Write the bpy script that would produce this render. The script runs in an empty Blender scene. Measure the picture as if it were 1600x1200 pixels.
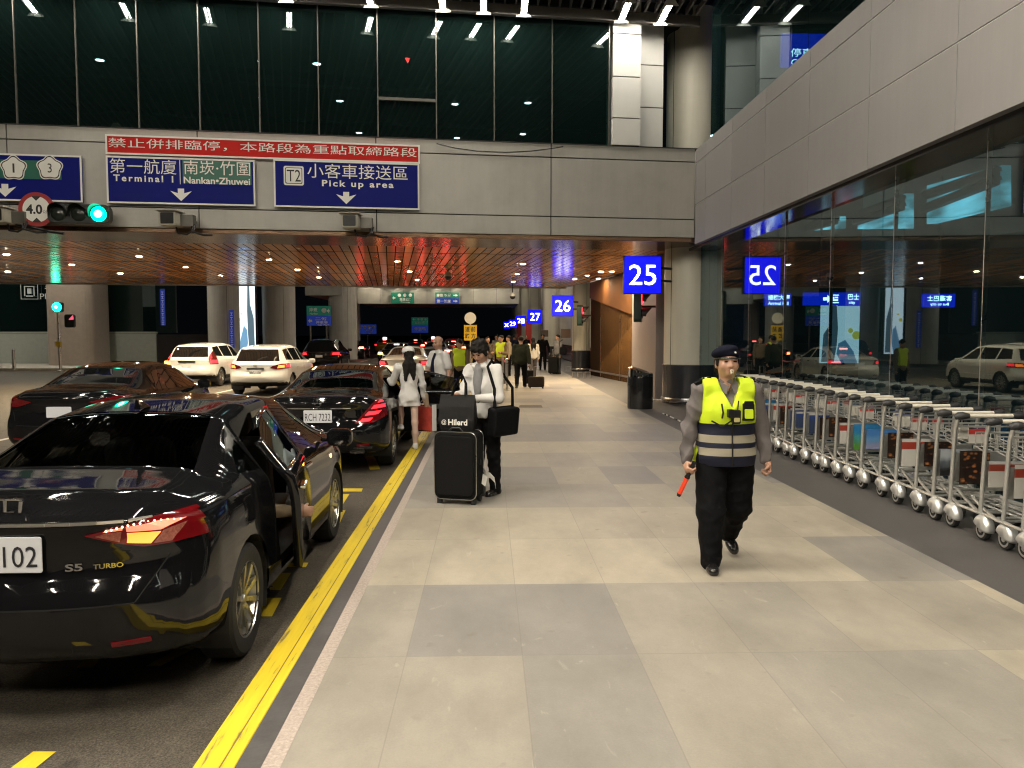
import bpy, bmesh, math, random
import numpy as np
from mathutils import Vector, Matrix

# ---------------------------------------------------------------- camera, world, exposure
S = bpy.context.scene
COL = S.collection
R = math.radians
EYE = 1.72
PITCH, YAW, FOC = R(3.57), R(1.70), 1250.0
camd = bpy.data.cameras.new('camera'); cam = bpy.data.objects.new('camera', camd); COL.objects.link(cam)
camd.sensor_width = 36; camd.lens = 36 * FOC / 1600; camd.clip_start = 0.05; camd.clip_end = 2000
cam.location = (0, 0, EYE); cam.rotation_euler = (R(90) - PITCH, 0, -YAW)
S.camera = cam
W = bpy.data.worlds.new('World'); S.world = W; W.use_nodes = True
W.node_tree.nodes['Background'].inputs[0].default_value = (.010, .013, .018, 1)
W.node_tree.nodes['Background'].inputs[1].default_value = .12
S.view_settings.view_transform = 'Standard'; S.view_settings.look = 'None'
S.view_settings.exposure = 0; S.view_settings.gamma = 1
S.render.engine = 'CYCLES'
cy = S.cycles
cy.use_denoising = True; cy.max_bounces = 8; cy.diffuse_bounces = 3; cy.glossy_bounces = 4
cy.transparent_max_bounces = 12; cy.caustics_reflective = False; cy.caustics_refractive = False
cy.sample_clamp_indirect = 4; cy.use_light_tree = True; cy.filter_width = 1.15
TUBE_POWER = 400.0        # emission of the fluorescent tubes
SPOT_POWER = 4200.0        # emission of the recessed downlights
random.seed(7); RNG = np.random.default_rng(3)

# where a picture point of the photograph lies in the place (used to measure positions)
def ray(x, y):
    fw = Vector((math.sin(YAW) * math.cos(PITCH), math.cos(YAW) * math.cos(PITCH), -math.sin(PITCH)))
    rt = Vector((math.cos(YAW), -math.sin(YAW), 0)); up = rt.cross(fw)
    return fw * FOC + rt * (x - 800) + up * (600 - y)
def at_z(x, y, z=0.0):
    d = ray(x, y); return Vector((0, 0, EYE)) + d * ((z - EYE) / d.z)
def at_y(x, y, Y):
    d = ray(x, y); return Vector((0, 0, EYE)) + d * (Y / d.y)
ROAD = -0.15
# ---------------------------------------------------------------- helpers
def tag(o, label=None, cat=None, group=None, kind=None):
    if label: o['label'] = label
    if cat: o['category'] = cat
    if group: o['group'] = group
    if kind: o['kind'] = kind
    return o
def thing(name, label, cat, loc=(0, 0, 0), rotz=0.0, group=None):
    o = bpy.data.objects.new(name, None); COL.objects.link(o); o.empty_display_size = .1
    o.location = loc; o.rotation_euler = (0, 0, rotz)
    return tag(o, label, cat, group)
def dup(root, loc, rotz=None, label=None, group=None):
    r = root.copy(); COL.objects.link(r); r.location = loc
    if rotz is not None: r.rotation_euler = (0, 0, rotz)
    if label: r['label'] = label
    if group: r['group'] = group
    for ch in list(root.children):
        c = ch.copy(); COL.objects.link(c); c.parent = r
        for g in list(ch.children):
            d = g.copy(); COL.objects.link(d); d.parent = c
    return r

MATS = {}
def mat(name, col=(.5, .5, .5), rough=.5, metal=0.0, emit=None, es=1.0, coat=0.0, spec=.5, var=0.0, vs=4.0, bump=0.0, bs=40.0, trans=0.0):
    """procedural Principled material; var = amount of mottled tone, bump = fine relief"""
    if name in MATS: return MATS[name]
    m = bpy.data.materials.new(name); m.use_nodes = True; MATS[name] = m
    nt = m.node_tree; b = nt.nodes['Principled BSDF']
    b.inputs['Base Color'].default_value = (*col, 1); b.inputs['Roughness'].default_value = rough
    b.inputs['Metallic'].default_value = metal; b.inputs['Coat Weight'].default_value = coat
    b.inputs['Coat Roughness'].default_value = .03
    b.inputs['Specular IOR Level'].default_value = spec
    if trans: b.inputs['Transmission Weight'].default_value = trans
    if emit:
        b.inputs['Emission Color'].default_value = (*emit, 1); b.inputs['Emission Strength'].default_value = es
    if var or bump:
        tc = nt.nodes.new('ShaderNodeTexCoord')
    if var:
        n = nt.nodes.new('ShaderNodeTexNoise'); n.inputs['Scale'].default_value = vs; n.inputs['Detail'].default_value = 6; n.inputs['Roughness'].default_value = .65
        nt.links.new(tc.outputs['Object'], n.inputs['Vector'])
        r = nt.nodes.new('ShaderNodeValToRGB'); r.color_ramp.elements[0].position = .3; r.color_ramp.elements[1].position = .7
        r.color_ramp.elements[0].color = (*[c * (1 - var) for c in col], 1); r.color_ramp.elements[1].color = (*[min(1, c * (1 + var)) for c in col], 1)
        nt.links.new(n.outputs['Fac'], r.inputs['Fac']); nt.links.new(r.outputs['Color'], b.inputs['Base Color'])
        mr = nt.nodes.new('ShaderNodeMapRange'); mr.inputs['To Min'].default_value = max(.02, rough * .75); mr.inputs['To Max'].default_value = min(1, rough * 1.3)
        nt.links.new(n.outputs['Fac'], mr.inputs['Value']); nt.links.new(mr.outputs['Result'], b.inputs['Roughness'])
    if bump:
        n2 = nt.nodes.new('ShaderNodeTexNoise'); n2.inputs['Scale'].default_value = bs; n2.inputs['Detail'].default_value = 4
        nt.links.new(tc.outputs['Object'], n2.inputs['Vector'])
        bp = nt.nodes.new('ShaderNodeBump'); bp.inputs['Strength'].default_value = bump; bp.inputs['Distance'].default_value = .01
        nt.links.new(n2.outputs['Fac'], bp.inputs['Height']); nt.links.new(bp.outputs['Normal'], b.inputs['Normal'])
    return m

def glass_mat(name, tint=(.10, .16, .16), refl=.32, wav=0.0, film=None):
    """tinted pane: part mirror, part see-through"""
    m = bpy.data.materials.new(name); m.use_nodes = True; nt = m.node_tree; nt.nodes.clear()
    o = nt.nodes.new('ShaderNodeOutputMaterial'); mx = nt.nodes.new('ShaderNodeMixShader')
    tr = nt.nodes.new('ShaderNodeBsdfTransparent'); tr.inputs[0].default_value = (*tint, 1)
    gl = nt.nodes.new('ShaderNodeBsdfGlossy'); gl.inputs['Roughness'].default_value = .012; gl.inputs[0].default_value = (.76, .92, .98, 1)
    lw = nt.nodes.new('ShaderNodeFresnel'); lw.inputs['IOR'].default_value = 1.5
    ad = nt.nodes.new('ShaderNodeMath'); ad.operation = 'ADD'; ad.use_clamp = True; ad.inputs[1].default_value = refl
    nt.links.new(lw.outputs[0], ad.inputs[0])
    ge = nt.nodes.new('ShaderNodeNewGeometry'); inv = nt.nodes.new('ShaderNodeMath'); inv.operation = 'SUBTRACT'; inv.inputs[0].default_value = 1; nt.links.new(ge.outputs['Backfacing'], inv.inputs[1])
    ml = nt.nodes.new('ShaderNodeMath'); ml.operation = 'MULTIPLY'; nt.links.new(ad.outputs[0], ml.inputs[0]); nt.links.new(inv.outputs[0], ml.inputs[1]); nt.links.new(ml.outputs[0], mx.inputs[0])
    if wav:
        tc = nt.nodes.new('ShaderNodeTexCoord'); n = nt.nodes.new('ShaderNodeTexNoise'); n.inputs['Scale'].default_value = .9
        bp = nt.nodes.new('ShaderNodeBump'); bp.inputs['Strength'].default_value = wav; bp.inputs['Distance'].default_value = .02
        nt.links.new(tc.outputs['Object'], n.inputs['Vector']); nt.links.new(n.outputs['Fac'], bp.inputs['Height']); nt.links.new(bp.outputs['Normal'], gl.inputs['Normal'])
    nt.links.new(tr.outputs[0], mx.inputs[1]); nt.links.new(gl.outputs[0], mx.inputs[2])
    if film:
        df = nt.nodes.new('ShaderNodeBsdfDiffuse'); df.inputs[0].default_value = (*film, 1); m2 = nt.nodes.new('ShaderNodeMixShader'); m2.inputs[0].default_value = .10
        nt.links.new(mx.outputs[0], m2.inputs[1]); nt.links.new(df.outputs[0], m2.inputs[2]); nt.links.new(m2.outputs[0], o.inputs[0])
    else: nt.links.new(mx.outputs[0], o.inputs[0])
    return m

class MB:
    """collects shapes and links them as ONE mesh object"""
    def __init__(s): s.v = []; s.f = []; s.m = []
    def add(s, vs, fs, mi=0, M=None):
        o = len(s.v)
        for p in vs:
            p = Vector(p); s.v.append(M @ p if M else p)
        for q in fs: s.f.append([o + i for i in q]); s.m.append(mi)
        return s
    def box(s, x0, x1, y0, y1, z0, z1, mi=0, M=None):
        vs = [(x, y, z) for z in (z0, z1) for y in (y0, y1) for x in (x0, x1)]
        return s.add(vs, [(0, 2, 3, 1), (4, 5, 7, 6), (0, 1, 5, 4), (2, 6, 7, 3), (0, 4, 6, 2), (1, 3, 7, 5)], mi, M)
    def tube(s, pts, r, n=8, mi=0, closed=False, M=None):
        P = [Vector(p) for p in pts]; k = len(P); rs = r if isinstance(r, (list, tuple)) else [r] * k
        T = []
        for i in range(k):
            a = P[(i - 1) % k] if closed or i > 0 else P[i]; b = P[(i + 1) % k] if closed or i < k - 1 else P[i]
            T.append((b - a).normalized())
        N = T[0].orthogonal().normalized(); vs = []; fs = []
        for i in range(k):
            N = (N - T[i] * N.dot(T[i])).normalized(); B = T[i].cross(N)
            for j in range(n):
                a = 2 * math.pi * j / n; vs.append(P[i] + (N * math.cos(a) + B * math.sin(a)) * rs[i])
        for i in range(k if closed else k - 1):
            for j in range(n):
                i2 = (i + 1) % k; fs.append((i * n + j, i * n + (j + 1) % n, i2 * n + (j + 1) % n, i2 * n + j))
        if not closed: fs += [tuple(range(n))[::-1], tuple((k - 1) * n + j for j in range(n))]
        return s.add(vs, fs, mi, M)
    def lathe(s, prof, n=24, mi=0, M=None, cap=True):
        vs = []; fs = []; k = len(prof)
        for r, z in prof:
            for j in range(n):
                a = 2 * math.pi * j / n; vs.append((r * math.cos(a), r * math.sin(a), z))
        for i in range(k - 1):
            for j in range(n): fs.append((i * n + j, i * n + (j + 1) % n, (i + 1) * n + (j + 1) % n, (i + 1) * n + j))
        if cap: fs += [tuple(range(n))[::-1], tuple((k - 1) * n + j for j in range(n))]
        return s.add(vs, fs, mi, M)
    def prism(s, poly, y0, y1, mi=0, M=None):
        """outline in the x-z plane, given depth along y (front face towards -y)"""
        n = len(poly); vs = [(x, y0, z) for x, z in poly] + [(x, y1, z) for x, z in poly]
        A = sum(poly[i][0] * poly[(i + 1) % n][1] - poly[(i + 1) % n][0] * poly[i][1] for i in range(n))
        fr = tuple(range(n)); bk = tuple(range(n, 2 * n)); sd = [(i, i + n, (i + 1) % n + n, (i + 1) % n) for i in range(n)]
        fs = [fr, bk[::-1]] + sd if A > 0 else [fr[::-1], bk] + [q[::-1] for q in sd]
        return s.add(vs, fs, mi, M)
    def text(s, body, cx, cz, w, h, y=-.01, depth=.004, mi=0, bold=0.0, mirror=False, M=None, gap=1.0):
        """lettering fitted in a w x h box, standing in the x-z plane and read from -y"""
        c = bpy.data.curves.new('lettering', 'FONT'); c.body = body; c.size = 1; c.offset = bold; c.space_character = gap; c.resolution_u = 3
        ob = bpy.data.objects.new('lettering', c); COL.objects.link(ob)
        dg = bpy.context.evaluated_depsgraph_get()
        me = bpy.data.meshes.new_from_object(ob.evaluated_get(dg))
        co = np.array([v.co[:] for v in me.vertices]) if len(me.vertices) else np.zeros((0, 3))
        fs = [tuple(p.vertices) for p in me.polygons]
        bpy.data.objects.remove(ob); bpy.data.curves.remove(c); bpy.data.meshes.remove(me)
        if not len(co): return s
        lo = co.min(0); hi = co.max(0); sz = np.maximum(hi - lo, 1e-6); sx = w / sz[0]; sz_ = h / sz[1] if h else sx
        if not w: sx = sz_
        k = -1 if mirror else 1
        vs = [(cx + k * (p[0] - (lo[0] + hi[0]) / 2) * sx, y, cz + (p[1] - (lo[1] + hi[1]) / 2) * sz_) for p in co]
        return s.add(vs, fs if not mirror else [f[::-1] for f in fs], mi, M)
    def build(s, name, mats, parent=None, smooth=False, loc=None, rotz=None, bevel=0.0, rot=None):
        me = bpy.data.meshes.new(name); me.from_pydata([tuple(p) for p in s.v], [], s.f)
        for m in (mats if isinstance(mats, (list, tuple)) else [mats]): me.materials.append(m)
        me.polygons.foreach_set('material_index', s.m)
        if smooth:
            me.polygons.foreach_set('use_smooth', [True] * len(me.polygons))
            try: me.set_sharp_from_angle(angle=R(38))
            except Exception: pass
        me.update()
        o = bpy.data.objects.new(name, me); COL.objects.link(o)
        if parent: o.parent = parent
        if loc is not None: o.location = loc
        if rotz is not None: o.rotation_euler = (0, 0, rotz)
        if rot is not None: o.rotation_euler = rot
        if bevel:
            b = o.modifiers.new('edge', 'BEVEL'); b.width = bevel; b.segments = 2; b.limit_method = 'ANGLE'; b.angle_limit = R(40)
        return o
def circle(cx, cz, r, n=32, a0=0.0): return [(cx + r * math.cos(a0 + 2 * math.pi * i / n), cz + r * math.sin(a0 + 2 * math.pi * i / n)) for i in range(n)]
def rrect(x0, x1, z0, z1, r, n=5):
    P = []
    for cx, cz, a in ((x1 - r, z1 - r, 0), (x0 + r, z1 - r, 90), (x0 + r, z0 + r, 180), (x1 - r, z0 + r, 270)):
        for i in range(n + 1):
            t = R(a + 90 * i / n); P.append((cx + r * math.cos(t), cz + r * math.sin(t)))
    return P
def nodes(m): return m.node_tree, m.node_tree.nodes, m.node_tree.links, m.node_tree.nodes['Principled BSDF']
def RX(a): return Matrix.Rotation(a, 4, 'X')
def RY(a): return Matrix.Rotation(a, 4, 'Y')
def RZ(a): return Matrix.Rotation(a, 4, 'Z')
def TR(x, y, z): return Matrix.Translation((x, y, z))
# ---------------------------------------------------------------- materials of the setting
def tile_mat():
    m = mat('pavement stone', (.4, .36, .3), .55); nt, N, L, b = nodes(m)
    g = N.new('ShaderNodeNewGeometry'); sp = N.new('ShaderNodeSeparateXYZ'); L.new(g.outputs['Position'], sp.inputs[0])
    def mth(op, a, bv=None):
        n = N.new('ShaderNodeMath'); n.operation = op
        for i, x in enumerate((a, bv)):
            if x is None: continue
            if isinstance(x, (int, float)): n.inputs[i].default_value = x
            else: L.new(x, n.inputs[i])
        return n.outputs[0]
    tx = mth('DIVIDE', mth('ADD', sp.outputs[0], .44 + .62 * 4), .62); ty = mth('DIVIDE', mth('ADD', sp.outputs[1], -4.19 + 12.2), 1.22)
    fx = mth('FLOOR', tx); fy = mth('FLOOR', ty)
    cv = N.new('ShaderNodeCombineXYZ'); L.new(fx, cv.inputs[0]); L.new(fy, cv.inputs[1])
    wn = N.new('ShaderNodeTexWhiteNoise'); wn.noise_dimensions = '3D'; L.new(cv.outputs[0], wn.inputs['Vector'])
    # pairs of slabs often share one tone
    cv2 = N.new('ShaderNodeCombineXYZ'); L.new(mth('FLOOR', mth('DIVIDE', mth('ADD', fx, fy), 2)), cv2.inputs[0]); L.new(fy, cv2.inputs[1])
    wn2 = N.new('ShaderNodeTexWhiteNoise'); wn2.noise_dimensions = '3D'; L.new(cv2.outputs[0], wn2.inputs['Vector'])
    mixv = mth('ADD', mth('MULTIPLY', wn.outputs['Value'], .35), mth('MULTIPLY', wn2.outputs['Value'], .65))
    r = N.new('ShaderNodeValToRGB'); e = r.color_ramp.elements
    e[0].position = .18; e[0].color = (.232, .220, .204, 1); e[1].position = .85; e[1].color = (.385, .345, .275, 1)
    x = e.new(.4); x.color = (.282, .262, .228, 1); x = e.new(.6); x.color = (.328, .297, .240, 1)
    L.new(mixv, r.inputs[0])
    n1 = N.new('ShaderNodeTexNoise'); n1.inputs['Scale'].default_value = 2.2; n1.inputs['Detail'].default_value = 8; n1.inputs['Roughness'].default_value = .7
    mp = N.new('ShaderNodeMapping'); mp.inputs['Scale'].default_value = (1, .55, 1); L.new(g.outputs['Position'], mp.inputs[0]); L.new(mp.outputs[0], n1.inputs['Vector'])
    mr = N.new('ShaderNodeMapRange'); mr.inputs['From Min'].default_value = .3; mr.inputs['From Max'].default_value = .7; mr.inputs['To Min'].default_value = .76; mr.inputs['To Max'].default_value = 1.16; L.new(n1.outputs[0], mr.inputs[0])
    mx = N.new('ShaderNodeMix'); mx.data_type = 'RGBA'; mx.blend_type = 'MULTIPLY'; mx.inputs[0].default_value = 1
    L.new(r.outputs[0], mx.inputs[6]); L.new(mr.outputs[0], mx.inputs[7])
    # fine grain
    n3 = N.new('ShaderNodeTexNoise'); n3.inputs['Scale'].default_value = 90; n3.inputs['Detail'].default_value = 3; L.new(g.outputs['Position'], n3.inputs['Vector'])
    mr3 = N.new('ShaderNodeMapRange'); mr3.inputs['To Min'].default_value = .9; mr3.inputs['To Max'].default_value = 1.1; L.new(n3.outputs[0], mr3.inputs[0])
    mx3 = N.new('ShaderNodeMix'); mx3.data_type = 'RGBA'; mx3.blend_type = 'MULTIPLY'; mx3.inputs[0].default_value = 1
    L.new(mx.outputs[2], mx3.inputs[6]); L.new(mr3.outputs[0], mx3.inputs[7])
    # dark specks of dirt and pale scuffs
    vo = N.new('ShaderNodeTexNoise'); vo.inputs['Scale'].default_value = 7; vo.inputs['Detail'].default_value = 2; L.new(g.outputs['Position'], vo.inputs['Vector'])
    rs = N.new('ShaderNodeValToRGB'); rs.color_ramp.elements[0].position = .68; rs.color_ramp.elements[0].color = (0, 0, 0, 1); rs.color_ramp.elements[1].position = .78; rs.color_ramp.elements[1].color = (.45, .45, .45, 1); L.new(vo.outputs[0], rs.inputs[0])
    mx4 = N.new('ShaderNodeMix'); mx4.data_type = 'RGBA'; L.new(rs.outputs[0], mx4.inputs[0]); L.new(mx3.outputs[2], mx4.inputs[6]); mx4.inputs[7].default_value = (.16, .14, .12, 1)
    sc = N.new('ShaderNodeTexNoise'); sc.inputs['Scale'].default_value = 3.3; sc.inputs['Detail'].default_value = 5; sc.inputs['Distortion'].default_value = 2.5
    mp2 = N.new('ShaderNodeMapping'); mp2.inputs['Location'].default_value = (4, 7, 0); mp2.inputs['Scale'].default_value = (1.4, .5, 1); mp2.inputs['Rotation'].default_value = (0, 0, .7); L.new(g.outputs['Position'], mp2.inputs[0]); L.new(mp2.outputs[0], sc.inputs['Vector'])
    rs2 = N.new('ShaderNodeValToRGB'); rs2.color_ramp.elements[0].position = .672; rs2.color_ramp.elements[0].color = (0, 0, 0, 1); rs2.color_ramp.elements[1].position = .75; rs2.color_ramp.elements[1].color = (.34, .34, .34, 1); L.new(sc.outputs[0], rs2.inputs[0])
    mx5 = N.new('ShaderNodeMix'); mx5.data_type = 'RGBA'; L.new(rs2.outputs[0], mx5.inputs[0]); L.new(mx4.outputs[2], mx5.inputs[6]); mx5.inputs[7].default_value = (.52, .48, .42, 1)
    # joints
    def joint(t, w):
        fr = mth('FRACT', t); d = mth('MINIMUM', fr, mth('SUBTRACT', 1.0, fr)); return mth('LESS_THAN', d, w)
    jt = mth('MAXIMUM', joint(tx, .005), joint(ty, .0028))
    mx6 = N.new('ShaderNodeMix'); mx6.data_type = 'RGBA'; L.new(mth('MULTIPLY', jt, .34), mx6.inputs[0]); L.new(mx5.outputs[2], mx6.inputs[6]); mx6.inputs[7].default_value = (.14, .13, .12, 1)
    L.new(mx6.outputs[2], b.inputs['Base Color'])
    mr7 = N.new('ShaderNodeMapRange'); mr7.inputs['To Min'].default_value = .38; mr7.inputs['To Max'].default_value = .66; L.new(n1.outputs[0], mr7.inputs[0]); L.new(mr7.outputs[0], b.inputs['Roughness'])
    bp = N.new('ShaderNodeBump'); bp.inputs['Strength'].default_value = .12; bp.inputs['Distance'].default_value = .004; L.new(n3.outputs[0], bp.inputs['Height']); L.new(bp.outputs[0], b.inputs['Normal'])
    return m
def worn_paint(name, col, under, thr=.62, seam=None):
    m = mat(name, col, .45); nt, N, L, b = nodes(m)
    g = N.new('ShaderNodeNewGeometry')
    mp = N.new('ShaderNodeMapping'); mp.inputs['Scale'].default_value = (22, 1.6, 6); L.new(g.outputs['Position'], mp.inputs[0])
    n = N.new('ShaderNodeTexNoise'); n.inputs['Scale'].default_value = 1; n.inputs['Detail'].default_value = 8; n.inputs['Roughness'].default_value = .7; L.new(mp.outputs[0], n.inputs['Vector'])
    r = N.new('ShaderNodeValToRGB'); e = r.color_ramp.elements
    e[0].position = .35; e[0].color = (*col, 1); e[1].position = thr + .06; e[1].color = (*under, 1)
    x = e.new(thr); x.color = (*[c * .86 for c in col], 1)
    L.new(n.outputs[0], r.inputs[0])
    out = r.outputs[0]
    if seam is not None:
        sp = N.new('ShaderNodeSeparateXYZ'); L.new(g.outputs['Position'], sp.inputs[0])
        c = N.new('ShaderNodeMath'); c.operation = 'COMPARE'; c.inputs[1].default_value = seam; c.inputs[2].default_value = .0035; L.new(sp.outputs[0], c.inputs[0])
        mx = N.new('ShaderNodeMix'); mx.data_type = 'RGBA'; L.new(c.outputs[0], mx.inputs[0]); L.new(out, mx.inputs[6]); mx.inputs[7].default_value = (.16, .11, .02, 1); out = mx.outputs[2]
    L.new(out, b.inputs['Base Color'])
    return m
def slat_mat(name, col, metal, rough, sx, sy, groove=(.02, .012, .008), gx=.05, gy=.02, jit=.35):
    """strip cladding: narrow strips along object x, cross joints along object y"""
    m = mat(name, col, rough, metal); nt, N, L, b = nodes(m)
    tc = N.new('ShaderNodeTexCoord'); sp = N.new('ShaderNodeSeparateXYZ'); L.new(tc.outputs['Object'], sp.inputs[0])
    def cell(o, s, w):
        d = N.new('ShaderNodeMath'); d.operation = 'DIVIDE'; d.inputs[1].default_value = s; L.new(o, d.inputs[0])
        f = N.new('ShaderNodeMath'); f.operation = 'FRACT'; L.new(d.outputs[0], f.inputs[0])
        c = N.new('ShaderNodeMath'); c.operation = 'LESS_THAN'; c.inputs[1].default_value = w; L.new(f.outputs[0], c.inputs[0])
        k = N.new('ShaderNodeMath'); k.operation = 'FLOOR'; L.new(d.outputs[0], k.inputs[0])
        return c.outputs[0], k.outputs[0]
    cx, kx = cell(sp.outputs[0], sx, gx); cy_, ky = cell(sp.outputs[1], sy, gy)
    mxm = N.new('ShaderNodeMath'); mxm.operation = 'MAXIMUM'; L.new(cx, mxm.inputs[0]); L.new(cy_, mxm.inputs[1])
    cv = N.new('ShaderNodeCombineXYZ'); L.new(kx, cv.inputs[0]); L.new(ky, cv.inputs[1])
    wn = N.new('ShaderNodeTexWhiteNoise'); L.new(cv.outputs[0], wn.inputs['Vector'])
    mr = N.new('ShaderNodeMapRange'); mr.inputs['To Min'].default_value = 1 - jit; mr.inputs['To Max'].default_value = 1 + jit * .4; L.new(wn.outputs['Value'], mr.inputs[0])
    mc = N.new('ShaderNodeMix'); mc.data_type = 'RGBA'; mc.blend_type = 'MULTIPLY'; mc.inputs[0].default_value = 1; mc.inputs[6].default_value = (*col, 1); L.new(mr.outputs[0], mc.inputs[7])
    mg = N.new('ShaderNodeMix'); mg.data_type = 'RGBA'; L.new(mxm.outputs[0], mg.inputs[0]); L.new(mc.outputs[2], mg.inputs[6]); mg.inputs[7].default_value = (*groove, 1)
    L.new(mg.outputs[2], b.inputs['Base Color'])
    iv = N.new('ShaderNodeMath'); iv.operation = 'MULTIPLY_ADD'; iv.inputs[1].default_value = -.5; iv.inputs[2].default_value = .5; L.new(mxm.outputs[0], iv.inputs[0]); L.new(iv.outputs[0], b.inputs['Specular IOR Level'])
    # every strip is tilted a hair, so mirrored lights break into rows of sparks
    ns = N.new('ShaderNodeTexNoise'); ns.inputs['Scale'].default_value = 2.0; L.new(tc.outputs['Object'], ns.inputs['Vector'])
    sh = N.new('ShaderNodeMath'); sh.operation = 'MULTIPLY_ADD'; sh.inputs[1].default_value = .5; L.new(wn.outputs['Value'], sh.inputs[0]); L.new(ns.outputs[0], sh.inputs[2])
    bp = N.new('ShaderNodeBump'); bp.inputs['Strength'].default_value = .22; bp.inputs['Distance'].default_value = .05; L.new(sh.outputs[0], bp.inputs['Height']); L.new(bp.outputs[0], b.inputs['Normal'])
    return m

M_TILE = tile_mat()
M_DARKTILE = mat('dark floor stone', (.085, .08, .078), .5, var=.22, vs=3, bump=.1, bs=70)
M_ASPH = mat('asphalt', (.064, .057, .047), .62, var=.35, vs=1.3, bump=.6, bs=110); nt, N, L, b = nodes(M_ASPH)
lk = b.inputs['Base Color'].links[0].from_socket; ns = N.new('ShaderNodeTexNoise'); ns.inputs['Scale'].default_value = 130; ns.inputs['Detail'].default_value = 2; gg = N.new('ShaderNodeNewGeometry'); L.new(gg.outputs['Position'], ns.inputs['Vector'])
rr = N.new('ShaderNodeValToRGB'); rr.color_ramp.elements[0].position = .36; rr.color_ramp.elements[0].color = (.45, .45, .45, 1); rr.color_ramp.elements[1].position = .70; rr.color_ramp.elements[1].color = (2.1, 2.0, 1.85, 1); L.new(ns.outputs[0], rr.inputs[0])
st = N.new('ShaderNodeTexNoise'); st.inputs['Scale'].default_value = 2.6; st.inputs['Detail'].default_value = 6; st.inputs['Distortion'].default_value = 1.2; L.new(gg.outputs['Position'], st.inputs['Vector'])
r2 = N.new('ShaderNodeValToRGB'); r2.color_ramp.elements[0].position = .58; r2.color_ramp.elements[0].color = (1, 1, 1, 1); r2.color_ramp.elements[1].position = .72; r2.color_ramp.elements[1].color = (.45, .45, .46, 1); L.new(st.outputs[0], r2.inputs[0])
m1 = N.new('ShaderNodeMix'); m1.data_type = 'RGBA'; m1.blend_type = 'MULTIPLY'; m1.inputs[0].default_value = 1; L.new(lk, m1.inputs[6]); L.new(rr.outputs[0], m1.inputs[7])
m2_ = N.new('ShaderNodeMix'); m2_.data_type = 'RGBA'; m2_.blend_type = 'MULTIPLY'; m2_.inputs[0].default_value = 1; L.new(m1.outputs[2], m2_.inputs[6]); L.new(r2.outputs[0], m2_.inputs[7]); L.new(m2_.outputs[2], b.inputs['Base Color'])
M_GROUND = mat('far ground', (.012, .012, .012), .9)
M_YEL = worn_paint('yellow kerb paint', (.80, .60, .03), (.20, .16, .07), .575, seam=-1.07)
M_YROAD = worn_paint('yellow road paint', (.74, .56, .03), (.10, .09, .05), .66)
M_WROAD = worn_paint('white road paint', (.6, .58, .52), (.10, .09, .08), .6)
M_GRAN = mat('dark granite kerb', (.075, .072, .072), .5, var=.3, vs=9, bump=.15)
M_PINK = mat('pink granite strip', (.40, .34, .30), .6, var=.3, vs=60, bump=.1)
M_PANEL = mat('grey aluminium panel', (.42, .41, .375), .38, .15, var=.11, vs=1.1)
M_PANELR = mat('rough grey fascia panel', (.245, .236, .236), .55, .1, var=.08, vs=.9)
M_SEAMD = mat('dark panel joint', (.03, .03, .03), .8)
M_SEAML = mat('pale panel joint', (.62, .61, .60), .6)
M_SOFF = slat_mat('copper strip ceiling', (.95, .46, .18), .10, .16, .225, 3.8, groove=(.05, .025, .012), gx=.13, gy=.03)
M_BRONZE = mat('smooth bronze band', (.30, .19, .12), .17, .8, var=.08, vs=.7)
M_COLB = mat('beige column cladding', (.72, .69, .58), .38, var=.05, vs=.7)
M_COLD = mat('dark column base', (.035, .037, .045), .25, .1, coat=.3)
M_WHITEP = mat('white wall panel', (.66, .66, .63), .4, var=.04, vs=1)
M_BLACK = mat('black metal', (.012, .012, .013), .4, .3)
M_STEEL = mat('brushed steel', (.55, .55, .55), .28, 1.0, var=.06, vs=8)
M_DSTEEL = mat('dark steel mullion', (.15, .145, .13), .45, .7)
M_GLASSU = glass_mat('dark teal upper glass', (.36, .50, .48), .12, film=(.028, .065, .060))
M_GLASSL = glass_mat('dark shopfront glass', (.46, .60, .62), .13, film=(.02, .04, .045))
M_WOOD = slat_mat('warm wood boards', (.92, .46, .13), 0, .38, 30.0, 30.0, jit=.1)
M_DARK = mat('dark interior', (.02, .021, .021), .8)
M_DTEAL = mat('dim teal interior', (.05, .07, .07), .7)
M_CONC = mat('pale concrete', (.42, .40, .36), .7, var=.12, vs=.6)

def streaks(m, lo=.78, hi=1.08):
    nt, N, L, b = nodes(m); src = b.inputs['Base Color'].links[0].from_socket; g = N.new('ShaderNodeNewGeometry'); mp = N.new('ShaderNodeMapping'); mp.inputs['Scale'].default_value = (5, 5, .35); L.new(g.outputs['Position'], mp.inputs[0])
    n = N.new('ShaderNodeTexNoise'); n.inputs['Scale'].default_value = 1; n.inputs['Detail'].default_value = 7; n.inputs['Roughness'].default_value = .7; L.new(mp.outputs[0], n.inputs['Vector'])
    r = N.new('ShaderNodeMapRange'); r.inputs['From Min'].default_value = .3; r.inputs['From Max'].default_value = .62; r.inputs['To Min'].default_value = lo; r.inputs['To Max'].default_value = hi; L.new(n.outputs[0], r.inputs[0])
    x = N.new('ShaderNodeMix'); x.data_type = 'RGBA'; x.blend_type = 'MULTIPLY'; x.inputs[0].default_value = 1; L.new(src, x.inputs[6]); L.new(r.outputs[0], x.inputs[7]); L.new(x.outputs[2], b.inputs['Base Color'])
streaks(M_PANEL, .93, 1.02); streaks(M_PANELR, .95, 1.02); streaks(M_COLB, .93, 1.02); streaks(M_CONC, .84, 1.05)
def structure(mb, name, mats, **k):
    o = mb.build(name, mats, **k); o['kind'] = 'structure'; return o

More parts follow.
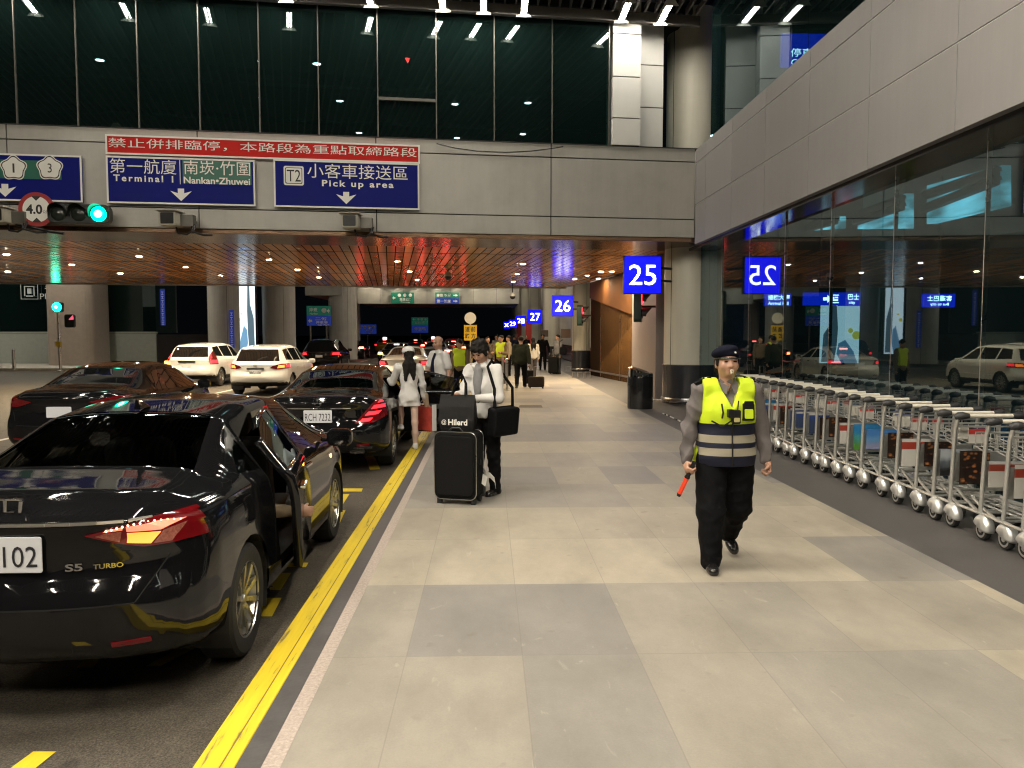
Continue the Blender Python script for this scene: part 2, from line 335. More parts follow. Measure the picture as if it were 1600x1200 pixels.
# ---------------------------------------------------------------- ground
g = MB(); g.add([(-300, -60, ROAD - .03), (300, -60, ROAD - .03), (300, 900, ROAD - .03), (-300, 900, ROAD - .03)], [(0, 1, 2, 3)]); structure(g, 'ground', M_GROUND)
g = MB(); g.add([(-60, -12, ROAD), (-1.0, -12, ROAD), (-1.0, 170, ROAD), (-60, 170, ROAD)], [(0, 1, 2, 3)]); structure(g, 'road', M_ASPH)
g = MB(); g.box(-.83, 3.41, -8, 150, -.2, 0); structure(g, 'pavement', M_TILE)
g = MB(); g.box(3.41, 5.13, -8, 150, -.2, 0); structure(g, 'pavement_border', M_DARKTILE)
g = MB(); g.box(-1.18, -1.012, -8, 150, -.2, .002); structure(g, 'kerb', M_YEL, bevel=.008)
g = MB(); g.box(-1.01, -.908, -8, 150, -.2, .001); g.box(-.906, -.83, -8, 150, -.2, .0015, 1); structure(g, 'kerb_edging', [M_GRAN, M_PINK])
g = MB()
for poly in ([(527, 763), (567, 763), (565, 768), (524, 768)], [(524, 772), (546, 772), (526, 803), (512, 803)], [(519, 797), (540, 797), (531, 817), (519, 817)],
             [(425, 736), (440, 733), (497, 700), (486, 700)], [(578, 734), (594, 733), (588, 718), (572, 718)], [(588, 718), (572, 718), (562, 700), (572, 700)],
             [(440, 879), (482, 879), (478, 886), (436, 886)], [(425, 895), (455, 895), (438, 922), (412, 922)], [(398, 934), (440, 934), (425, 963), (396, 963)],
             [(228, 1041), (250, 1041), (330, 1000), (300, 1000)], [(330, 1000), (300, 1000), (345, 960), (365, 960)], [(120, 1043), (145, 1043), (166, 1018), (140, 1018)],
             [(0, 1212), (40, 1212), (88, 1174), (52, 1174)], [(20, 1020), (60, 1020), (90, 990), (60, 990)]):
    g.add([at_z(x, y, ROAD + .004) for x, y in poly][::-1], [(0, 1, 2, 3)])
structure(g, 'road_lettering', M_YROAD)
g = MB()
for x0 in (-4.75, -8.6):
    for k in range(-1, 18): g.add([(x0 - .06, 6 * k, ROAD + .004), (x0 + .06, 6 * k, ROAD + .004), (x0 + .06, 6 * k + 3.2, ROAD + .004), (x0 - .06, 6 * k + 3.2, ROAD + .004)], [(0, 1, 2, 3)])
structure(g, 'lane_lines', M_WROAD)
g = MB(); g.box(-60, -17.2, 41, 75, -.2, 0); structure(g, 'far_pavement', M_CONC)
g = MB(); g.box(-60, -17.0, 40.8, 40.99, -.2, .01); structure(g, 'far_kerb', mat('kerb stone', (.45, .43, .38), .7, var=.2, vs=3))

# ---------------------------------------------------------------- the bridge across the road
BA = math.atan(.1216); BO = Vector((4.71, 18.3, 0))
def beam_at(x, y, off=0.0):
    """point of the bridge face (moved off metres towards the viewer) under a picture point"""
    n = Vector((-math.sin(BA), math.cos(BA), 0)); d = ray(x, y); o = Vector((0, 0, EYE)); p0 = BO - n * off
    return o + d * ((p0 - o).dot(n) / d.dot(n))
def beam_local(x, y):
    p = beam_at(x, y) - BO; return p.x * math.cos(BA) + p.y * math.sin(BA), p.z
ZB0, ZB1 = 3.92, 5.90
bridge = thing('footbridge', 'grey panelled bridge spanning the road under dark glass', 'bridge', (BO.x, BO.y, 0), BA)
g = MB()
xs = [beam_local(x, 300)[0] for x in (310, 588, 861)]
step = xs[1] - xs[0]; edges = [xs[0] - step * k for k in range(7, 0, -1)] + xs + [0.0]
for i in range(len(edges) - 1):
    a, b = edges[i] + .012, edges[i + 1] - .012
    for z0, z1 in ((ZB0, 4.31), (4.335, 5.60), (5.625, ZB1)): g.box(a, b, 0, .08, z0, z1)
g.box(edges[0], 0, .05, .5, ZB0 + .01, ZB1 - .01, 1)
g.build('facade_panel', [M_PANEL, M_SEAMD], bridge)
g = MB(); g.box(edges[0], .3, .0801, 1.95, ZB0 - .1, ZB0 + .005); g.build('bronze_band', M_BRONZE, bridge, bevel=.01)
g = MB(); g.box(edges[0], 1.2, 1.97, 18.9, ZB0 - .06, ZB0 + .04); g.build('soffit', M_SOFF, bridge)
g = MB(); g.box(edges[0], 1.2, 18.9, 19.1, ZB0 - .10, ZB1); g.build('rear_panel', M_PANEL, bridge)
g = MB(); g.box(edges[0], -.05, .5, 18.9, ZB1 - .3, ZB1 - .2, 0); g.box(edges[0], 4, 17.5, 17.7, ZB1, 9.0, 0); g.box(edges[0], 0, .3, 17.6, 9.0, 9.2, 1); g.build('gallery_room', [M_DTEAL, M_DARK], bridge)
# glazing above it
UP0, UP1 = ZB1 + .02, 8.62
mull = [beam_local(x, 130)[0] for x in (22, 118, 214, 310, 404, 497, 590, 682, 773, 864, 953)]
sp_ = mull[1] - mull[0]; mull = [mull[0] - sp_ * k for k in range(6, 0, -1)] + mull
cw = thing('curtain_wall', 'tall dark glazing with thin mullions above the bridge panels', 'glass wall', (BO.x, BO.y, 0), BA)
for i in range(len(mull) - 1):
    g = MB(); g.box(mull[i] + .02, mull[i + 1] - .02, .09, .102, UP0, UP1); g.build('pane', M_GLASSU, cw)
for x in mull:
    g = MB(); g.box(x - .012, x + .012, .06, .15, UP0, UP1); g.build('mullion', M_DSTEEL, cw)
g = MB(); xa, za = beam_local(590, 152); xb, _ = beam_local(682, 152); g.box(xa + .018, xb - .018, .05, .14, za - .03, za + .03); g.build('transom', M_DSTEEL, cw)
g = MB(); g.box(mull[0], .2, -.02, .2, ZB1, UP0); g.build('sill', M_SEAMD, cw)
g = MB()
for zz in (beam_local(640, 128)[1], beam_local(640, 183)[1]): g.box(mull[0], mull[-1], .6, .64, zz - .03, zz + .03)
g.build('rail', M_BLACK, cw)
xa, za = beam_local(637, 92)
g = MB(); g.prism([(xa - .06, za + .05), (xa, za - .07), (xa + .06, za + .05)], .08, .088); tag(g.build('warning_sticker', mat('red sticker', (.55, .03, .03), .5, emit=(.5, .02, .02), es=.12), None, loc=(BO.x, BO.y, 0), rotz=BA), 'small red triangle sticker high on the dark glazing', 'sticker')
# white pilaster and recessed panels at its right end
pil = thing('pilaster', 'pale panelled pilaster at the right end of the glazing', 'wall', (BO.x, BO.y, 0), BA)
xa = beam_local(955, 130)[0]; xb = beam_local(1000, 130)[0]; xc = beam_local(1047, 130)[0] - .02
zz = [UP0, 6.52, 7.42, 8.35, 9.3]
g = MB()
for a, b in zip(zz[:-1], zz[1:]): g.box(xa + .03, xb, -.04, .5, a + .012, b - .012)
g.box(xa + .04, xb - .01, 0, .48, UP0, 9.3, 1); g.build('front_panel', [M_WHITEP, M_SEAMD], pil)
g = MB()
for a, b in zip([UP0, 6.9, 7.85, 8.8], [6.9, 7.85, 8.8, 9.6]): g.box(xb + .01, xc, .40, .6, a + .012, b - .012)
g.box(xb + .012, xc - .01, .42, .59, UP0, 9.6, 1); g.build('recessed_panel', [M_WHITEP, M_SEAMD], pil)

# ---------------------------------------------------------------- right side: fascia and glazing
fascia = thing('terminal_fascia', 'long grey panelled fascia over the shopfront glass on the right', 'wall', (4.71, 0, 0))
ye = [8.08 + 1.87 * k for k in range(-6, 6)]; ye = [y for y in ye if y < 18.0] + [18.28]
g = MB()
for a, b in zip(ye[:-1], ye[1:]):
    for z0, z1 in ((3.76, 4.63), (4.65, 5.56), (5.58, 5.88)): g.box(0, .1, a + .006, b - .006, z0, z1)
g.box(.012, .5, ye[0], 18.25, 3.77, 5.87, 1); g.build('fascia_panel', [M_PANELR, M_SEAML], fascia)
g = MB(); g.box(.1, .62, ye[0], 19.2, 3.70, 3.765); g.build('soffit', mat('dark glossy soffit', (.05, .05, .055), .12, .6), fascia)
tg = thing('terminal_glazing', 'dark mirror-like glazing above the grey fascia', 'glass wall', (4.74, 0, 0))
for a, b in ((-4, 4.2), (4.2, 8.1), (8.1, 12), (12, 17.2)):
    g = MB(); g.box(0, .012, a + .004, b - .004, 5.88, 9.6); g.build('pane', M_GLASSU, tg)
sf = thing('shopfront_glazing', 'tall dark shopfront glass behind the luggage trolleys', 'glass wall', (5.13, 0, 0))
ym = [8.2 + 1.87 * k for k in range(-6, 6)]; ym = [y for y in ym if y < 19.0] + [19.3]
for a, b in zip(ym[:-1], ym[1:]):
    g = MB(); g.box(0, .012, a + .006, b - .006, .10, 3.71); g.build('pane', M_GLASSL, sf)
for y in ym:
    g = MB(); g.box(.0, .05, y - .006, y + .006, .1, 3.71); g.build('mullion', M_STEEL, sf)
g = MB(); g.box(-.03, .1, ym[0], 19.3, 0, .1); g.build('base_rail', M_DSTEEL, sf)

# hall behind the shopfront glass
hall = thing('arrivals_hall', 'dim arrivals hall seen through the dark shopfront glass', 'building', (5.4, 0, 0))
g = MB(); g.box(0, 16, -6, 60, -.1, -.01); g.build('hall_floor', mat('polished hall floor', (.10, .11, .11), .25), hall)
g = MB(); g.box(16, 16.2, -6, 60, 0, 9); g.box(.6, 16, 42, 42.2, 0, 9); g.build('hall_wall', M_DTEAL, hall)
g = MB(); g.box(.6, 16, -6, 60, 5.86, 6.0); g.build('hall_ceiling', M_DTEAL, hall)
for x, y in ((5.0, 13), (5.0, 21), (3.0, 27), (9, 19)):
    g = MB(); g.lathe([(.5, 0), (.5, 5.9)], 28, M=TR(x, y, 0)); g.build('hall_column', M_CONC, hall, smooth=True)
mc = mat('cyan lit ceiling', (.1, .3, .35), .5, emit=(.10, .50, .62), es=2.2)
def at_x(px, py, X):
    d = ray(px, py); return Vector((0, 0, EYE)) + d * (X / d.x)
for quad in ([(1448, 290), (1563, 258), (1563, 322), (1448, 350)], [(1340, 330), (1414, 302), (1414, 357), (1340, 358)], [(1265, 352), (1310, 338), (1310, 357), (1265, 360)]):
    P = [at_x(px, py, 9.2) for px, py in quad]; g = MB()
    ys = [p.y for p in P]; zs_ = [p.z for p in P]
    g.add([(p.x - 5.4 + d, p.y, p.z) for d in (0, .2) for p in P], [(0, 1, 2, 3), (4, 7, 6, 5), (0, 4, 5, 1), (1, 5, 6, 2), (2, 6, 7, 3), (3, 7, 4, 0)])
    o = g.build('lit_panel', mc, hall)
    n = 0
    for t in (.25, .6):
        a = P[0].lerp(P[3], t); b = P[1].lerp(P[2], t * .6); gb = MB(); gb.tube([(a.x - 5.45, a.y, a.z), (b.x - 5.45, b.y, b.z)], .10, 6); gb.build('truss', M_DTEAL, hall)
nt, N, L, b = nodes(mc); tc = N.new('ShaderNodeTexCoord'); mp = N.new('ShaderNodeMapping'); mp.inputs['Rotation'].default_value = (.35, 0, 0); mp.inputs['Scale'].default_value = (1, .4, 2.2)
L.new(tc.outputs['Object'], mp.inputs[0]); n = N.new('ShaderNodeTexNoise'); n.inputs['Scale'].default_value = 1.3; n.inputs['Detail'].default_value = 3; L.new(mp.outputs[0], n.inputs[0])
r = N.new('ShaderNodeValToRGB'); r.color_ramp.elements[0].position = .42; r.color_ramp.elements[0].color = (.03, .14, .16, 1); r.color_ramp.elements[1].position = .66; r.color_ramp.elements[1].color = (.35, 1, 1.2, 1); L.new(n.outputs[0], r.inputs[0]); L.new(r.outputs[0], b.inputs['Emission Color'])
# upper hall behind the glazing over the fascia
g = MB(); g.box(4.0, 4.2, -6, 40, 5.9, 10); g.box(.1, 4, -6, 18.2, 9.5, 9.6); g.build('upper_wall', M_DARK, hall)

# ---------------------------------------------------------------- ceiling over the road
g = MB()
for i in range(118): x = 4.6 - .235 * i; g.box(x - .02, x + .02, -7, 18.0 + .1216 * (x - 4.7), 8.72, 8.86, 0)
g.box(-24, 6.2, -8, 19.5, 9.6, 9.7, 1)
for y in (1.5, 6.5, 11.5): g.box(-24, 4.7, y - .04, y + .04, 8.86, 9.0, 1)
structure(g, 'ceiling', [mat('dark ceiling louvre', (.085, .075, .065), .55), M_DARK])
g = MB(); g.box(edges[0], 0, -.16, -.03, 8.57, 8.78); structure(g, 'ceiling_edge', mat('grey ceiling edge', (.15, .14, .13), .6), loc=(BO.x, BO.y, 0), rotz=BA)
# back of the covered area, behind the photographer (mirrored in paint and glass)
g = MB(); g.box(-24, -23.8, -8, 17, -.1, 9); structure(g, 'side_wall', M_DTEAL)

# ---------------------------------------------------------------- columns and walls beyond the bridge
def column(x, y, r, h, label, base=True, m=None, group=None, sq=False):
    t = thing('column', label, 'column', (x, y, 0), 0, group)
    g = MB()
    zb = .97 if base else 0
    if sq: g.prism(rrect(-r, r, -r, r, r * .35, 4), zb, h, M=RX(R(90)))
    else: g.lathe([(r, zb), (r, h)], 40)
    g.build('shaft', m or M_COLB, t, smooth=not sq)
    if base:
        g = MB(); g.lathe([(r + .03, 0), (r + .03, zb - .015), (r, zb)], 40); g.build('base', M_COLD, t, smooth=True)
        g = MB(); g.lathe([(r + .05, .08), (r + .06, .10), (r + .06, .13), (r + .05, .15)], 40); g.build('bumper_ring', M_STEEL, t, smooth=True)
    g = MB()
    for a in (-150, -60, 30, 120): g.box(r * math.cos(R(a)) - .006, r * math.cos(R(a)) + .006, r * math.sin(R(a)) - .006, r * math.sin(R(a)) + .006, zb, h)
    g.build('joint', M_SEAMD, t)
    return t
column(5.05, 19.95, .64, 9.5, 'thick beige round column with dark base beside the number 25 sign')
column(4.30, 37.0, .42, 7.5, 'beige column standing beside the number 26 sign', group='columns along the terminal front')
for k, (y, n) in enumerate(((50, 'first'), (67.5, 'second'), (85, 'third'), (102.5, 'fourth'), (120, 'fifth'))):
    column(3.95, y, .5, 8.5, '%s round beige column in the row behind the number 26 sign' % n, group='columns along the terminal front')
t = thing('terminal_wall', 'pale terminal wall with dark plinth far along the pavement', 'wall', (5.3, 33.5, 0))
g = MB(); g.box(0, .3, 0, 100, 1.0, 8.5); g.build('wall', M_CONC, t)
g = MB(); g.box(-.04, .3, 0, 100, 0, .99); g.build('plinth', M_COLD, t)
def wall_between(name, label, p, q, z0, z1, m, th=.2, cat='wall', z0b=None, z1b=None):
    p = Vector((*p, 0)); q = Vector((*q, 0)); d = q - p; L_ = d.length; a = math.atan2(d.y, d.x)
    g = MB(); z0b = z0 if z0b is None else z0b; z1b = z1 if z1b is None else z1b
    g.add([(0, 0, z0), (L_, 0, z0b), (L_, 0, z1b), (0, 0, z1), (0, th, z0), (L_, th, z0b), (L_, th, z1b), (0, th, z1)], [(0, 1, 2, 3), (5, 4, 7, 6), (0, 4, 5, 1), (1, 5, 6, 2), (2, 6, 7, 3), (3, 7, 4, 0)])
    return g, p, a
g, p, a = wall_between('x', '', (5.1, 26.9), (4.75, 21.4), 0, 3.9, None, -.25)
tag(g.build('partition_wall', mat('pinkish grey panel', (.26, .22, .21), .5, var=.06), loc=p, rotz=a), 'pinkish grey wall panel between the wooden wall and the thick column', 'wall')
wd = thing('wooden_wall', 'warm lit wooden wall with a sloping darker bulkhead beyond the litter bin', 'wall', (4.3, 33.5, 0), math.atan2(27 - 33.5, 5.1 - 4.3))
Lw = math.hypot(.8, 6.5)
g = MB(); g.add([(0, 0, 0), (Lw, 0, 0), (Lw, 0, 2.3), (0, 0, 3.2), (0, .2, 0), (Lw, .2, 0), (Lw, .2, 2.3), (0, .2, 3.2)], [(0, 1, 2, 3), (5, 4, 7, 6), (0, 4, 5, 1), (1, 5, 6, 2), (2, 6, 7, 3), (3, 7, 4, 0)])
g.build('board_panel', M_WOOD, wd)
g = MB(); g.add([(0, -.06, 3.22), (Lw, -.12, 2.32), (Lw, -.12, 3.86), (0, -.06, 3.86), (0, .2, 3.22), (Lw, .2, 2.32), (Lw, .2, 3.86), (0, .2, 3.86)], [(0, 1, 2, 3), (5, 4, 7, 6), (0, 4, 5, 1), (1, 5, 6, 2), (2, 6, 7, 3), (3, 7, 4, 0)])
g.build('bulkhead', mat('dark wood bulkhead', (.085, .034, .010), .85, spec=.1, var=.15, vs=3), wd)
g = MB()
for x in (1.6, 4.3): g.box(x, x + .015, -.012, .0, .05, 2.4)
g.box(0, Lw, -.06, -.0, .18, .24); g.build('trim', M_STEEL, wd)

# far bridge and its columns
fb = thing('far_bridge', 'pale beam with road signs crossing the far end of the road', 'bridge', (0, 60, 0))
g = MB()
for k in range(7): g.box(-9.7 + k * 1.72, -9.7 + (k + 1) * 1.72 - .02, 0, .1, 3.98, 5.9)
g.box(-9.7, 2.3, .05, 9, 4.0, 5.9, 1); g.build('facade_panel', [M_PANEL, M_SEAMD], fb)
g = MB(); g.box(-12.2, -9.72, -6, 8, 4.3, 5.9); g.build('corner_beam', M_PANEL, fb)
for x, y, r, lab in ((-15.0, 46, .86, 'broad grey column left of the bright advertising lightbox'), (-12.4, 48, .95, 'broad grey column right of the bright advertising lightbox'), (-9.9, 55, .95, 'broad grey column behind the green and blue road sign'), (-10.6, 63, .6, 'slim grey column at the far corner of the road')):
    column(x, y, r, 7, lab, False, M_CONC)
# building block on the left
lb = thing('terminal_block', 'grey terminal block with dark upper glass across the road on the left', 'building', (-44, 48, 0))
g = MB()
for k in range(8): g.box(k * 3.05, k * 3.05 + 3.0, 0, .2, 0, 1.75)
g.box(0, 24.4, .1, 10, 0, 1.7, 1); g.box(0, 24.4, -.03, .2, 1.76, 1.86); g.build('wall', [mat('grey green panel', (.33, .36, .32), .5, var=.08), M_SEAMD], lb)
for k in range(8): g = MB(); g.box(k * 3.05 + .03, k * 3.05 + 3.0, .08, .10, 1.87, 6.5); g.build('window', M_GLASSU, lb)
g = MB(); g.box(0, 24.4, 3, 3.2, 1.8, 6.5); g.build('room', M_DTEAL, lb)
column(-23.0, 45.8, 1.25, 6.8, 'wide brown grey pier behind the green traffic signal', False, mat('brown grey pier', (.30, .25, .21), .45, var=.08), sq=True)
# ---------------------------------------------------------------- lamps
M_TUBE = mat('fluorescent tube', (1, 1, 1), .5, emit=(1, .90, .74), es=TUBE_POWER)
M_REFL = mat('lamp reflector', (.78, .76, .70), .35, .1)
M_SPOT = mat('downlight lens', (1, 1, 1), .5, emit=(1, .80, .52), es=SPOT_POWER)
M_COOL = mat('cool interior lens', (1, 1, 1), .5, emit=(.85, .95, 1), es=40)
def make_light(Ln, tm):
    t = thing('ceiling_light', 'x', 'ceiling light')
    g = MB(); g.box(-.055, .055, -Ln, 0, .125, .17)
    for y in (0, -Ln): g.add([(x, y + dy, z) for dy in (0, .012) for x, z in ((-.165, 0), (.165, 0), (.05, .165), (-.05, .165))], [(0, 1, 2, 3), (7, 6, 5, 4), (0, 4, 5, 1), (1, 5, 6, 2), (2, 6, 7, 3), (3, 7, 4, 0)])
    for s in (-1, 1): g.box(s * .07 - .006, s * .07 + .006, -Ln, 0, .06, .165)
    for y in (-.2, -Ln + .2): g.tube([(0, y, .17), (0, y, .45)], .008, 5, 1)
    g.build('reflector', [M_REFL, M_BLACK], t)
    for x in (-.03, .035):
        g = MB(); g.tube([(x, -.06, .07), (x, -Ln + .06, .07)], .014, 6); g.build('tube', tm, t)
    return t
L0 = make_light(1.05, mat('fluorescent tube near the glass', (1, 1, 1), .5, emit=(1, .92, .78), es=TUBE_POWER * .5)); LB = make_light(2.4, mat('strong overhead tube', (1, 1, 1), .5, emit=(1, .90, .74), es=TUBE_POWER * 1.7)); LF = make_light(2.4, mat('added far overhead tube', (1, 1, 1), .5, emit=(1, .88, .70), es=TUBE_POWER * .55)); LF.location = (1.8, 36.5, 8.3); ZL = 8.53
ords = ['first', 'second', 'third', 'fourth', 'fifth', 'sixth', 'seventh', 'eighth', 'ninth', 'tenth', 'eleventh']
lx = [(-70, 8), (61, 13), (206, 17), (333, 21), (461, 27), (586, 29), (694, 31), (756, 34), (817, 36), (968, 42), (1029, 44)]
used = False
for k, (px, py) in enumerate(lx):
    p = at_y(px, py, 16.5); x = p.x * (ZL - EYE) / (p.z - EYE); y = 18.3 + .1216 * (x - 4.71) - .17
    lab = 'twin tube ceiling light, %s from the left in the row nearest the dark glazing' % ords[k - 1]
    if k == 1: L0.location = (x, y, ZL); L0['label'] = lab; L0['group'] = 'twin tube ceiling lights by the glazing'
    elif k: dup(L0, (x, y, ZL), 0, lab, 'twin tube ceiling lights by the glazing')
OUT = ('twin tube ceiling light hanging overhead, out of the picture', 'twin tube ceiling lights overhead')
for x in (-9.5, -5.5, -1.9, 2.5):
    for y in (6.6, 1.2, -4.4):
        if not used: LB.location = (x, y, 8.3); LB['label'], LB['group'] = OUT; used = True
        else: dup(LB, (x, y, 8.3), 0, *OUT)
LF['label'], LF['group'] = OUT
# unseen lights added to brighten the pavement and columns beyond the bridge
for y in (41, 47, 53, 60, 70, 82, 95): dup(LF, (1.8, y, 8.3), 0, *OUT)
for y in (44, 50, 58): dup(LF, (3.2, y, 8.3), 0, *OUT)
for y in (44, 54): dup(LF, (-5, y, 8.3), 0, *OUT)
for x in (-33, -27, -21): dup(LB, (x, 43, 8.3), 0, *OUT)  # unseen lamps added to brighten the left terminal block

def make_spot(m):
    t = thing('downlight', 'x', 'downlight')
    g = MB(); g.lathe([(.105, 0), (.105, -.012), (.075, -.014), (.075, 0)], 20); g.build('trim_ring', M_WHITEP, t, smooth=True)
    g = MB(); g.lathe([(.072, -.004), (.06, -.012), (.0, -.016)], 18, cap=False); g.build('lens', m, t, smooth=True)
    return t
D0 = make_spot(M_SPOT); D1 = make_spot(mat('dimmer downlight lens', (1, 1, 1), .5, emit=(1, .80, .52), es=SPOT_POWER * .34)); D1u = False; first = True
spots = [(10, 397), (12, 424), (112, 413), (188, 427), (217, 400), (290, 417), (345, 430), (420, 405), (465, 421), (498, 433), (621, 408), (640, 424), (652, 437), (817, 412), (808, 428), (802, 440), (956, 424), (935, 435)]
for px, py in spots:
    p = at_z(px, py, ZB0 - .065)
    lab = 'warm downlight added under the bridge to brighten the wooden wall'
    if p.x > -3.2:
        if not D1u: D1.location = p; D1['label'] = lab; D1['group'] = 'downlights under the bridge'; D1u = True
        else: dup(D1, p, 0, lab, 'downlights under the bridge')
    elif first: D0.location = p; D0['label'] = lab; D0['group'] = 'downlights under the bridge'; first = False
    else: dup(D0, p, 0, lab, 'downlights under the bridge')
WL = make_spot(mat('beam washing lens', (1, 1, 1), .5, emit=(1, .85, .62), es=260)); WL.location = (-9.0, 59.4, 5.5); tag(WL, 'small lamp washing the pale far beam from above', 'downlight', 'lamps washing the far beam')
for x, y in ((3.85, 27.4), (3.6, 29.2), (3.35, 31.0)): dup(D0 if y < 28 else D1, (x, y, ZB0 - .065), 0, 'warm downlight added under the bridge to brighten the wooden wall', 'downlights under the bridge')  # extra downlights added to brighten the wooden wall
for k in range(7): dup(WL, (-8.2 + k * 1.45, 59.3, 5.2), 0, 'small lamp washing the pale far beam from above', 'lamps washing the far beam')
E0 = make_spot(M_COOL); E0.scale = (1.5, 1.5, 1.5); first = True
for px, py in ((156, 93), (495, 99), (531, 157), (561, 207), (711, 162), (714, 215), (825, 160), (817, 209)):
    p = at_z(px, py, 8.98); lab = 'cool white lamp glowing behind the dark upper glazing'
    if first: E0.location = p; E0['label'] = lab; E0['group'] = 'lamps behind the upper glazing'; first = False
    else: dup(E0, p, 0, lab, 'lamps behind the upper glazing')
# hall lamps behind the shopfront
F0 = None
for px, py in ((1258, 444), (1322, 433), (1408, 419), (1490, 435), (1551, 447), (1585, 449)):
    p = at_z(px, py, 5.84)
    lab = 'small white lamp in the hall ceiling behind the shopfront glass'
    if p.x < 5.5: continue
    if F0 is None: F0 = dup(E0, p, 0, lab, 'lamps in the hall behind the shopfront')
    else: dup(E0, p, 0, lab, 'lamps in the hall behind the shopfront')

# ---------------------------------------------------------------- bay number signs
M_BLUE = mat('lit blue sign face', (.0, .0, .4), .4, emit=(.0, .001, .95), es=2.6)
M_WLIT = mat('lit white lettering', (1, 1, 1), .4, emit=(1, 1, 1), es=4.5)
def number_sign(n, px, py, Y, size, colx):
    p = at_y(px, py, Y); t = thing('bay_number_sign', 'square lit blue sign with white number %s beside the pavement' % n, 'sign', p, 0, 'lit blue bay number signs')
    s = size / 2
    g = MB(); g.box(-s - .02, s + .02, -.09, .09, -s - .02, s + .02); g.build('case', M_BLACK, t, bevel=.01)
    g = MB(); g.box(-s, s, -.096, -.085, -s, s); g.build('face', M_BLUE, t)
    g = MB(); g.text(n, 0, 0, s * 1.5, s * 1.12, -.099, bold=.0); g.build('number', M_WLIT, t)
    for q in (-.3, .4): g = MB(); g.tube([(s, 0, s * q), (colx - p.x, .25, s * q)], .03, 6); g.build('bracket', M_BLACK, t)
number_sign('25', 1003, 430, 19.2, .86, 4.45)
number_sign('26', 879, 478, 35, .88, 3.95)
number_sign('27', 836, 495, 53, .88, 3.55)
number_sign('28', 814, 501.5, 71, .86, 3.55)
number_sign('29', 801, 506, 90, .86, 3.55)
number_sign('30', 792, 508, 108, .86, 3.55)

# ---------------------------------------------------------------- signs on the bridge
M_SB = mat('blue road sign', (.004, .009, .17), .5, spec=.12, var=.12, vs=2); M_SW = mat('white sign lettering', (.86, .85, .80), .45)
M_SR = mat('red sign', (.60, .022, .018), .5, spec=.12, var=.08, vs=2); M_SG = mat('green sign patch', (.012, .13, .085), .4); M_SK = mat('black sign lettering', (.02, .02, .02), .5)
def bsign(name, label, TL, TR_, BL, face, off=.14):
    a = beam_at(*TL, off); b = beam_at(*TR_, off); c = beam_at(*BL, off)
    w = math.hypot(b.x - a.x, b.y - a.y); h = a.z - c.z; ctr = (a + b) / 2; ctr.z = a.z - h / 2
    t = thing(name, label, 'sign', ctr, BA)
    g = MB(); g.box(-w / 2, w / 2, 0, .05, -h / 2, h / 2); g.build('panel', face, t, bevel=.004)
    g = MB(); e = .035
    for x0, x1, z0, z1 in ((-w / 2, w / 2, h / 2 - e, h / 2), (-w / 2, w / 2, -h / 2, -h / 2 + e), (-w / 2, -w / 2 + e, -h / 2 + e, h / 2 - e), (w / 2 - e, w / 2, -h / 2 + e, h / 2 - e)): g.box(x0, x1, -.004, .0, z0, z1)
    g.build('border', M_SW, t)
    for x in (-w * .35, w * .35): g = MB(); g.box(x - .03, x + .03, .05, .14, -h * .4, h * .4); g.build('bracket', M_DSTEEL, t)
    def loc(px, py):
        p = beam_at(px, py, off) - ctr; return p.x * math.cos(BA) + p.y * math.sin(BA), p.z
    def put(nm, body, x0, y0, x1, y1, m=M_SW, bold=0.0, y=-.006, gap=1.0):
        a = loc(x0, y0); b = loc(x1, y1); g = MB(); g.text(body, (a[0] + b[0]) / 2, (a[1] + b[1]) / 2, b[0] - a[0], a[1] - b[1], y, .003, bold=bold, gap=gap); return g.build(nm, m, t)
    return t, loc, put
def arrow_poly(c, u): return [(c[0] + x * u, c[1] + z * u) for x, z in ((-.28, .55), (.28, .55), (.28, .12), (.95, .32), (0, -.6), (-.95, .32), (-.28, .12))]
t, loc, put = bsign('banner_sign', 'long red banner sign with white Chinese characters on the bridge', (164, 209.5), (656, 224), (164, 240.5), M_SR)
put('lettering', '禁止併排臨停，本路段為重點取締路段', 169, 215, 651, 246, bold=.0)
t, loc, put = bsign('direction_sign', 'blue overhead sign for Terminal 1, Nankan and Zhuwei with down arrow', (165, 243), (398, 249.5), (165, 317), M_SB)
g = MB(); a = loc(285, 250); b = loc(393, 289); g.box(a[0], b[0], -.003, .0, b[1], a[1]); g.build('green_patch', M_SG, t)
put('lettering', '第一航廈', 171, 247, 276, 273, bold=.0); put('lettering', '南崁‧竹圍', 287, 250, 391, 275, bold=.0)
put('lettering', 'Terminal 1', 177, 272.5, 271, 285.5, bold=.025, gap=1.35); put('lettering', 'Nankan•Zhuwei', 287, 276, 391, 289.5, bold=.02)
g = MB(); a = loc(280.4, 250); b = loc(282.4, 288); g.box(a[0], b[0], -.008, -.003, b[1], a[1]); g.build('divider', M_SW, t)
g = MB(); g.prism(arrow_poly(loc(283, 304), .22), -.008, -.002); g.build('arrow', M_SW, t)
t, loc, put = bsign('direction_sign', 'blue overhead sign marked T2 Pick up area with down arrow', (427, 248.5), (655, 255.5), (427, 323), M_SB)
put('lettering', '小客車接送區', 480, 255, 637, 282, bold=.0); put('lettering', 'Pick up area', 503, 281, 615, 297, bold=.025, gap=1.25)
a = loc(443, 259); b = loc(475, 290); g = MB(); g.prism(rrect(a[0], b[0], b[1], a[1], .04), -.005, 0); g.build('badge', M_SW, t)
a = loc(445.5, 261.5); b = loc(472.5, 287.5); g = MB(); g.prism(rrect(a[0], b[0], b[1], a[1], .03), -.007, -.004); g.build('badge_line', M_SB, t)
a = loc(446.5, 262.5); b = loc(471.5, 286.5); g = MB(); g.prism(rrect(a[0], b[0], b[1], a[1], .03), -.009, -.005); g.build('badge_face', M_SW, t)
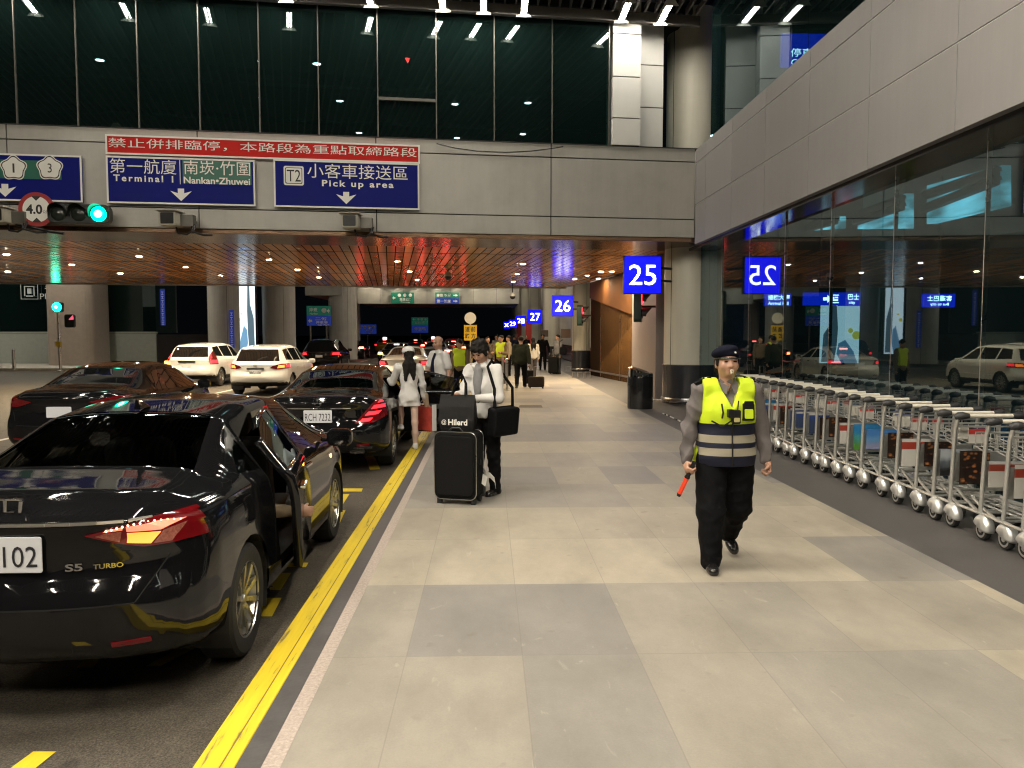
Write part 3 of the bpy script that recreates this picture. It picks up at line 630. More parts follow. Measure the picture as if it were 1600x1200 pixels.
put('lettering', 'T2', 448, 265, 470, 284, M_SK, y=-.011)
g = MB(); g.prism(arrow_poly(loc(541, 309), .22), -.008, -.002); g.build('arrow', M_SW, t)
t, loc, put = bsign('direction_sign', 'blue overhead sign with flower badges 1 and 3 at the left edge', (-105, 236), (127, 241), (-105, 311), M_SB)
g = MB(); a = loc(-70, 247); b = loc(96, 281); g.box(a[0], b[0], -.003, 0, b[1], a[1]); g.build('green_patch', M_SG, t)
for px, n in ((-40, '2'), (21.5, '1'), (78, '3')):
    c = loc(px, 262.5); g = MB()
    for rr, y0, mi in ((.235, -.006, 0), (.215, -.008, 1), (.195, -.010, 0)):
        g.prism([(c[0] + rr * (1 + .10 * math.cos(5 * (a - R(90)))) * math.cos(a), c[1] + rr * (1 + .10 * math.cos(5 * (a - R(90)))) * math.sin(a)) for a in [2 * math.pi * k / 60 for k in range(60)]], y0, y0 + .003, mi)
    g.build('badge', [M_SW, M_SK], t)
    q_ = 1.8 if n == '1' else 3.5; put('lettering', n, px - q_, 255.5, px + q_, 270, M_SK, .0, -.013)
g = MB(); g.prism(arrow_poly(loc(8, 297), .22), -.008, -.002); g.build('arrow', M_SW, t)

# height limit disc
c = beam_at(57, 327, .38); t = thing('height_limit_sign', 'round red ringed 4.0 height limit sign beside the traffic light', 'sign', c, BA)
g = MB(); g.prism(circle(0, 0, .335, 40), 0, .03); g.build('disc', mat('sign red ring', (.36, .02, .02), .45), t)
g = MB(); g.prism(circle(0, 0, .255, 40), -.004, 0); g.build('face', M_SW, t)
g = MB(); g.prism([(-.09, .255), (.09, .255), (0, .165)][::-1], -.008, -.003); g.prism([(-.09, -.255), (.09, -.255), (0, -.165)], -.008, -.003)
g.text('4.0', -.04, .0, .30, .19, -.008, bold=.03); g.text('公尺', .175, -.045, .13, .07, -.008); g.build('lettering', M_SK, t)
g = MB(); g.tube([(0, .03, 0), (0, .34, 0)], .03, 8); g.build('bracket', M_DSTEEL, t)
# signal heads
M_HOUS = mat('black signal housing', (.012, .014, .013), .45); M_GREEN = mat('lit green lens', (0, .5, .35), .3, emit=(.0, 1.0, .50), es=7); M_OFF = mat('unlit lens', (.02, .025, .02), .2)
M_RED = mat('lit red lens', (.5, 0, 0), .3, emit=(1, .03, .05), es=5); M_GREENC = mat('green lens core', (.5, 1, .9), .3, emit=(.25, 1, .75), es=20)
def visor(g, c, r, d=.22, M=None):
    n = 14; vs = []; fs = []
    for k, rr in ((0, r), (1, r * 1.05)):
        for j in range(n + 1):
            a = R(-20 + 220 * j / n); vs += [(c[0] + rr * math.cos(a), -.10 - (0 if k == 0 else d * (.35 + .65 * max(0, math.sin(a)))), c[1] + rr * math.sin(a))]
    for j in range(n): fs.append((j, j + 1, n + 1 + j + 1, n + 1 + j))
    g.add(vs, fs, 0, M)
c = beam_at(126, 335, .42); t = thing('traffic_light', 'horizontal traffic light showing green above the road', 'traffic light', c, BA)
g = MB(); g.prism(rrect(-.58, .58, -.19, .19, .12), -.1, .08); g.build('housing', M_HOUS, t, bevel=.01)
for x, mm in ((-.37, M_OFF), (0, M_OFF), (.37, M_GREEN)):
    g = MB(); g.lathe([(.150, 0), (.13, .03), (.07, .05), (0, .058)], 24, M=TR(x, -.1, 0) @ RX(R(90)), cap=False); o = g.build('lens', mm, t, smooth=True)
    if mm is M_GREEN:
        g = MB(); g.lathe([(.085, 0), (.05, .02), (0, .025)], 20, M=TR(x, -.142, 0) @ RX(R(90)), cap=False); g.build('lamp_core', M_GREENC, o, smooth=True)
    g = MB(); visor(g, (x, 0), .165); g.build('visor', M_HOUS, t)
for x in (-.3, .3): g = MB(); g.tube([(x, .08, 0), (x, .42, 0)], .035, 8); g.build('bracket', M_DSTEEL, t)
# post with green light on the far side
p = at_z(105, 579, ROAD); p.y = 40.2; p.x = (105 - 763) / 1250 * 40.2
t = thing('signal_post', 'slim post with a round green light on the far pavement', 'traffic light', (p.x, 40.2, ROAD))
g = MB(); g.tube([(0, 0, 0), (0, 0, 2.95)], .07, 10); g.lathe([(.14, 0), (.14, .06), (.07, .1)], 14); g.build('pole', M_STEEL, t, smooth=True)
zg = at_y(103, 480, 40.2).z - ROAD
g = MB(); g.prism(rrect(-.22, .22, zg - .24, zg + .24, .08), -.08, .1); g.build('housing', M_HOUS, t)
g = MB(); g.lathe([(.23, 0), (.18, .05), (0, .09)], 24, M=TR(-.03, -.085, zg) @ RX(R(90)), cap=False); g.build('lens', mat('bright green lens', (.4, 1, .9), .3, emit=(.0, 1, .52), es=9), t, smooth=True)
g = MB(); g.lathe([(.11, -.03), (.06, .0), (0, .01)], 18, M=TR(-.03, -.165, zg) @ RX(R(90)), cap=False); g.build('lamp_core', M_GREENC, t, smooth=True)
g = MB(); g.prism(rrect(.30, .75, zg - 1.0, zg - .35, .1), -.05, .15); g.build('side_housing', M_HOUS, t)
g = MB(); g.prism([(.52, zg - .62), (.72, zg - .40), (.74, zg - .60)], -.06, -.05); g.build('side_lens', M_RED, t)
g = MB(); g.box(-.12, .12, -.16, .0, 1.25, 1.5); g.build('button_box', mat('yellow box', (.6, .42, .03), .5), t)
# signals seen side-on by the terminal
def side_signal(px, py, Y, colx, label, redz=.2):
    p = at_y(px, py, Y); t = thing('side_signal', label, 'traffic light', p, R(75))
    g = MB(); g.prism(rrect(-.2, .2, -.42, .42, .1), -.08, .12); g.build('housing', mat('dark green signal housing', (.006, .03, .022), .4), t)
    for z, mm in ((redz, M_RED), (-.2, M_OFF)):
        g = MB(); g.lathe([(.15, 0), (.1, .04), (0, .05)], 18, M=TR(0, -.08, z) @ RX(R(90)), cap=False); g.build('lens', mm, t, smooth=True)
        g = MB(); visor(g, (0, z), .17, .26); g.build('visor', M_HOUS, t)
    g = MB(); d = colx - p.x; g.tube([(0, .1, 0), (d * math.cos(R(75)), -d * math.sin(R(75)) + .0, 0)], .03, 6); g.build('bracket', M_BLACK, t)
side_signal(907, 493, 33.2, 4.3, 'dark signal head with a red lens by the number 26 sign')
side_signal(998, 479, 21.5, 4.9, 'dark signal head under the number 25 sign')

# box cameras on the bridge with loose cable
def box_camera(px, py, label):
    c = beam_at(px, py, .42); t = thing('security_camera', label, 'camera', c, BA + R(-8), 'box cameras on the bridge')
    g = MB(); g.prism(rrect(-.17, .17, -.14, .14, .03), -.22, .16); g.build('housing', mat('cream camera housing', (.42, .40, .33), .5, var=.1), t)
    g = MB(); g.box(-.21, .21, -.30, .17, .141, .165); g.build('sunshade', mat('camera sunshade', (.40, .38, .32), .5), t)
    g = MB(); g.prism(rrect(-.13, .13, -.11, .11, .02), -.228, -.21); g.build('window', M_BLACK, t)
    g = MB(); g.box(.17, .42, .02, .2, -.12, .10); g.tube([(.3, .2, 0), (.3, .45, 0)], .05, 8); g.build('bracket', M_DSTEEL, t)
    g = MB(); g.tube([(.05, .1, -.15), (.12, .02, -.27), (.3, 0, -.30), (.42, .02, -.22), (.44, .1, -.1), (.36, .12, -.06), (.4, .0, -.24), (.6, .1, -.30), (.72, .25, -.28)], .022, 6); g.build('cable', M_BLACK, t, smooth=True)
box_camera(268, 343, 'cream box camera with black cable under the Terminal 1 sign')
box_camera(549, 347, 'cream box camera with black cable under the pick up area sign')
box_camera(3, 338, 'cream box camera with cable at the left edge under the sign')
g = MB(); g.tube([beam_at(x, y, .10) for x, y in ((-120, 338), (-40, 346), (20, 350), (55, 357), (78, 362), (100, 365))], .03, 6)
tag(g.build('hanging_cable', M_BLACK, smooth=True), 'black cable sagging along the lower left edge of the bridge', 'cable')
g = MB(); g.tube([beam_at(x, y, .03) for x, y in ((682, 224), (710, 231), (745, 236), (790, 238), (830, 236), (862, 232), (880, 229))], .012, 5)
tag(g.build('hanging_cable', M_BLACK, smooth=True), 'thin cable drooping over the top of the bridge right of the red banner', 'cable')

# dome cameras hung from the ceiling under the bridge
for px, py, lab in ((700, 432, 'small dome camera hanging below the red lit ceiling'), (801, 463, 'small dome camera hanging near the first number signs')):
    p = at_y(px, py, 27 if px < 750 else 34); t = thing('dome_camera', lab, 'camera', p)
    g = MB(); g.tube([(0, 0, .1), (0, 0, ZB0 - .06 - p.z)], .025, 8); g.build('stem', M_BLACK, t)
    g = MB(); g.lathe([(.0, .16), (.09, .15), (.13, .08), (.13, 0)], 18, cap=False); g.build('housing', mat('grey camera dome', (.3, .3, .28), .4), t, smooth=True)
    g = MB(); g.lathe([(.12, 0), (.11, -.06), (.07, -.11), (0, -.13)], 18, cap=False); g.build('dome', M_BLACK, t, smooth=True)

# ---------------------------------------------------------------- road signs further on
def road_sign(x0, y0, x1, y1, Y, label, rows, posts=None):
    a = at_y(x0, y0, Y); b = at_y(x1, y1, Y); w = b.x - a.x; h = a.z - b.z; c = (a + b) / 2
    t = thing('road_sign', label, 'sign', c)
    n = len(rows)
    for k, (m_, items) in enumerate(rows):
        zt_ = h / 2 - h * k / n; zb_ = h / 2 - h * (k + 1) / n
        g = MB(); g.box(-w / 2, w / 2, 0, .05, zb_ + .01, zt_); g.build('panel', m_, t)
        for body, fx, fz, fw, fh in items:
            g = MB(); cx = -w / 2 + fx * w; cz = zb_ + fz * (zt_ - zb_)
            if body == '<': g.prism([(cx + x * fw * w, cz + z * fh * (zt_ - zb_)) for x, z in ((-.5, 0), (0, .5), (0, .2), (.5, .2), (.5, -.2), (0, -.2), (0, -.5))][::-1], -.01, -.001)
            elif body == '>': g.prism([(cx - x * fw * w, cz + z * fh * (zt_ - zb_)) for x, z in ((-.5, 0), (0, .5), (0, .2), (.5, .2), (.5, -.2), (0, -.2), (0, -.5))], -.01, -.001)
            elif body == 'o': g.prism(circle(cx, cz, fh * (zt_ - zb_) / 2, 16), -.01, -.001)
            else: g.text(body, cx, cz, fw * w, fh * (zt_ - zb_), -.005, bold=.02)
            g.build('symbol' if body in '<>o' else 'lettering', M_SWF, t)
    if posts:
        for x in posts: g = MB(); g.tube([(x, .08, h / 2), (x, .08, -c.z + ROAD)], .06, 8); g.build('post', M_DSTEEL, t)
    else:
        for x in (-w * .3, w * .3): g = MB(); g.box(x - .04, x + .04, .05, .28, -h * .3, h * .3); g.build('bracket', M_DSTEEL, t)
M_SWF = mat('far sign lettering', (.75, .75, .72), .4); M_SGF = mat('far green sign', (.015, .16, .10), .4, emit=(.01, .12, .08), es=.35); M_SBF = mat('far blue sign', (.02, .05, .35), .4, emit=(.01, .03, .25), es=.5)
road_sign(479, 478, 517, 509, 50, 'green over blue road sign on two posts right of the broad columns', [(M_SGF, [('南崁', .28, .62, .34, .42), ('Nankan', .3, .22, .34, .2), ('o', .72, .55, .2, .5), ('>', .9, .5, .12, .5)]), (M_SBF, [('<', .14, .5, .16, .5), ('二航', .6, .7, .5, .35), ('停車場', .62, .34, .5, .3), ('Car Park', .7, .1, .5, .16)])], (-.55, .45))
road_sign(611, 457, 647, 474, 59.7, 'green road sign with three white circles on the far beam', [(M_SGF, [('<', .12, .5, .14, .35), ('o', .36, .75, .1, .32), ('o', .6, .75, .1, .32), ('o', .84, .75, .1, .32), ('高速公路', .62, .36, .5, .3), ('Freeway', .62, .1, .4, .14)])])
road_sign(680, 457, 717, 475, 59.7, 'green over blue road sign with right arrows on the far beam', [(M_SGF, [('南崁 竹圍', .36, .5, .6, .6), ('>', .86, .5, .2, .5)]), (M_SBF, [('第一航廈', .36, .5, .6, .6), ('>', .86, .5, .2, .5)])])
road_sign(643, 496, 669, 520, 88, 'green over blue road sign beyond the far beam in the middle', [(M_SGF, [('<', .15, .75, .2, .3), ('o', .4, .75, .1, .3), ('o', .62, .75, .1, .3), ('o', .84, .75, .1, .3), ('高速公路', .5, .3, .6, .35)]), (M_SBF, [('停車場', .5, .5, .7, .5)])], (0,))
road_sign(560, 507, 588, 522, 82, 'small blue road sign with white circles right of the columns', [(M_SBF, [('<', .15, .7, .15, .4), ('o', .36, .72, .1, .35), ('o', .6, .72, .1, .35), ('o', .84, .72, .1, .35), ('航廈', .6, .25, .4, .35)])], (0,))
# yellow board under a white round mirror
p = at_y(735, 520, 30); t = thing('warning_board', 'yellow board with black characters under a round white disc', 'sign', (p.x, 30, 0))
g = MB(); g.tube([(0, .05, 0), (0, .05, 2.3)], .03, 8); g.build('post', M_STEEL, t)
g = MB(); g.box(-.24, .24, 0, .03, p.z - .29, p.z + .29); g.build('board', mat('yellow board', (.65, .42, .02), .5), t)
g = MB()
for ch, x, z in (('道', -.11, .13), ('路', -.11, -.12), ('前', .11, .13), ('方', .11, -.12)): g.text(ch, x, p.z + z, .17, .19, -.004, bold=.02)
g.build('lettering', M_SK, t)
zd = at_y(735, 497, 30).z; g = MB(); g.prism(circle(0, zd, .215, 28), -.02, .04); g.build('disc', mat('white disc', (.72, .72, .66), .4), t)
# advertising lightbox and a mirrored twin added in the hall as its reflection
M_ADW = mat('lit white advert', (.8, .9, 1), .4, emit=(.78, .92, 1.0), es=1.5)
M_ADB = mat('lit pale blue advert', (.2, .4, .7), .4, emit=(.16, .34, .52), es=1.0); M_ADY = mat('lit yellow advert', (.8, .7, .1), .4, emit=(.85, .75, .08), es=1.0); M_ADG = mat('lit grey advert', (.1, .15, .2), .4, emit=(.10, .16, .2), es=1.0)
def lightbox(name, label, c, w, h, mir, k=1):
    t = thing(name, label, 'lightbox', c); s = -1 if mir else 1
    g = MB(); g.box(-w / 2 - .06, w / 2 + .06, 0, .3, -h / 2 - .06, h / 2 + .06); g.build('case', M_BLACK, t)
    g = MB(); g.box(-w / 2, w / 2, -.012, 0, -h / 2, h / 2); g.build('face', M_ADW, t)
    g = MB(); P = [(.12, .5), (.17, .55), (.22, .5), (.24, .2), (.42, 0), (.46, -.5), (.16, -.5), (.10, -.2), (.08, .1)]
    P = [(s * x * w, z * h * .96) for x, z in P]; g.prism(P if not mir else P[::-1], -.02, -.012); g.build('tall_shape', M_ADG, t)
    g = MB(); P = [(s * (x * w), z * h) for x, z in ((-.1, -.1), (.06, -.16), (.1, -.34), (-.02, -.5), (-.4, -.5), (-.3, -.3))]; g.prism(P if not mir else P[::-1], -.019, -.012); g.build('pale_shape', M_ADB, t)
    g = MB(); g.prism(circle(s * -.36 * w, -.02 * h, .10 * w, 14), -.021, -.012); g.prism(circle(s * -.22 * w, .06 * h, .06 * w, 12), -.021, -.012); g.build('yellow_shape', M_ADY, t)
p = at_y(384, 497, 48); lightbox('advert_lightbox', 'tall bright white lightbox between two broad columns', p, 1.12, 4.3, False)
p = at_y(1314, 522, 26); lightbox('reflected_lightbox', 'mirrored lightbox added behind the shopfront glass as the advert lightbox reflection', p, 1.4, 1.9, True)
# hall signs behind the glass
M_HB = mat('hall sign blue', (.01, .01, .2), .4, emit=(.0, .03, .9), es=1.6); M_HW = mat('hall sign lettering', (1, 1, 1), .4, emit=(.75, .9, 1), es=7)
def hall_sign(x0, y0, x1, y1, Y, label, items):
    a = at_y(x0, y0, Y); b = at_y(x1, y1, Y); c = (a + b) / 2; w = b.x - a.x; h = a.z - b.z
    t = thing('hall_sign', label, 'sign', c)
    g = MB(); g.box(-w / 2, w / 2, 0, .12, -h / 2, h / 2); g.build('panel', M_HB, t)
    for body, fx, fz, fw, fh, mi in items:
        g = MB()
        if body == '>': g.prism([(-w / 2 + fx * w - x * fw * w, -h / 2 + fz * h + z * fh * h) for x, z in ((-.5, 0), (0, .5), (0, .2), (.5, .2), (.5, -.2), (0, -.2), (0, -.5))], -.01, -.001); g.build('arrow', M_HW, t)
        elif body == '#':
            cx, cz = -w / 2 + fx * w, -h / 2 + fz * h; rr = fh * h / 2
            for q in ((cx - rr, cx + rr, cz + rr * .8, cz + rr), (cx - rr, cx + rr, cz - rr, cz - rr * .8), (cx - rr, cx - rr * .8, cz - rr * .8, cz + rr * .8), (cx - rr * .4, cx + rr * .8, cz - rr * .5, cz - rr * .1), (cx - rr * .4, cx - rr * .1, cz, cz + rr * .5), (cx + rr * .1, cx + rr * .8, cz + rr * .15, cz + rr * .5)): g.box(q[0], q[1], -.01, -.001, q[2], q[3])
            g.build('pictogram', M_HW, t)
        else: g.text(body, -w / 2 + fx * w, -h / 2 + fz * h, fw * w, fh * h, -.005, bold=.015, mirror=mi); g.build('lettering', M_HW, t)
    g = MB(); g.tube([(0, .06, h / 2), (0, .06, 5.86 - c.z)], .03, 6); g.build('hanger', M_BLACK, t)
hall_sign(1196, 458, 1236, 478, 20.5, 'blue hall sign reading Arrival hall behind the shopfront glass', [('接機大廳', .52, .66, .84, .42, False), ('Arrival hall', .5, .2, .8, .26, False)])
hall_sign(1257, 457, 1308, 477, 21.5, 'blue hall sign with white arrow and pictogram behind the glass', [('>', .70, .5, .26, .6, False), ('#', .92, .5, .2, .66, False)])
hall_sign(1312, 457, 1384, 478, 21.5, 'blue hall sign reading city under two characters behind the glass', [('巴士', .30, .68, .24, .44, False), ('city', .27, .22, .14, .26, False)])
hall_sign(1444, 459, 1492, 480, 21, 'blue sign added behind the glass as a mirrored Bus to city reflection', [('客運巴士', .5, .66, .8, .42, True), ('Bus to city', .5, .2, .6, .26, True)])  # added sign with reversed lettering, stands in for a reflection in the glass
hall_sign(1377, 484, 1407, 518, 27, 'narrow blue hall sign low behind the shopfront glass', [('>', .5, .78, .5, .2, False), ('#', .3, .3, .2, .2, False)])
# blue car park sign board added high behind the upper glass
p0 = at_y(1222, 52, 19.0); p1 = at_y(1268, 104, 19.0); c = (p0 + p1) / 2; w = p1.x - p0.x; h = p0.z - p1.z
t = thing('upper_sign', 'blue lit Car Park sign added high behind the glazing on the right', 'sign', c)
g = MB(); g.box(-w / 2, w / 2 + .6, 0, .1, -h / 2, h / 2); g.build('panel', M_HB, t)
g = MB(); g.text('Car Park', .05 + .25, -h * .38, w * 1.2, h * .2, -.005); g.build('lettering', M_HW, t); g = MB(); g.text('停車場', .25, -h * .08, w * 1.1, h * .26, -.005); g.build('lettering', M_HW, t)
# icon and lettering on the glass of the left block
p = at_y(46, 455, 47.9); t = thing('window_lettering', 'white luggage pictogram and Please lettering on the far left glass', 'sign', p)
g = MB()
for q in ((-.5, .5, .44, .47), (-.5, .5, -.47, -.44), (-.5, -.47, -.44, .44), (.47, .5, -.44, .44), (-.3, .3, .25, .3), (-.3, -.24, -.28, .25), (.24, .3, -.28, .25), (-.12, .12, -.15, .16), (-.2, .2, -.32, -.25)): g.box(q[0], q[1], -.02, 0, q[2], q[3])
g.build('pictogram', mat('frosted white', (.5, .52, .5), .5, emit=(.3, .32, .3), es=.25), t)
g = MB(); g.text('手推', 1.45, .22, 1.1, .5, -.01); g.build('lettering', MATS['frosted white'], t); g = MB(); g.text('Please', 1.3, -.30, 1.4, .32, -.01); g.build('lettering', MATS['frosted white'], t)
# vertical blue banners on columns
for x, y, Y in ((362, 514, 44.9), (254, 480, 47.5)):
    p = at_y(x, y, Y); t = thing('column_banner', 'narrow vertical blue banner on the column left of the lightbox' if x == 362 else 'narrow vertical blue banner at the corner of the left block', 'banner', p)
    g = MB(); g.box(-.13, .13, 0, .04, -1.05, 1.05); g.build('panel', M_SBF, t)
    g = MB()
    for k in range(8): z = .9 - k * .25; g.box(-.07, .07, -.006, 0, z - .03, z); g.box(-.012, .012, -.006, 0, z - .15, z - .03); g.box(-.07, .07, -.006, 0, z - .17, z - .15)
    g.build('marks', M_SWF, t)
# red banners between far columns
for x, Y, lab in ((811, 70, 'left one of two red banners by the far columns'), (826, 60, 'right one of two red banners by the far columns')):
    p = at_y(x, 520, Y); g = MB(); g.box(-.22, .22, 0, .05, -.85, .85); tag(g.build('red_banner', mat('red banner', (.5, .04, .03), .5), loc=p), lab, 'banner')
# ---------------------------------------------------------------- cars
from mathutils.bvhtree import BVHTree
def bspline_basis(n, m, p=3):
    kn = np.concatenate([np.zeros(p), np.linspace(0, 1, n - p + 1), np.ones(p)]); u = np.linspace(0, 1 - 1e-9, m)
    B = np.zeros((m, len(kn) - 1))
    for i in range(len(kn) - 1): B[:, i] = (u >= kn[i]) & (u < kn[i + 1])
    for k in range(1, p + 1):
        C = np.zeros((m, len(kn) - 1 - k))
        for i in range(len(kn) - 1 - k):
            a = kn[i + k] - kn[i]; b = kn[i + k + 1] - kn[i + 1]
            if a > 0: C[:, i] += (u - kn[i]) / a * B[:, i]
            if b > 0: C[:, i] += (kn[i + k + 1] - u) / b * B[:, i + 1]
        B = C
    return B
def smooth_rows(rows, t):
    rows = np.array(rows); d = np.linspace(-.1, 1.1, 601); out = []
    k = np.exp(-np.linspace(-2.2, 2.2, 17) ** 2); k /= k.sum()
    for c in range(1, rows.shape[1]):
        v = np.interp(d, rows[:, 0], rows[:, c])
        e0 = rows[0, c] + (d - 0) * (rows[1, c] - rows[0, c]) / rows[1, 0]; v = np.where(d < 0, e0, v)
        e1 = rows[-1, c] + (d - 1) * (rows[-1, c] - rows[-2, c]) / (1 - rows[-2, 0]); v = np.where(d > 1, e1, v)
        v = np.convolve(np.pad(v, 8, mode='edge'), k, 'valid'); out.append(np.interp(t, d, v))
    return out
SEDAN = [(0, 1.00, .985, .60, .90, .74, .80, .28), (.02, 1.05, 1.03, .62, .94, .78, .84, .26), (.06, 1.085, 1.065, .62, .965, .82, .875, .27), (.12, 1.10, 1.075, .62, .975, .845, .89, .24),
         (.17, 1.12, 1.09, .62, .975, .85, .895, .22), (.24, 1.25, 1.19, .60, .965, .855, .90, .20), (.31, 1.36, 1.30, .57, .955, .86, .90, .20), (.42, 1.415, 1.35, .56, .945, .86, .90, .20),
         (.52, 1.42, 1.355, .56, .935, .86, .90, .20), (.60, 1.385, 1.32, .56, .93, .86, .90, .20), (.68, 1.26, 1.21, .58, .925, .855, .90, .20), (.76, 1.09, 1.05, .62, .92, .85, .895, .20),
         (.84, 1.00, .965, .62, .89, .82, .88, .20), (.93, .88, .85, .55, .80, .73, .82, .22), (.98, .78, .75, .48, .71, .62, .74, .25), (1, .68, .66, .42, .62, .54, .66, .28)]
SUV = [(0, .97, .95, .66, .90, .74, .80, .42), (.02, 1.03, 1.0, .68, .95, .79, .85, .38), (.04, 1.14, 1.10, .68, .99, .83, .88, .34), (.09, 1.42, 1.37, .63, 1.02, .855, .90, .28), (.13, 1.50, 1.44, .61, 1.02, .865, .91, .26),
       (.28, 1.55, 1.49, .60, 1.01, .87, .915, .24), (.45, 1.56, 1.50, .60, .99, .87, .915, .24), (.58, 1.50, 1.44, .59, .98, .87, .915, .24), (.66, 1.33, 1.28, .60, .97, .865, .91, .24), (.75, 1.12, 1.08, .64, .96, .86, .905, .24),
       (.84, 1.03, 1.0, .64, .93, .83, .89, .24), (.93, .92, .89, .57, .84, .75, .84, .26), (.98, .82, .79, .5, .75, .64, .76, .3), (1, .72, .70, .44, .66, .56, .68, .33)]
def car_shell(rows, L, NY, NS, zs=1.0, ws=1.0):
    t = np.concatenate([np.linspace(0, .06, max(4, NY // 12), endpoint=False), np.linspace(.06, .94, NY, endpoint=False), np.linspace(.94, 1, max(4, NY // 12))])
    zt, zr, wr, zsh, wb, wm, zb = smooth_rows(rows, t); n = len(t)
    ctrl = np.zeros((n, 16, 2)); lerp = lambda a, b, u: a + (b - a) * u
    bx, bz = wb - .025, zsh + .03
    C = [(0 * wm, zb), (wm * .75, zb), (wm * .96, zb + .005), (wm, zb + .09), (wm + .004, zb * .4 + zsh * .6 - .12), (wm + .004, lerp(zb, zsh, .78)), (lerp(wm, wb, .8), zsh - .015), (wb, zsh), (bx, bz),
         (lerp(bx, wr, .35), lerp(bz, zr, .35)), (lerp(bx, wr, .78), lerp(bz, zr, .78)), (wr, lerp(zr, zt, .05)), (lerp(wr, wr * .9, .5), lerp(zr, zt, .42)), (wr * .72, lerp(zr, zt, .84)), (wr * .35, zt), (0 * wm, zt)]
    for i, (a, b) in enumerate(C): ctrl[:, i, 0] = a; ctrl[:, i, 1] = b
    half = np.einsum('mk,nkd->nmd', bspline_basis(16, NS), ctrl)
    half[:, :, 0] *= ws; half[:, :, 1] *= zs; half[:, 0, 0] = 0; half[:, -1, 0] = 0
    ring = np.concatenate([half, half[:, -2:0:-1] * np.array([-1, 1])], axis=1); K = ring.shape[1]
    y = np.repeat((-L / 2 + t * L)[:, None], K, 1)
    caps = [.985, .96, .925, .88, .82, .72, .6, .45, .3, .15]; rings = []; ys = []
    def cap(r, yy, zc, d, sgn):
        R_ = []; Y_ = []
        for s in caps:
            q = r.copy(); q[:, 0] *= s; q[:, 1] = zc + (q[:, 1] - zc) * s; R_.append(q); Y_.append(yy + sgn * d * (1 - s ** 3.2) ** .36)
        return R_, Y_
    r0, y0 = cap(ring[0], y[0], .66 * zs, .07, -1); r1, y1 = cap(ring[-1], y[-1], .46 * zs, .09, 1)
    P = np.concatenate([np.array(r0[::-1]), ring, np.array(r1)]); Y = np.concatenate([np.array(y0[::-1]), y, np.array(y1)])
    # plan curvature and the stepped profile of bumper and boot lid
    dr = np.clip(Y + L / 2, 0, None); w = np.clip(1 - dr / .95, 0, 1) ** 2; Y = Y + .24 * np.abs(P[..., 0] / .88) ** 2.6 * w
    zz = P[..., 1] / zs; prof = np.interp(zz, [.25, .33, .42, .60, .68, .74, .90, .98, 1.04, 1.2], [.12, .03, -.03, -.035, .0, .045, .035, -.01, .0, 0]); Y = Y + prof * np.clip(1 - dr / .35, 0, 1)
    df = np.clip(L / 2 - Y, 0, None); w = np.clip(1 - df / 1.1, 0, 1) ** 2; Y = Y - .38 * np.abs(P[..., 0] / .88) ** 2.4 * w
    V = np.stack([P[..., 0], Y, P[..., 1]], -1); n = len(V); bm = bmesh.new()
    vs = [bm.verts.new(v) for v in V.reshape(-1, 3).tolist()]
    for i in range(n - 1):
        for j in range(K):
            j2 = (j + 1) % K; bm.faces.new((vs[i * K + j], vs[i * K + j2], vs[(i + 1) * K + j2], vs[(i + 1) * K + j]))
    bm.faces.new(vs[:K]); bm.faces.new(vs[(n - 1) * K:][::-1])
    bmesh.ops.recalc_face_normals(bm, faces=bm.faces[:]); bm.normal_update()
    return bm
AX = {'yz': (1, 2), 'xz': (0, 2), 'xy': (0, 1)}
def stencil(bm, poly, ax, filt):
    """cut an outline into a skin and return the faces inside it"""
    i, j = AX[ax]; A = sum(poly[k][0] * poly[(k + 1) % len(poly)][1] - poly[(k + 1) % len(poly)][0] * poly[k][1] for k in range(len(poly)))
    if A < 0: poly = poly[::-1]
    lo = (min(p[0] for p in poly), min(p[1] for p in poly)); hi = (max(p[0] for p in poly), max(p[1] for p in poly)); cand = []
    for f in bm.faces:
        if not filt(f.calc_center_median(), f.normal): continue
        a = [v.co[i] for v in f.verts]; b = [v.co[j] for v in f.verts]
        if max(a) < lo[0] or min(a) > hi[0] or max(b) < lo[1] or min(b) > hi[1]: continue
        cand.append(f)
    n = len(poly)
    for k in range(n):
        a, b = poly[k], poly[(k + 1) % n]; co = [0, 0, 0]; no = [0, 0, 0]
        co[i], co[j] = a; no[i], no[j] = (b[1] - a[1]), -(b[0] - a[0])
        if Vector(no).length < 1e-9: continue
        geom = set(cand)
        for f in cand: geom.update(f.edges); geom.update(f.verts)
        r = bmesh.ops.bisect_plane(bm, geom=list(geom), dist=1e-5, plane_co=co, plane_no=Vector(no).normalized())
        cand = [g for g in r['geom'] if isinstance(g, bmesh.types.BMFace) and g.is_valid]
    out = []
    for f in cand:
        c = f.calc_center_median(); p = (c[i], c[j])
        if all((poly[(k + 1) % n][0] - poly[k][0]) * (p[1] - poly[k][1]) - (poly[(k + 1) % n][1] - poly[k][1]) * (p[0] - poly[k][0]) >= -1e-7 for k in range(n)): out.append(f)
    bm.normal_update()
    return out
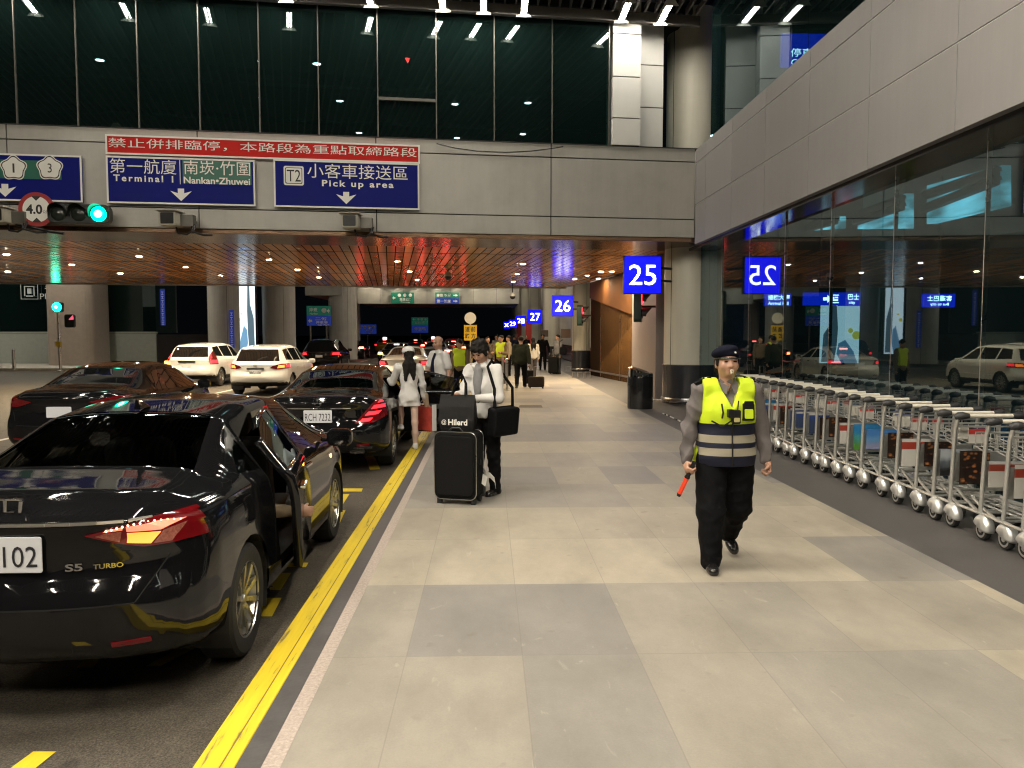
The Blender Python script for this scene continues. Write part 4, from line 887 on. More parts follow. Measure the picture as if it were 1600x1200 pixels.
def take(bm, faces, off=0.0, depth=.012, keep=False):
    """lift faces out of a skin as a part of their own (slightly proud or recessed, with a rim)"""
    nb = bmesh.new(); vm = {}
    for f in faces:
        q = []
        for v in f.verts:
            if v not in vm: vm[v] = nb.verts.new(v.co)
            q.append(vm[v])
        try: nb.faces.new(q).smooth = True
        except ValueError: pass
    nb.normal_update(); nrm = {v: v.normal.copy() for v in nb.verts}
    for v in nb.verts: v.co += nrm[v] * off
    if depth:
        ed = [e for e in nb.edges if e.is_boundary]; r = bmesh.ops.extrude_edge_only(nb, edges=ed); vmap = {}
        for e in ed:
            for v in e.verts: vmap[tuple(round(c, 6) for c in v.co)] = nrm.get(v, Vector((0, 0, 1)))
        for g in r['geom']:
            if isinstance(g, bmesh.types.BMVert): g.co -= vmap.get(tuple(round(c, 6) for c in g.co), Vector((0, 0, 0))) * depth
    if not keep:
        bmesh.ops.delete(bm, geom=faces, context='FACES')
    nb.normal_update(); return nb
def bm_obj(bm, name, mats, parent, solid=0.0):
    me = bpy.data.meshes.new(name)
    for f in bm.faces: f.smooth = True
    bm.to_mesh(me)
    for m in (mats if isinstance(mats, (list, tuple)) else [mats]): me.materials.append(m)
    try: me.set_sharp_from_angle(angle=R(42))
    except Exception: pass
    o = bpy.data.objects.new(name, me); COL.objects.link(o); o.parent = parent
    if solid: s = o.modifiers.new('solid', 'SOLIDIFY'); s.thickness = solid; s.offset = -1
    return o

def paint(name, col, metal=0.0, rough=.25):
    m = mat(name, col, rough, metal, coat=1.0, spec=.0 if max(col) < .05 else .5); nt, N, L, b = nodes(m)
    tc = N.new('ShaderNodeTexCoord'); n = N.new('ShaderNodeTexNoise'); n.inputs['Scale'].default_value = 6; n.inputs['Detail'].default_value = 3
    L.new(tc.outputs['Object'], n.inputs['Vector']); bp = N.new('ShaderNodeBump'); bp.inputs['Strength'].default_value = .012; bp.inputs['Distance'].default_value = .02
    L.new(n.outputs[0], bp.inputs['Height']); L.new(bp.outputs[0], b.inputs['Coat Normal'])
    n2 = N.new('ShaderNodeTexNoise'); n2.inputs['Scale'].default_value = 3.5; n2.inputs['Detail'].default_value = 8; n2.inputs['Roughness'].default_value = .75; L.new(tc.outputs['Object'], n2.inputs['Vector'])
    mr = N.new('ShaderNodeMapRange'); mr.inputs['From Min'].default_value = .4; mr.inputs['From Max'].default_value = .75; mr.inputs['To Min'].default_value = .02; mr.inputs['To Max'].default_value = .10; L.new(n2.outputs[0], mr.inputs[0]); L.new(mr.outputs[0], b.inputs['Coat Roughness'])
    return m
P_BLACK = paint('black car paint', (.006, .006, .007)); P_WHITE = paint('white car paint', (.72, .72, .70)); P_SILVER = paint('silver car paint', (.45, .45, .44), .5, .3)
P_YELLOW = paint('yellow taxi paint', (.75, .38, .02)); P_GREY = paint('dark grey car paint', (.06, .06, .065), .4, .3); P_RED = paint('dark red car paint', (.12, .01, .01))
M_CGLASS = glass_mat('car glass', (.30, .31, .31), .05); M_CDARK = mat('dark tinted car glass', (.008, .009, .010), .03, spec=.6, coat=.6)
M_TYRE = mat('tyre rubber', (.018, .018, .018), .75, bump=.3, bs=60); M_RIM = mat('alloy rim', (.62, .61, .58), .28, 1.0, var=.06, vs=20); M_TRIM = mat('black plastic trim', (.015, .015, .016), .5)
M_CHROME = mat('chrome', (.75, .75, .75), .08, 1.0); M_GAP = mat('panel gap', (.002, .002, .002), .9); M_SEAT = mat('dark seat cloth', (.03, .028, .026), .7, bump=.2, bs=80)
M_TLENS = mat('dark red tail lens', (.10, .003, .005), .12, coat=.8, emit=(1, .01, .015), es=.035); M_TRED = mat('lit red tail lamp', (.6, .02, .02), .2, emit=(1, .02, .03), es=3.2); M_TBRK = mat('bright brake lamp', (.8, .1, .1), .2, emit=(1, .08, .06), es=26)
M_TORA = mat('lit orange lamp cell', (.9, .3, .1), .2, emit=(1, .24, .03), es=2.4); M_TLED = mat('lit red lamp points', (1, .3, .2), .2, emit=(1, .10, .06), es=2.6); M_TCLR = mat('clear lamp cell', (.20, .09, .07), .15, coat=.8, emit=(1, .10, .02), es=.09, var=.5, vs=60); M_AMB = mat('lit amber indicator', (.9, .4, .05), .2, emit=(1, .40, .04), es=16)
M_PLATE = mat('white licence plate', (.66, .68, .72), .35); M_PTXT = mat('black plate characters', (.02, .02, .025), .5); M_HEAD = mat('headlamp glass', (.3, .3, .32), .08, coat=1)
TYRE = [(.20, -.09), (.225, -.105), (.30, -.107), (.322, -.09), (.330, -.05), (.330, .05), (.322, .09), (.30, .107), (.225, .105), (.20, .09)]
def make_wheel(parent, x, y, r, side, spokes=10, detail=True):
    k = r / .33; Mx = TR(x, y, r) @ RY(R(90) * side)     # local z points outwards
    g = MB(); g.lathe([(a * k, b) for a, b in TYRE], 40 if detail else 20, M=Mx, cap=False); g.lathe([(.0, -.06), (.215 * k, -.06)], 20, 0, Mx, cap=False)
    w = g.build('wheel', M_TYRE, parent, smooth=True)
    g = MB(); g.lathe([(.222 * k, .075), (.226 * k, .098), (.214 * k, .104), (.205 * k, .085), (.195 * k, .03)], 36 if detail else 18, M=Mx, cap=False)
    g.lathe([(.0, .088), (.026 * k, .087), (.032 * k, .075), (.05 * k, .06), (.052 * k, .03)], 16, M=Mx, cap=False)
    for s in range(spokes):
        a = 2 * math.pi * s / spokes; c, sn = math.cos(a), math.sin(a); vs = []
        for rr, hw, z0, z1 in ((.035, .016, .03, .074), (.12, .0135, .045, .086), (.208, .019, .06, .094)):
            for z in (z0, z1):
                for q in (-1, 1): vs.append((k * (rr * c - q * hw * sn), k * (rr * sn + q * hw * c), z))
        fs = []
        for b in (0, 4): fs += [(b, b + 1, b + 5, b + 4), (b + 2, b + 6, b + 7, b + 3), (b, b + 4, b + 6, b + 2), (b + 1, b + 3, b + 7, b + 5)]
        g.add(vs, fs, 0, Mx)
    g.build('rim', M_RIM, w, smooth=True); return w
def car(label, loc, rotz=0.0, kind='sedan', paintm=None, cat='car', group=None, detail=1, L=None, zs=1.0, ws=1.0, plate=None, tail=None, glass=None, spokes=10, opendoor=0, lit=True, extra=None, name='parked_car'):
    L = L or (4.6 if kind == 'sedan' else 4.4); t = thing(name, label, cat, (loc[0], loc[1], ROAD), rotz, group)
    rows = SEDAN if kind == 'sedan' else SUV; NY, NS = ((110, 34), (64, 24), (40, 18))[2 - detail] if detail < 2 else (110, 34)
    bm = car_shell(rows, L, NY, NS, zs, ws); gm = glass or M_CDARK; y_ = lambda f: -L / 2 + f * L; Z = lambda z: z * zs; X = lambda x: x * ws
    r = .33; ya, yb = y_(.185), y_(.757); right = lambda s: (lambda c, n: c.x * s > .3 and n.x * s > .22)
    rear = lambda s: (lambda c, n: c.y < y_(.10) and c.x * s > -.02 and n.y < .6)
    bvh = BVHTree.FromBMesh(bm)
    def hit(x, z, d=(0, 1, 0)):
        o = (x, -6, z) if d[1] else (d[0] * -6, x, z); p = bvh.ray_cast(Vector(o), Vector(d)); return p[0], p[1]
    # wheel arches
    for s in (1, -1):
        for yw in (ya, yb):
            rr = r + .045; poly = [(yw + rr * math.cos(2 * math.pi * k / 28), r + rr * math.sin(2 * math.pi * k / 28)) for k in range(28)]
            fs = stencil(bm, poly, 'yz', lambda c, n, s=s: c.x * s > .5 * ws); bmesh.ops.delete(bm, geom=fs, context='FACES')
            g = MB(); vs = []; m = 16
            for xx in (.52 * ws, .885 * ws):
                for k in range(m + 1): a = R(-25 + 230 * k / m); vs.append((s * xx, yw + rr * math.cos(a), r + rr * math.sin(a)))
            g.add(vs, [(k, k + 1, m + 2 + k, m + 1 + k) for k in range(m)]); g.build('wheel_arch', M_TRIM, t)
            make_wheel(t, s * .775 * ws, yw, r, s, spokes, detail > 0)
    parts = []
    # open rear door on the right side, cut out of the skin together with its window
    if kind == 'sedan':
        DP = [(y_(.305), Z(.62)), (y_(.335), Z(.30)), (y_(.525), Z(.28)), (y_(.517), Z(1.325)), (y_(.41), Z(1.315)), (y_(.315), Z(1.20)), (y_(.30), Z(1.0))]
        W1 = [(y_(.225), 1.035), (y_(.296), 1.01), (y_(.298), 1.20), (y_(.275), 1.155)]; W2 = [(y_(.31), 1.005), (y_(.493), .98), (y_(.49), 1.305), (y_(.40), 1.295), (y_(.316), 1.21)]; W3 = [(y_(.515), .98), (y_(.715), .955), (y_(.675), 1.06), (y_(.60), 1.265), (y_(.51), 1.305)]
    else:
        DP = None
        W1 = [(y_(.10), 1.10), (y_(.26), 1.07), (y_(.26), 1.44), (y_(.14), 1.40)]; W2 = [(y_(.275), 1.07), (y_(.475), 1.05), (y_(.475), 1.45), (y_(.275), 1.44)]; W3 = [(y_(.49), 1.05), (y_(.705), 1.02), (y_(.67), 1.12), (y_(.585), 1.39), (y_(.49), 1.45)]
    door = None
    if opendoor:
        hx = None; fs = stencil(bm, DP, 'yz', right(1)); door = take(bm, fs, 0, 0)
    for s in (1, -1):
        for wp in (W1, W2, W3):
            src = bm
            if opendoor and s == 1 and wp is W2: src = door
            fs = stencil(src, [(a, Z(b)) for a, b in wp], 'yz', right(s)); nb = take(src, fs, -.004, .01); parts.append((nb, 'side_window', gm, src is door))
        if detail:
            hz = .86
            for f in ((.33, .50) if kind == 'sedan' else (.30, .48)):
                if s == 1 and opendoor and f == .33: continue
                p, n = hit(y_(f + .02), Z(hz), (-s, 0, 0))
                if p: g = MB(); g.box(p.x - .02, p.x + .02, p.y - .1, p.y + .1, p.z - .015, p.z + .015); g.build('door_handle', paintm if kind != 'sedan' else M_CHROME, t, bevel=.008)
    if kind == 'sedan':
        for nm, poly in (('rear_window', [(-.605, y_(.172)), (.605, y_(.172)), (.48, y_(.318)), (.25, y_(.326)), (-.25, y_(.326)), (-.48, y_(.318))]), ('windscreen', [(-.47, y_(.595)), (.47, y_(.595)), (.60, y_(.745)), (-.60, y_(.745))])):
            fs = stencil(bm, poly, 'xy', lambda c, n: n.z > .2 and c.z > Z(1.04)); parts.append((take(bm, fs, -.004, .012), nm, gm, False))
    else:
        fs = stencil(bm, [(X(a), Z(b)) for a, b in ((-.66, 1.06), (.66, 1.06), (.57, 1.42), (-.57, 1.42))], 'xz', lambda c, n: c.y < y_(.16) and n.y < -.2); parts.append((take(bm, fs, -.004, .012), 'rear_window', gm, False))
        fs = stencil(bm, [(-.50, y_(.585)), (.50, y_(.585)), (.62, y_(.735)), (-.62, y_(.735))], 'xy', lambda c, n: n.z > .2 and c.z > Z(1.06)); parts.append((take(bm, fs, -.004, .012), 'windscreen', gm, False))
    # lamps
    tail = tail or {'outer': [(.42, .82), (.70, .78), (1.0, .80), (1.0, .97), (.72, .97)], 'cells': [([(.56, .83), (.95, .83), (.95, .93), (.62, .93)], M_TRED)], 'depth': .085}
    for s in (1, -1):
        flt = lambda c, n, s=s: c.y < y_(tail.get('depth', .085)) and c.x * s > .1 and (n.y < .35)
        fs = stencil(bm, [(X(a) * s, Z(b)) for a, b in tail['outer']], 'xz', flt); nb = take(bm, fs, .008, .03); cells = []
        for poly, mm in tail['cells']:
            cf = stencil(nb, [(X(a) * s, Z(b)) for a, b in poly], 'xz', lambda c, n, s=s: n.y < .35); cells.append((take(nb, cf, .002, .004), mm))
        parts.append((nb, 'tail_light', M_TLENS, cells))
        fs = stencil(bm, [(s * X(a), Z(b)) for a, b in ((.36, .60), (.70, .63), (.74, .76), (.42, .70))], 'xz', lambda c, n: c.y > y_(.86) and n.y > .1); parts.append((take(bm, fs, .004, .02), 'headlight', M_HEAD, False))
        if detail and kind == 'sedan':
            fs = stencil(bm, [(s * X(a), Z(b)) for a, b in ((.50, .395), (.66, .40), (.66, .425), (.50, .42))], 'xz', rear(s)); parts.append((take(bm, fs, .006, .01), 'reflector', M_TLENS, False))
    gaps = []
    if detail:
        # shut lines of boot and doors as narrow grooves of the skin
        for s in (1, -1):
            if kind == 'sedan':
                q = [((.60, .60), (.608, .603), (.725, .80), (.717, .80)), ((.0, .592), (.60, .595), (.60, .603), (.0, .60))] if detail > 1 else []
                for poly in q: gaps += stencil(bm, [(s * X(a), Z(b)) for a, b in poly], 'xz', rear(s))
            for f, w in ((.52, .005), (.30, .005), (.735, .005)):
                gaps += stencil(bm, [(y_(f), .30), (y_(f) + w, .30), (y_(f) + w - .02, Z(.98)), (y_(f) - .02, Z(.98))], 'yz', right(s))
    # lower black trim
    for f in bm.faces:
        f.material_index = 0; f.smooth = True
    for f in gaps:
        if f.is_valid: f.material_index = 2
    if kind != 'sedan':
        for f in bm.faces:
            if f.calc_center_median().z < Z(.42): f.material_index = 1
    body = bm_obj(bm, 'body', [paintm, M_TRIM, M_GAP], t)
    for nb, nm, mm, ex in parts:
        if nm == 'side_window' and ex is True:
            dw = (nb, mm); continue
        o = bm_obj(nb, nm, mm, t)
        if isinstance(ex, list):
            for cb, cm in ex: bm_obj(cb, 'lamp_cell', cm, o)
    if opendoor:
        hinge = Vector((X(.86), y_(.522), 0)); Mh = TR(*hinge) @ RZ(R(opendoor)) @ TR(*-hinge)
        for q in (door, dw[0]): bmesh.ops.transform(q, matrix=Mh, verts=q.verts[:])
        d = bm_obj(door, 'door', [paintm, M_TRIM, M_GAP], t, .06); bm_obj(dw[0], 'window_pane', dw[1], d, .004)
        p = Mh @ Vector((X(.83), y_(.42), .72)); g = MB(); g.box(-.05, .012, -.30, .30, -.05, .03); o = g.build('armrest', M_SEAT, d, bevel=.02); o.location = p; o.rotation_euler = (0, 0, R(opendoor))
        p = Mh @ Vector((X(.905), y_(.345), .86 * zs)); g = MB(); g.box(-.02, .02, -.1, .1, -.015, .015); o = g.build('handle', M_CHROME, d, bevel=.008); o.location = p; o.rotation_euler = (0, 0, R(opendoor))
        g = MB(); g.box(-.78 * ws, .80 * ws, y_(.27), y_(.72), .24, .30); g.build('cabin_floor', M_TRIM, t)
        for x in (-.36, .36):
            Ms = TR(x * ws, y_(.555), .32); g = MB(); g.prism(rrect(-.25, .25, 0, .20, .06), -.02, .5, M=Ms); g.build('seat_cushion', M_SEAT, t, bevel=.03)
            g = MB(); Mb = Ms @ TR(0, -.04, .18) @ RX(R(16)); g.prism(rrect(-.25, .25, 0, .62, .1), -.12, .02, M=Mb); o = g.build('seat_back', M_SEAT, t, bevel=.03)
            g = MB(); g.prism(rrect(-.13, .13, .66, .84, .05), -.10, .0, M=Mb); g.tube([(-.05, -.05, .6), (-.05, -.05, .7)], .008, 6, 0, M=Mb); g.tube([(.05, -.05, .6), (.05, -.05, .7)], .008, 6, 0, M=Mb); g.build('headrest', M_SEAT, o, bevel=.03)
        g = MB(); g.prism(rrect(-.66, .66, 0, .2, .06), -.1, .42, M=TR(0, y_(.335), .30)); g.build('rear_bench', M_SEAT, t, bevel=.03)
        g = MB(); g.prism(rrect(-.64, .64, 0, .58, .1), -.12, .04, M=TR(0, y_(.30), .46) @ RX(R(20))); g.build('rear_backrest', M_SEAT, t, bevel=.03)
    # mirrors
    for s in (1, -1):
        y = y_(.672); g = MB(); c = Vector((s * X(1.0), y, Z(.985)))
        g.prism([(c.x + a * s, c.z + b) for a, b in rrect(-.10, .11, -.07, .075, .05)], c.y - .05, c.y + .05); g.box(*sorted((s * X(.84), c.x - s * .06)), y - .03, y + .04, Z(.95), Z(.98))
        mo = g.build('side_mirror', paintm, t, bevel=.025 if detail else 0)
        if detail: g = MB(); g.prism([(c.x + a * s, c.z + b) for a, b in rrect(-.08, .09, -.055, .06, .04)], c.y - .053, c.y - .045); g.build('mirror_glass', M_CHROME, mo)
    def on_rear(x, z, off=.006):
        p, n = hit(X(x), Z(z)); a = math.atan2(n.x, -n.y); return TR(p.x, p.y - off, p.z) @ RZ(a) if p else Matrix()
    if plate:
        p, n = hit(0, Z(.80 if kind == 'sedan' else .72)); Mp = TR(0, p.y - .012, Z(plate[3] if len(plate) > 3 else (.785 if kind == 'sedan' else .72)))
        g = MB(); g.prism(rrect(-plate[1] / 2, plate[1] / 2, -plate[2] / 2, plate[2] / 2, .012), -.008, 0, M=Mp); po = g.build('licence_plate', M_PLATE, t, bevel=.003)
        if plate[0]: g = MB(); g.text(plate[0], 0, -.008, plate[1] * .90, plate[2] * .58, -.0105, .003, bold=.0, M=Mp); g.build('plate_lettering', M_PTXT, po)
    if extra: extra(t, on_rear, hit, Z, X, y_)
    return t

# nearest black sedan, rear door opening
LUX = {'outer': [(.385, .925), (.52, .875), (.62, .850), (1.2, .86), (1.2, 1.0), (.80, .995), (.66, .985)], 'depth': .072,
       'cells': [([(.43, .918), (.525, .882), (.54, .935), (.47, .93)], M_TCLR), ([(.555, .876), (.65, .862), (.69, .915), (.56, .925)], M_TORA), ([(.66, .862), (.73, .862), (.775, .94), (.70, .92)], M_TCLR),
                 ([(.465, .937), (.545, .943), (.545, .956), (.48, .945)], M_TLED), ([(.56, .932), (.69, .925), (.77, .958), (.69, .966), (.56, .955)], M_TLED)]}
def lux_extra(t, on, hit, Z, X, y_):
    g = MB()
    for k in range(12): x0 = -.66 + k * .11; M0 = on(x0 + .055, .985, .004); g.box(-.058, .058, -.008, .01, -.010, .010, M=M0)
    g.build('chrome_strip', M_CHROME, t, bevel=.003)
    M0 = on(0, 1.035, .006); g = MB()
    for q in ([(-.075, .045), (-.055, .045), (-.045, -.045), (-.06, -.045)], [(.055, .045), (.075, .045), (.06, -.045), (.045, -.045)], [(-.06, -.045), (.06, -.045), (.055, -.03), (-.055, -.03)], [(-.075, .045), (.075, .045), (.072, .055), (-.072, .055)], [(-.02, .055), (.0, .055), (-.005, -.01), (-.02, -.01)], [(-.02, -.02), (.03, -.02), (.03, -.005), (-.02, -.005)]):
        g.prism(q, -.012, .0, M=M0)
    g.build('emblem', M_CHROME, t, bevel=.002)
    g = MB(); g.text('S5', -.07, 0, .075, .036, -.004, .004, bold=.02, M=on(.40, .775, .004)); g.build('model_lettering', M_CHROME, t); g = MB(); g.text('TURBO', 0, 0, .13, .024, -.004, .004, bold=.02, M=on(.475, .773, .004)); g.build('model_lettering', M_CHROME, t)
    for s in (-1, 1):
        g = MB()
        for k in range(13):
            q = k / 12; x = .48 + .27 * q; p, n = hit(s * x, Z(.942 + .020 * math.sin(q * 3) + .010 * q)); g.lathe([(0, -.004), (.006, 0), (0, .006)], 6, M=TR(p.x, p.y - .012, p.z) @ RX(R(90)), cap=False)
        g.build('lamp_point', mat('led points', (1, .5, .4), .2, emit=(1, .35, .22), es=9), t)
    p = Vector((0, y_(.335), Z(1.385))); g = MB(); g.add([(-.022, -.07, 0), (.022, -.07, 0), (.018, .10, 0), (-.018, .10, 0), (-.005, -.085, .065), (.005, -.085, .065), (.004, .0, .05), (-.004, .0, .05)], [(4, 5, 6, 7), (0, 1, 5, 4), (1, 2, 6, 5), (2, 3, 7, 6), (3, 0, 4, 7)], M=TR(*p)); g.build('antenna_fin', P_BLACK, t, bevel=.004)
    for x in (-.02,): g = MB(); g.prism(circle(-.11, .055, .008, 10), -.016, -.007, M=on(.20, .80, .0)); g.build('plate_screw', M_CHROME, t)
    g = MB(); g.box(-.06, .0, -.02, .02, -.015, .015, M=TR(X(.895), y_(.71), Z(.80))); g.build('side_repeater', M_AMB, t, bevel=.006)
NEAR = car('nearest black sedan with lit tail lamp, its rear door swinging open', (-2.28, 6.08), 0, 'sedan', P_BLACK, plate=('N-0102', .41, .17, .845), tail=LUX, glass=M_CGLASS, opendoor=9, extra=lux_extra, detail=2, L=4.62)
# black saloon in front of it, door open for the woman in white
MER = {'outer': [(.47, .70), (.60, .685), (.70, .70), (1.2, .96), (1.2, 1.02), (.84, 1.04), (.72, 1.0)], 'depth': .075,
       'cells': [([(.53, .715), (.66, .725), (.70, .77), (.57, .76)], M_TRED), ([(.60, .80), (.76, .815), (.80, .86), (.645, .85)], M_TRED), ([(.675, .885), (.84, .90), (.86, .945), (.715, .935)], M_TRED), ([(.75, .965), (.85, .975), (.85, 1.0), (.77, .998)], M_TRED)]}
M_SIGNEM = mat('bright chrome', (.85, .85, .85), .12, 1.0)
def mer_extra(t, on, hit, Z, X, y_):
    M0 = on(0, .985, .008); g = MB(); g.tube([(a, -.006, b) for a, b in circle(0, 0, .052, 28)], .0055, 6, closed=True, M=M0)
    for k in range(3):
        a = R(90 + 120 * k); c, s = math.cos(a), math.sin(a); g.prism([(.05 * c, .05 * s), (.009 * math.cos(a + 1.05), .009 * math.sin(a + 1.05)), (.009 * math.cos(a - 1.05), .009 * math.sin(a - 1.05))], -.012, -.002, M=M0)
    g.build('emblem', M_SIGNEM, t)
    g = MB()
    for k in range(8): x0 = -.42 + k * .105; g.box(-.055, .055, -.008, .01, -.008, .008, M=on(x0 + .052, .905, .004))
    g.build('chrome_strip', M_CHROME, t, bevel=.002)
    g = MB(); g.text('S 350 L', 0, 0, .15, .026, -.004, .004, bold=.02, M=on(-.56, .965, .004)); g.build('model_lettering', M_CHROME, t)
    g = MB(); g.box(-.7, .7, -.02, .02, .36, .385, M=TR(0, y_(.002), 0)); g.build('bumper_strip', M_CHROME, t, bevel=.006)
    for x in (-.5, .5): g = MB(); g.prism(rrect(x - .1, x + .1, .29, .345, .02), -.03, .06, M=TR(0, y_(.01), 0)); g.build('exhaust', M_CHROME, t)
SALOON = car('black luxury saloon with open rear door and plate RCH 7232', (-2.24, 13.0), 0, 'sedan', P_BLACK, plate=('RCH 7232', .37, .165, .80), tail=MER, glass=M_CGLASS, opendoor=70, extra=mer_extra, detail=2, L=4.85, zs=.985)
car('black sedan in the second lane beside the nearest car', (-6.05, 13.6), R(2), 'sedan', P_BLACK, glass=M_CDARK, detail=2, L=4.6, zs=1.0, plate=('', .34, .15), tail={'outer': LUX['outer'], 'depth': .088, 'cells': []})
CRVT = {'outer': [(.66, .80), (1.2, .80), (1.2, 1.02), (.62, 1.36), (.58, 1.30), (.68, 1.0)], 'depth': .12, 'cells': [([(.72, .84), (1.1, .84), (1.1, .95), (.72, .95)], M_TRED), ([(.69, 1.0), (.78, 1.02), (.64, 1.30), (.61, 1.28)], M_TRED)]}
TOYT = {'outer': [(.42, .86), (.60, .82), (1.2, .86), (1.2, .99), (.72, .98), (.50, .93)], 'depth': .12, 'cells': [([(.62, .85), (.80, .865), (.80, .95), (.66, .94)], M_TORA), ([(.82, .87), (1.1, .88), (1.1, .96), (.82, .96)], M_TRED)]}
def amber(t, on, hit, Z, X, y_):
    g = MB(); g.prism(rrect(-.07, .07, -.06, .06, .02), -.03, .02, M=TR(-.80, y_(.035), Z(.86)) @ RZ(R(-30))); g.build('indicator_lamp', M_AMB, t)
    g = MB(); g.prism(rrect(-.30, .30, -.03, .03, .02), -.02, .01, M=on(0, .90, .01)); g.build('tailgate_trim', M_CHROME, t)
car('white compact SUV with a blinking left indicator in the far lane', (-10.45, 30.6), R(-3), 'suv', P_WHITE, detail=1, zs=1.0, plate=('', .34, .15), tail=CRVT, extra=amber)
def toy_extra(t, on, hit, Z, X, y_):
    g = MB(); g.prism(rrect(-.26, .26, -.025, .025, .02), -.02, .01, M=on(0, .84, .008)); g.build('tailgate_trim', M_CHROME, t)
    g = MB(); g.tube([(a, -.008, b) for a, b in [(.05 * math.cos(q), .034 * math.sin(q)) for q in [2 * math.pi * k / 20 for k in range(20)]]], .005, 5, closed=True, M=on(0, .93, .006)); g.tube([(a, -.008, b) for a, b in [(.018 * math.cos(q), .034 * math.sin(q)) for q in [2 * math.pi * k / 16 for k in range(16)]]], .004, 5, closed=True, M=on(0, .93, .006)); g.build('emblem', M_SIGNEM, t)
    g = MB(); g.tube([(-.02, 0, 0), (.16, -.03, .10), (.30, -.01, .13)], .009, 5, M=on(.02, 1.07, .01)); g.build('rear_wiper', M_BLACK, t)
car('white minivan with glowing tail lamps in the middle lane', (-6.95, 26.4), R(-1), 'suv', P_WHITE, detail=1, zs=.99, plate=('RBG 1100', .36, .16), tail=TOYT, extra=toy_extra, L=4.3, glass=M_CDARK)
BRK = {'outer': [(.50, .78), (1.2, .78), (1.2, .95), (.58, .95)], 'depth': .12, 'cells': [([(.56, .80), (1.1, .80), (1.1, .93), (.62, .93)], M_TBRK)]}
DIM = {'outer': [(.50, .78), (1.2, .78), (1.2, .95), (.58, .95)], 'depth': .12, 'cells': [([(.62, .81), (1.1, .81), (1.1, .91), (.66, .91)], M_TRED)]}
def third(t, on, hit, Z, X, y_):
    z = 1.30 if abs(Z(1) - 1) < .2 else 1.3
    p, n = hit(0, Z(1.33)); g = MB(); g.box(-.14, .14, -.02, .02, -.02, .02, M=TR(0, p.y - .02, p.z)); g.build('third_brake_light', M_TBRK, t)
def taxi(t, on, hit, Z, X, y_):
    third(t, on, hit, Z, X, y_); g = MB(); g.prism(rrect(-.18, .18, 0, .14, .03), -.06, .06, M=TR(0, y_(.45), Z(1.42))); g.build('roof_sign', mat('lit roof sign', (1, 1, 1), .4, emit=(.9, .95, 1), es=6), t)
car('black minivan driving ahead of the white minivan', (-8.35, 42.0), 0, 'suv', P_BLACK, detail=1, tail=DIM, plate=('', .34, .15), name='moving_car', zs=1.05)
car('silver sedan queueing right in front of the black saloon', (-3.0, 30.5), 0, 'sedan', P_SILVER, detail=1, tail=DIM, plate=('', .34, .15), extra=third, name='queueing_car')
car('dark sedan with bright red brake lamps in the far left lane', (-10.2, 62.0), 0, 'sedan', P_BLACK, detail=0, tail=BRK, extra=third, name='moving_car')
car('yellow taxi with a lit roof sign far ahead', (-10.0, 78), R(4), 'sedan', P_YELLOW, detail=0, tail=DIM, extra=taxi, cat='taxi', name='taxi')
car('black car with red and orange lamps beyond the silver sedan', (-4.9, 44.0), 0, 'sedan', P_BLACK, detail=0, tail={'outer': BRK['outer'], 'depth': .12, 'cells': [([(.56, .80), (1.1, .80), (1.1, .86), (.62, .86)], M_AMB), ([(.56, .87), (1.1, .87), (1.1, .93), (.62, .93)], M_TBRK)]}, extra=third, name='moving_car')
car('dark car with brake lamps behind the white shirted man', (-3.2, 50), 0, 'sedan', P_GREY, detail=0, tail=BRK, extra=third, name='queueing_car')
car('dark red van with a red brake light near the yellow board', (-2.6, 62), 0, 'suv', P_RED, detail=0, tail=BRK, extra=third, name='queueing_car')
car('grey sedan stopped far along the kerb lane', (-6.6, 74), 0, 'sedan', P_GREY, detail=0, tail=BRK, extra=third, name='queueing_car')
car('second yellow taxi standing farther back along the road', (-6.3, 92), 0, 'sedan', P_YELLOW, detail=0, tail=BRK, extra=taxi, cat='taxi', name='taxi')
car('dark sedan parked in front of the left terminal block', (-23.3, 34.5), R(70), 'sedan', P_GREY, detail=0, tail=DIM)
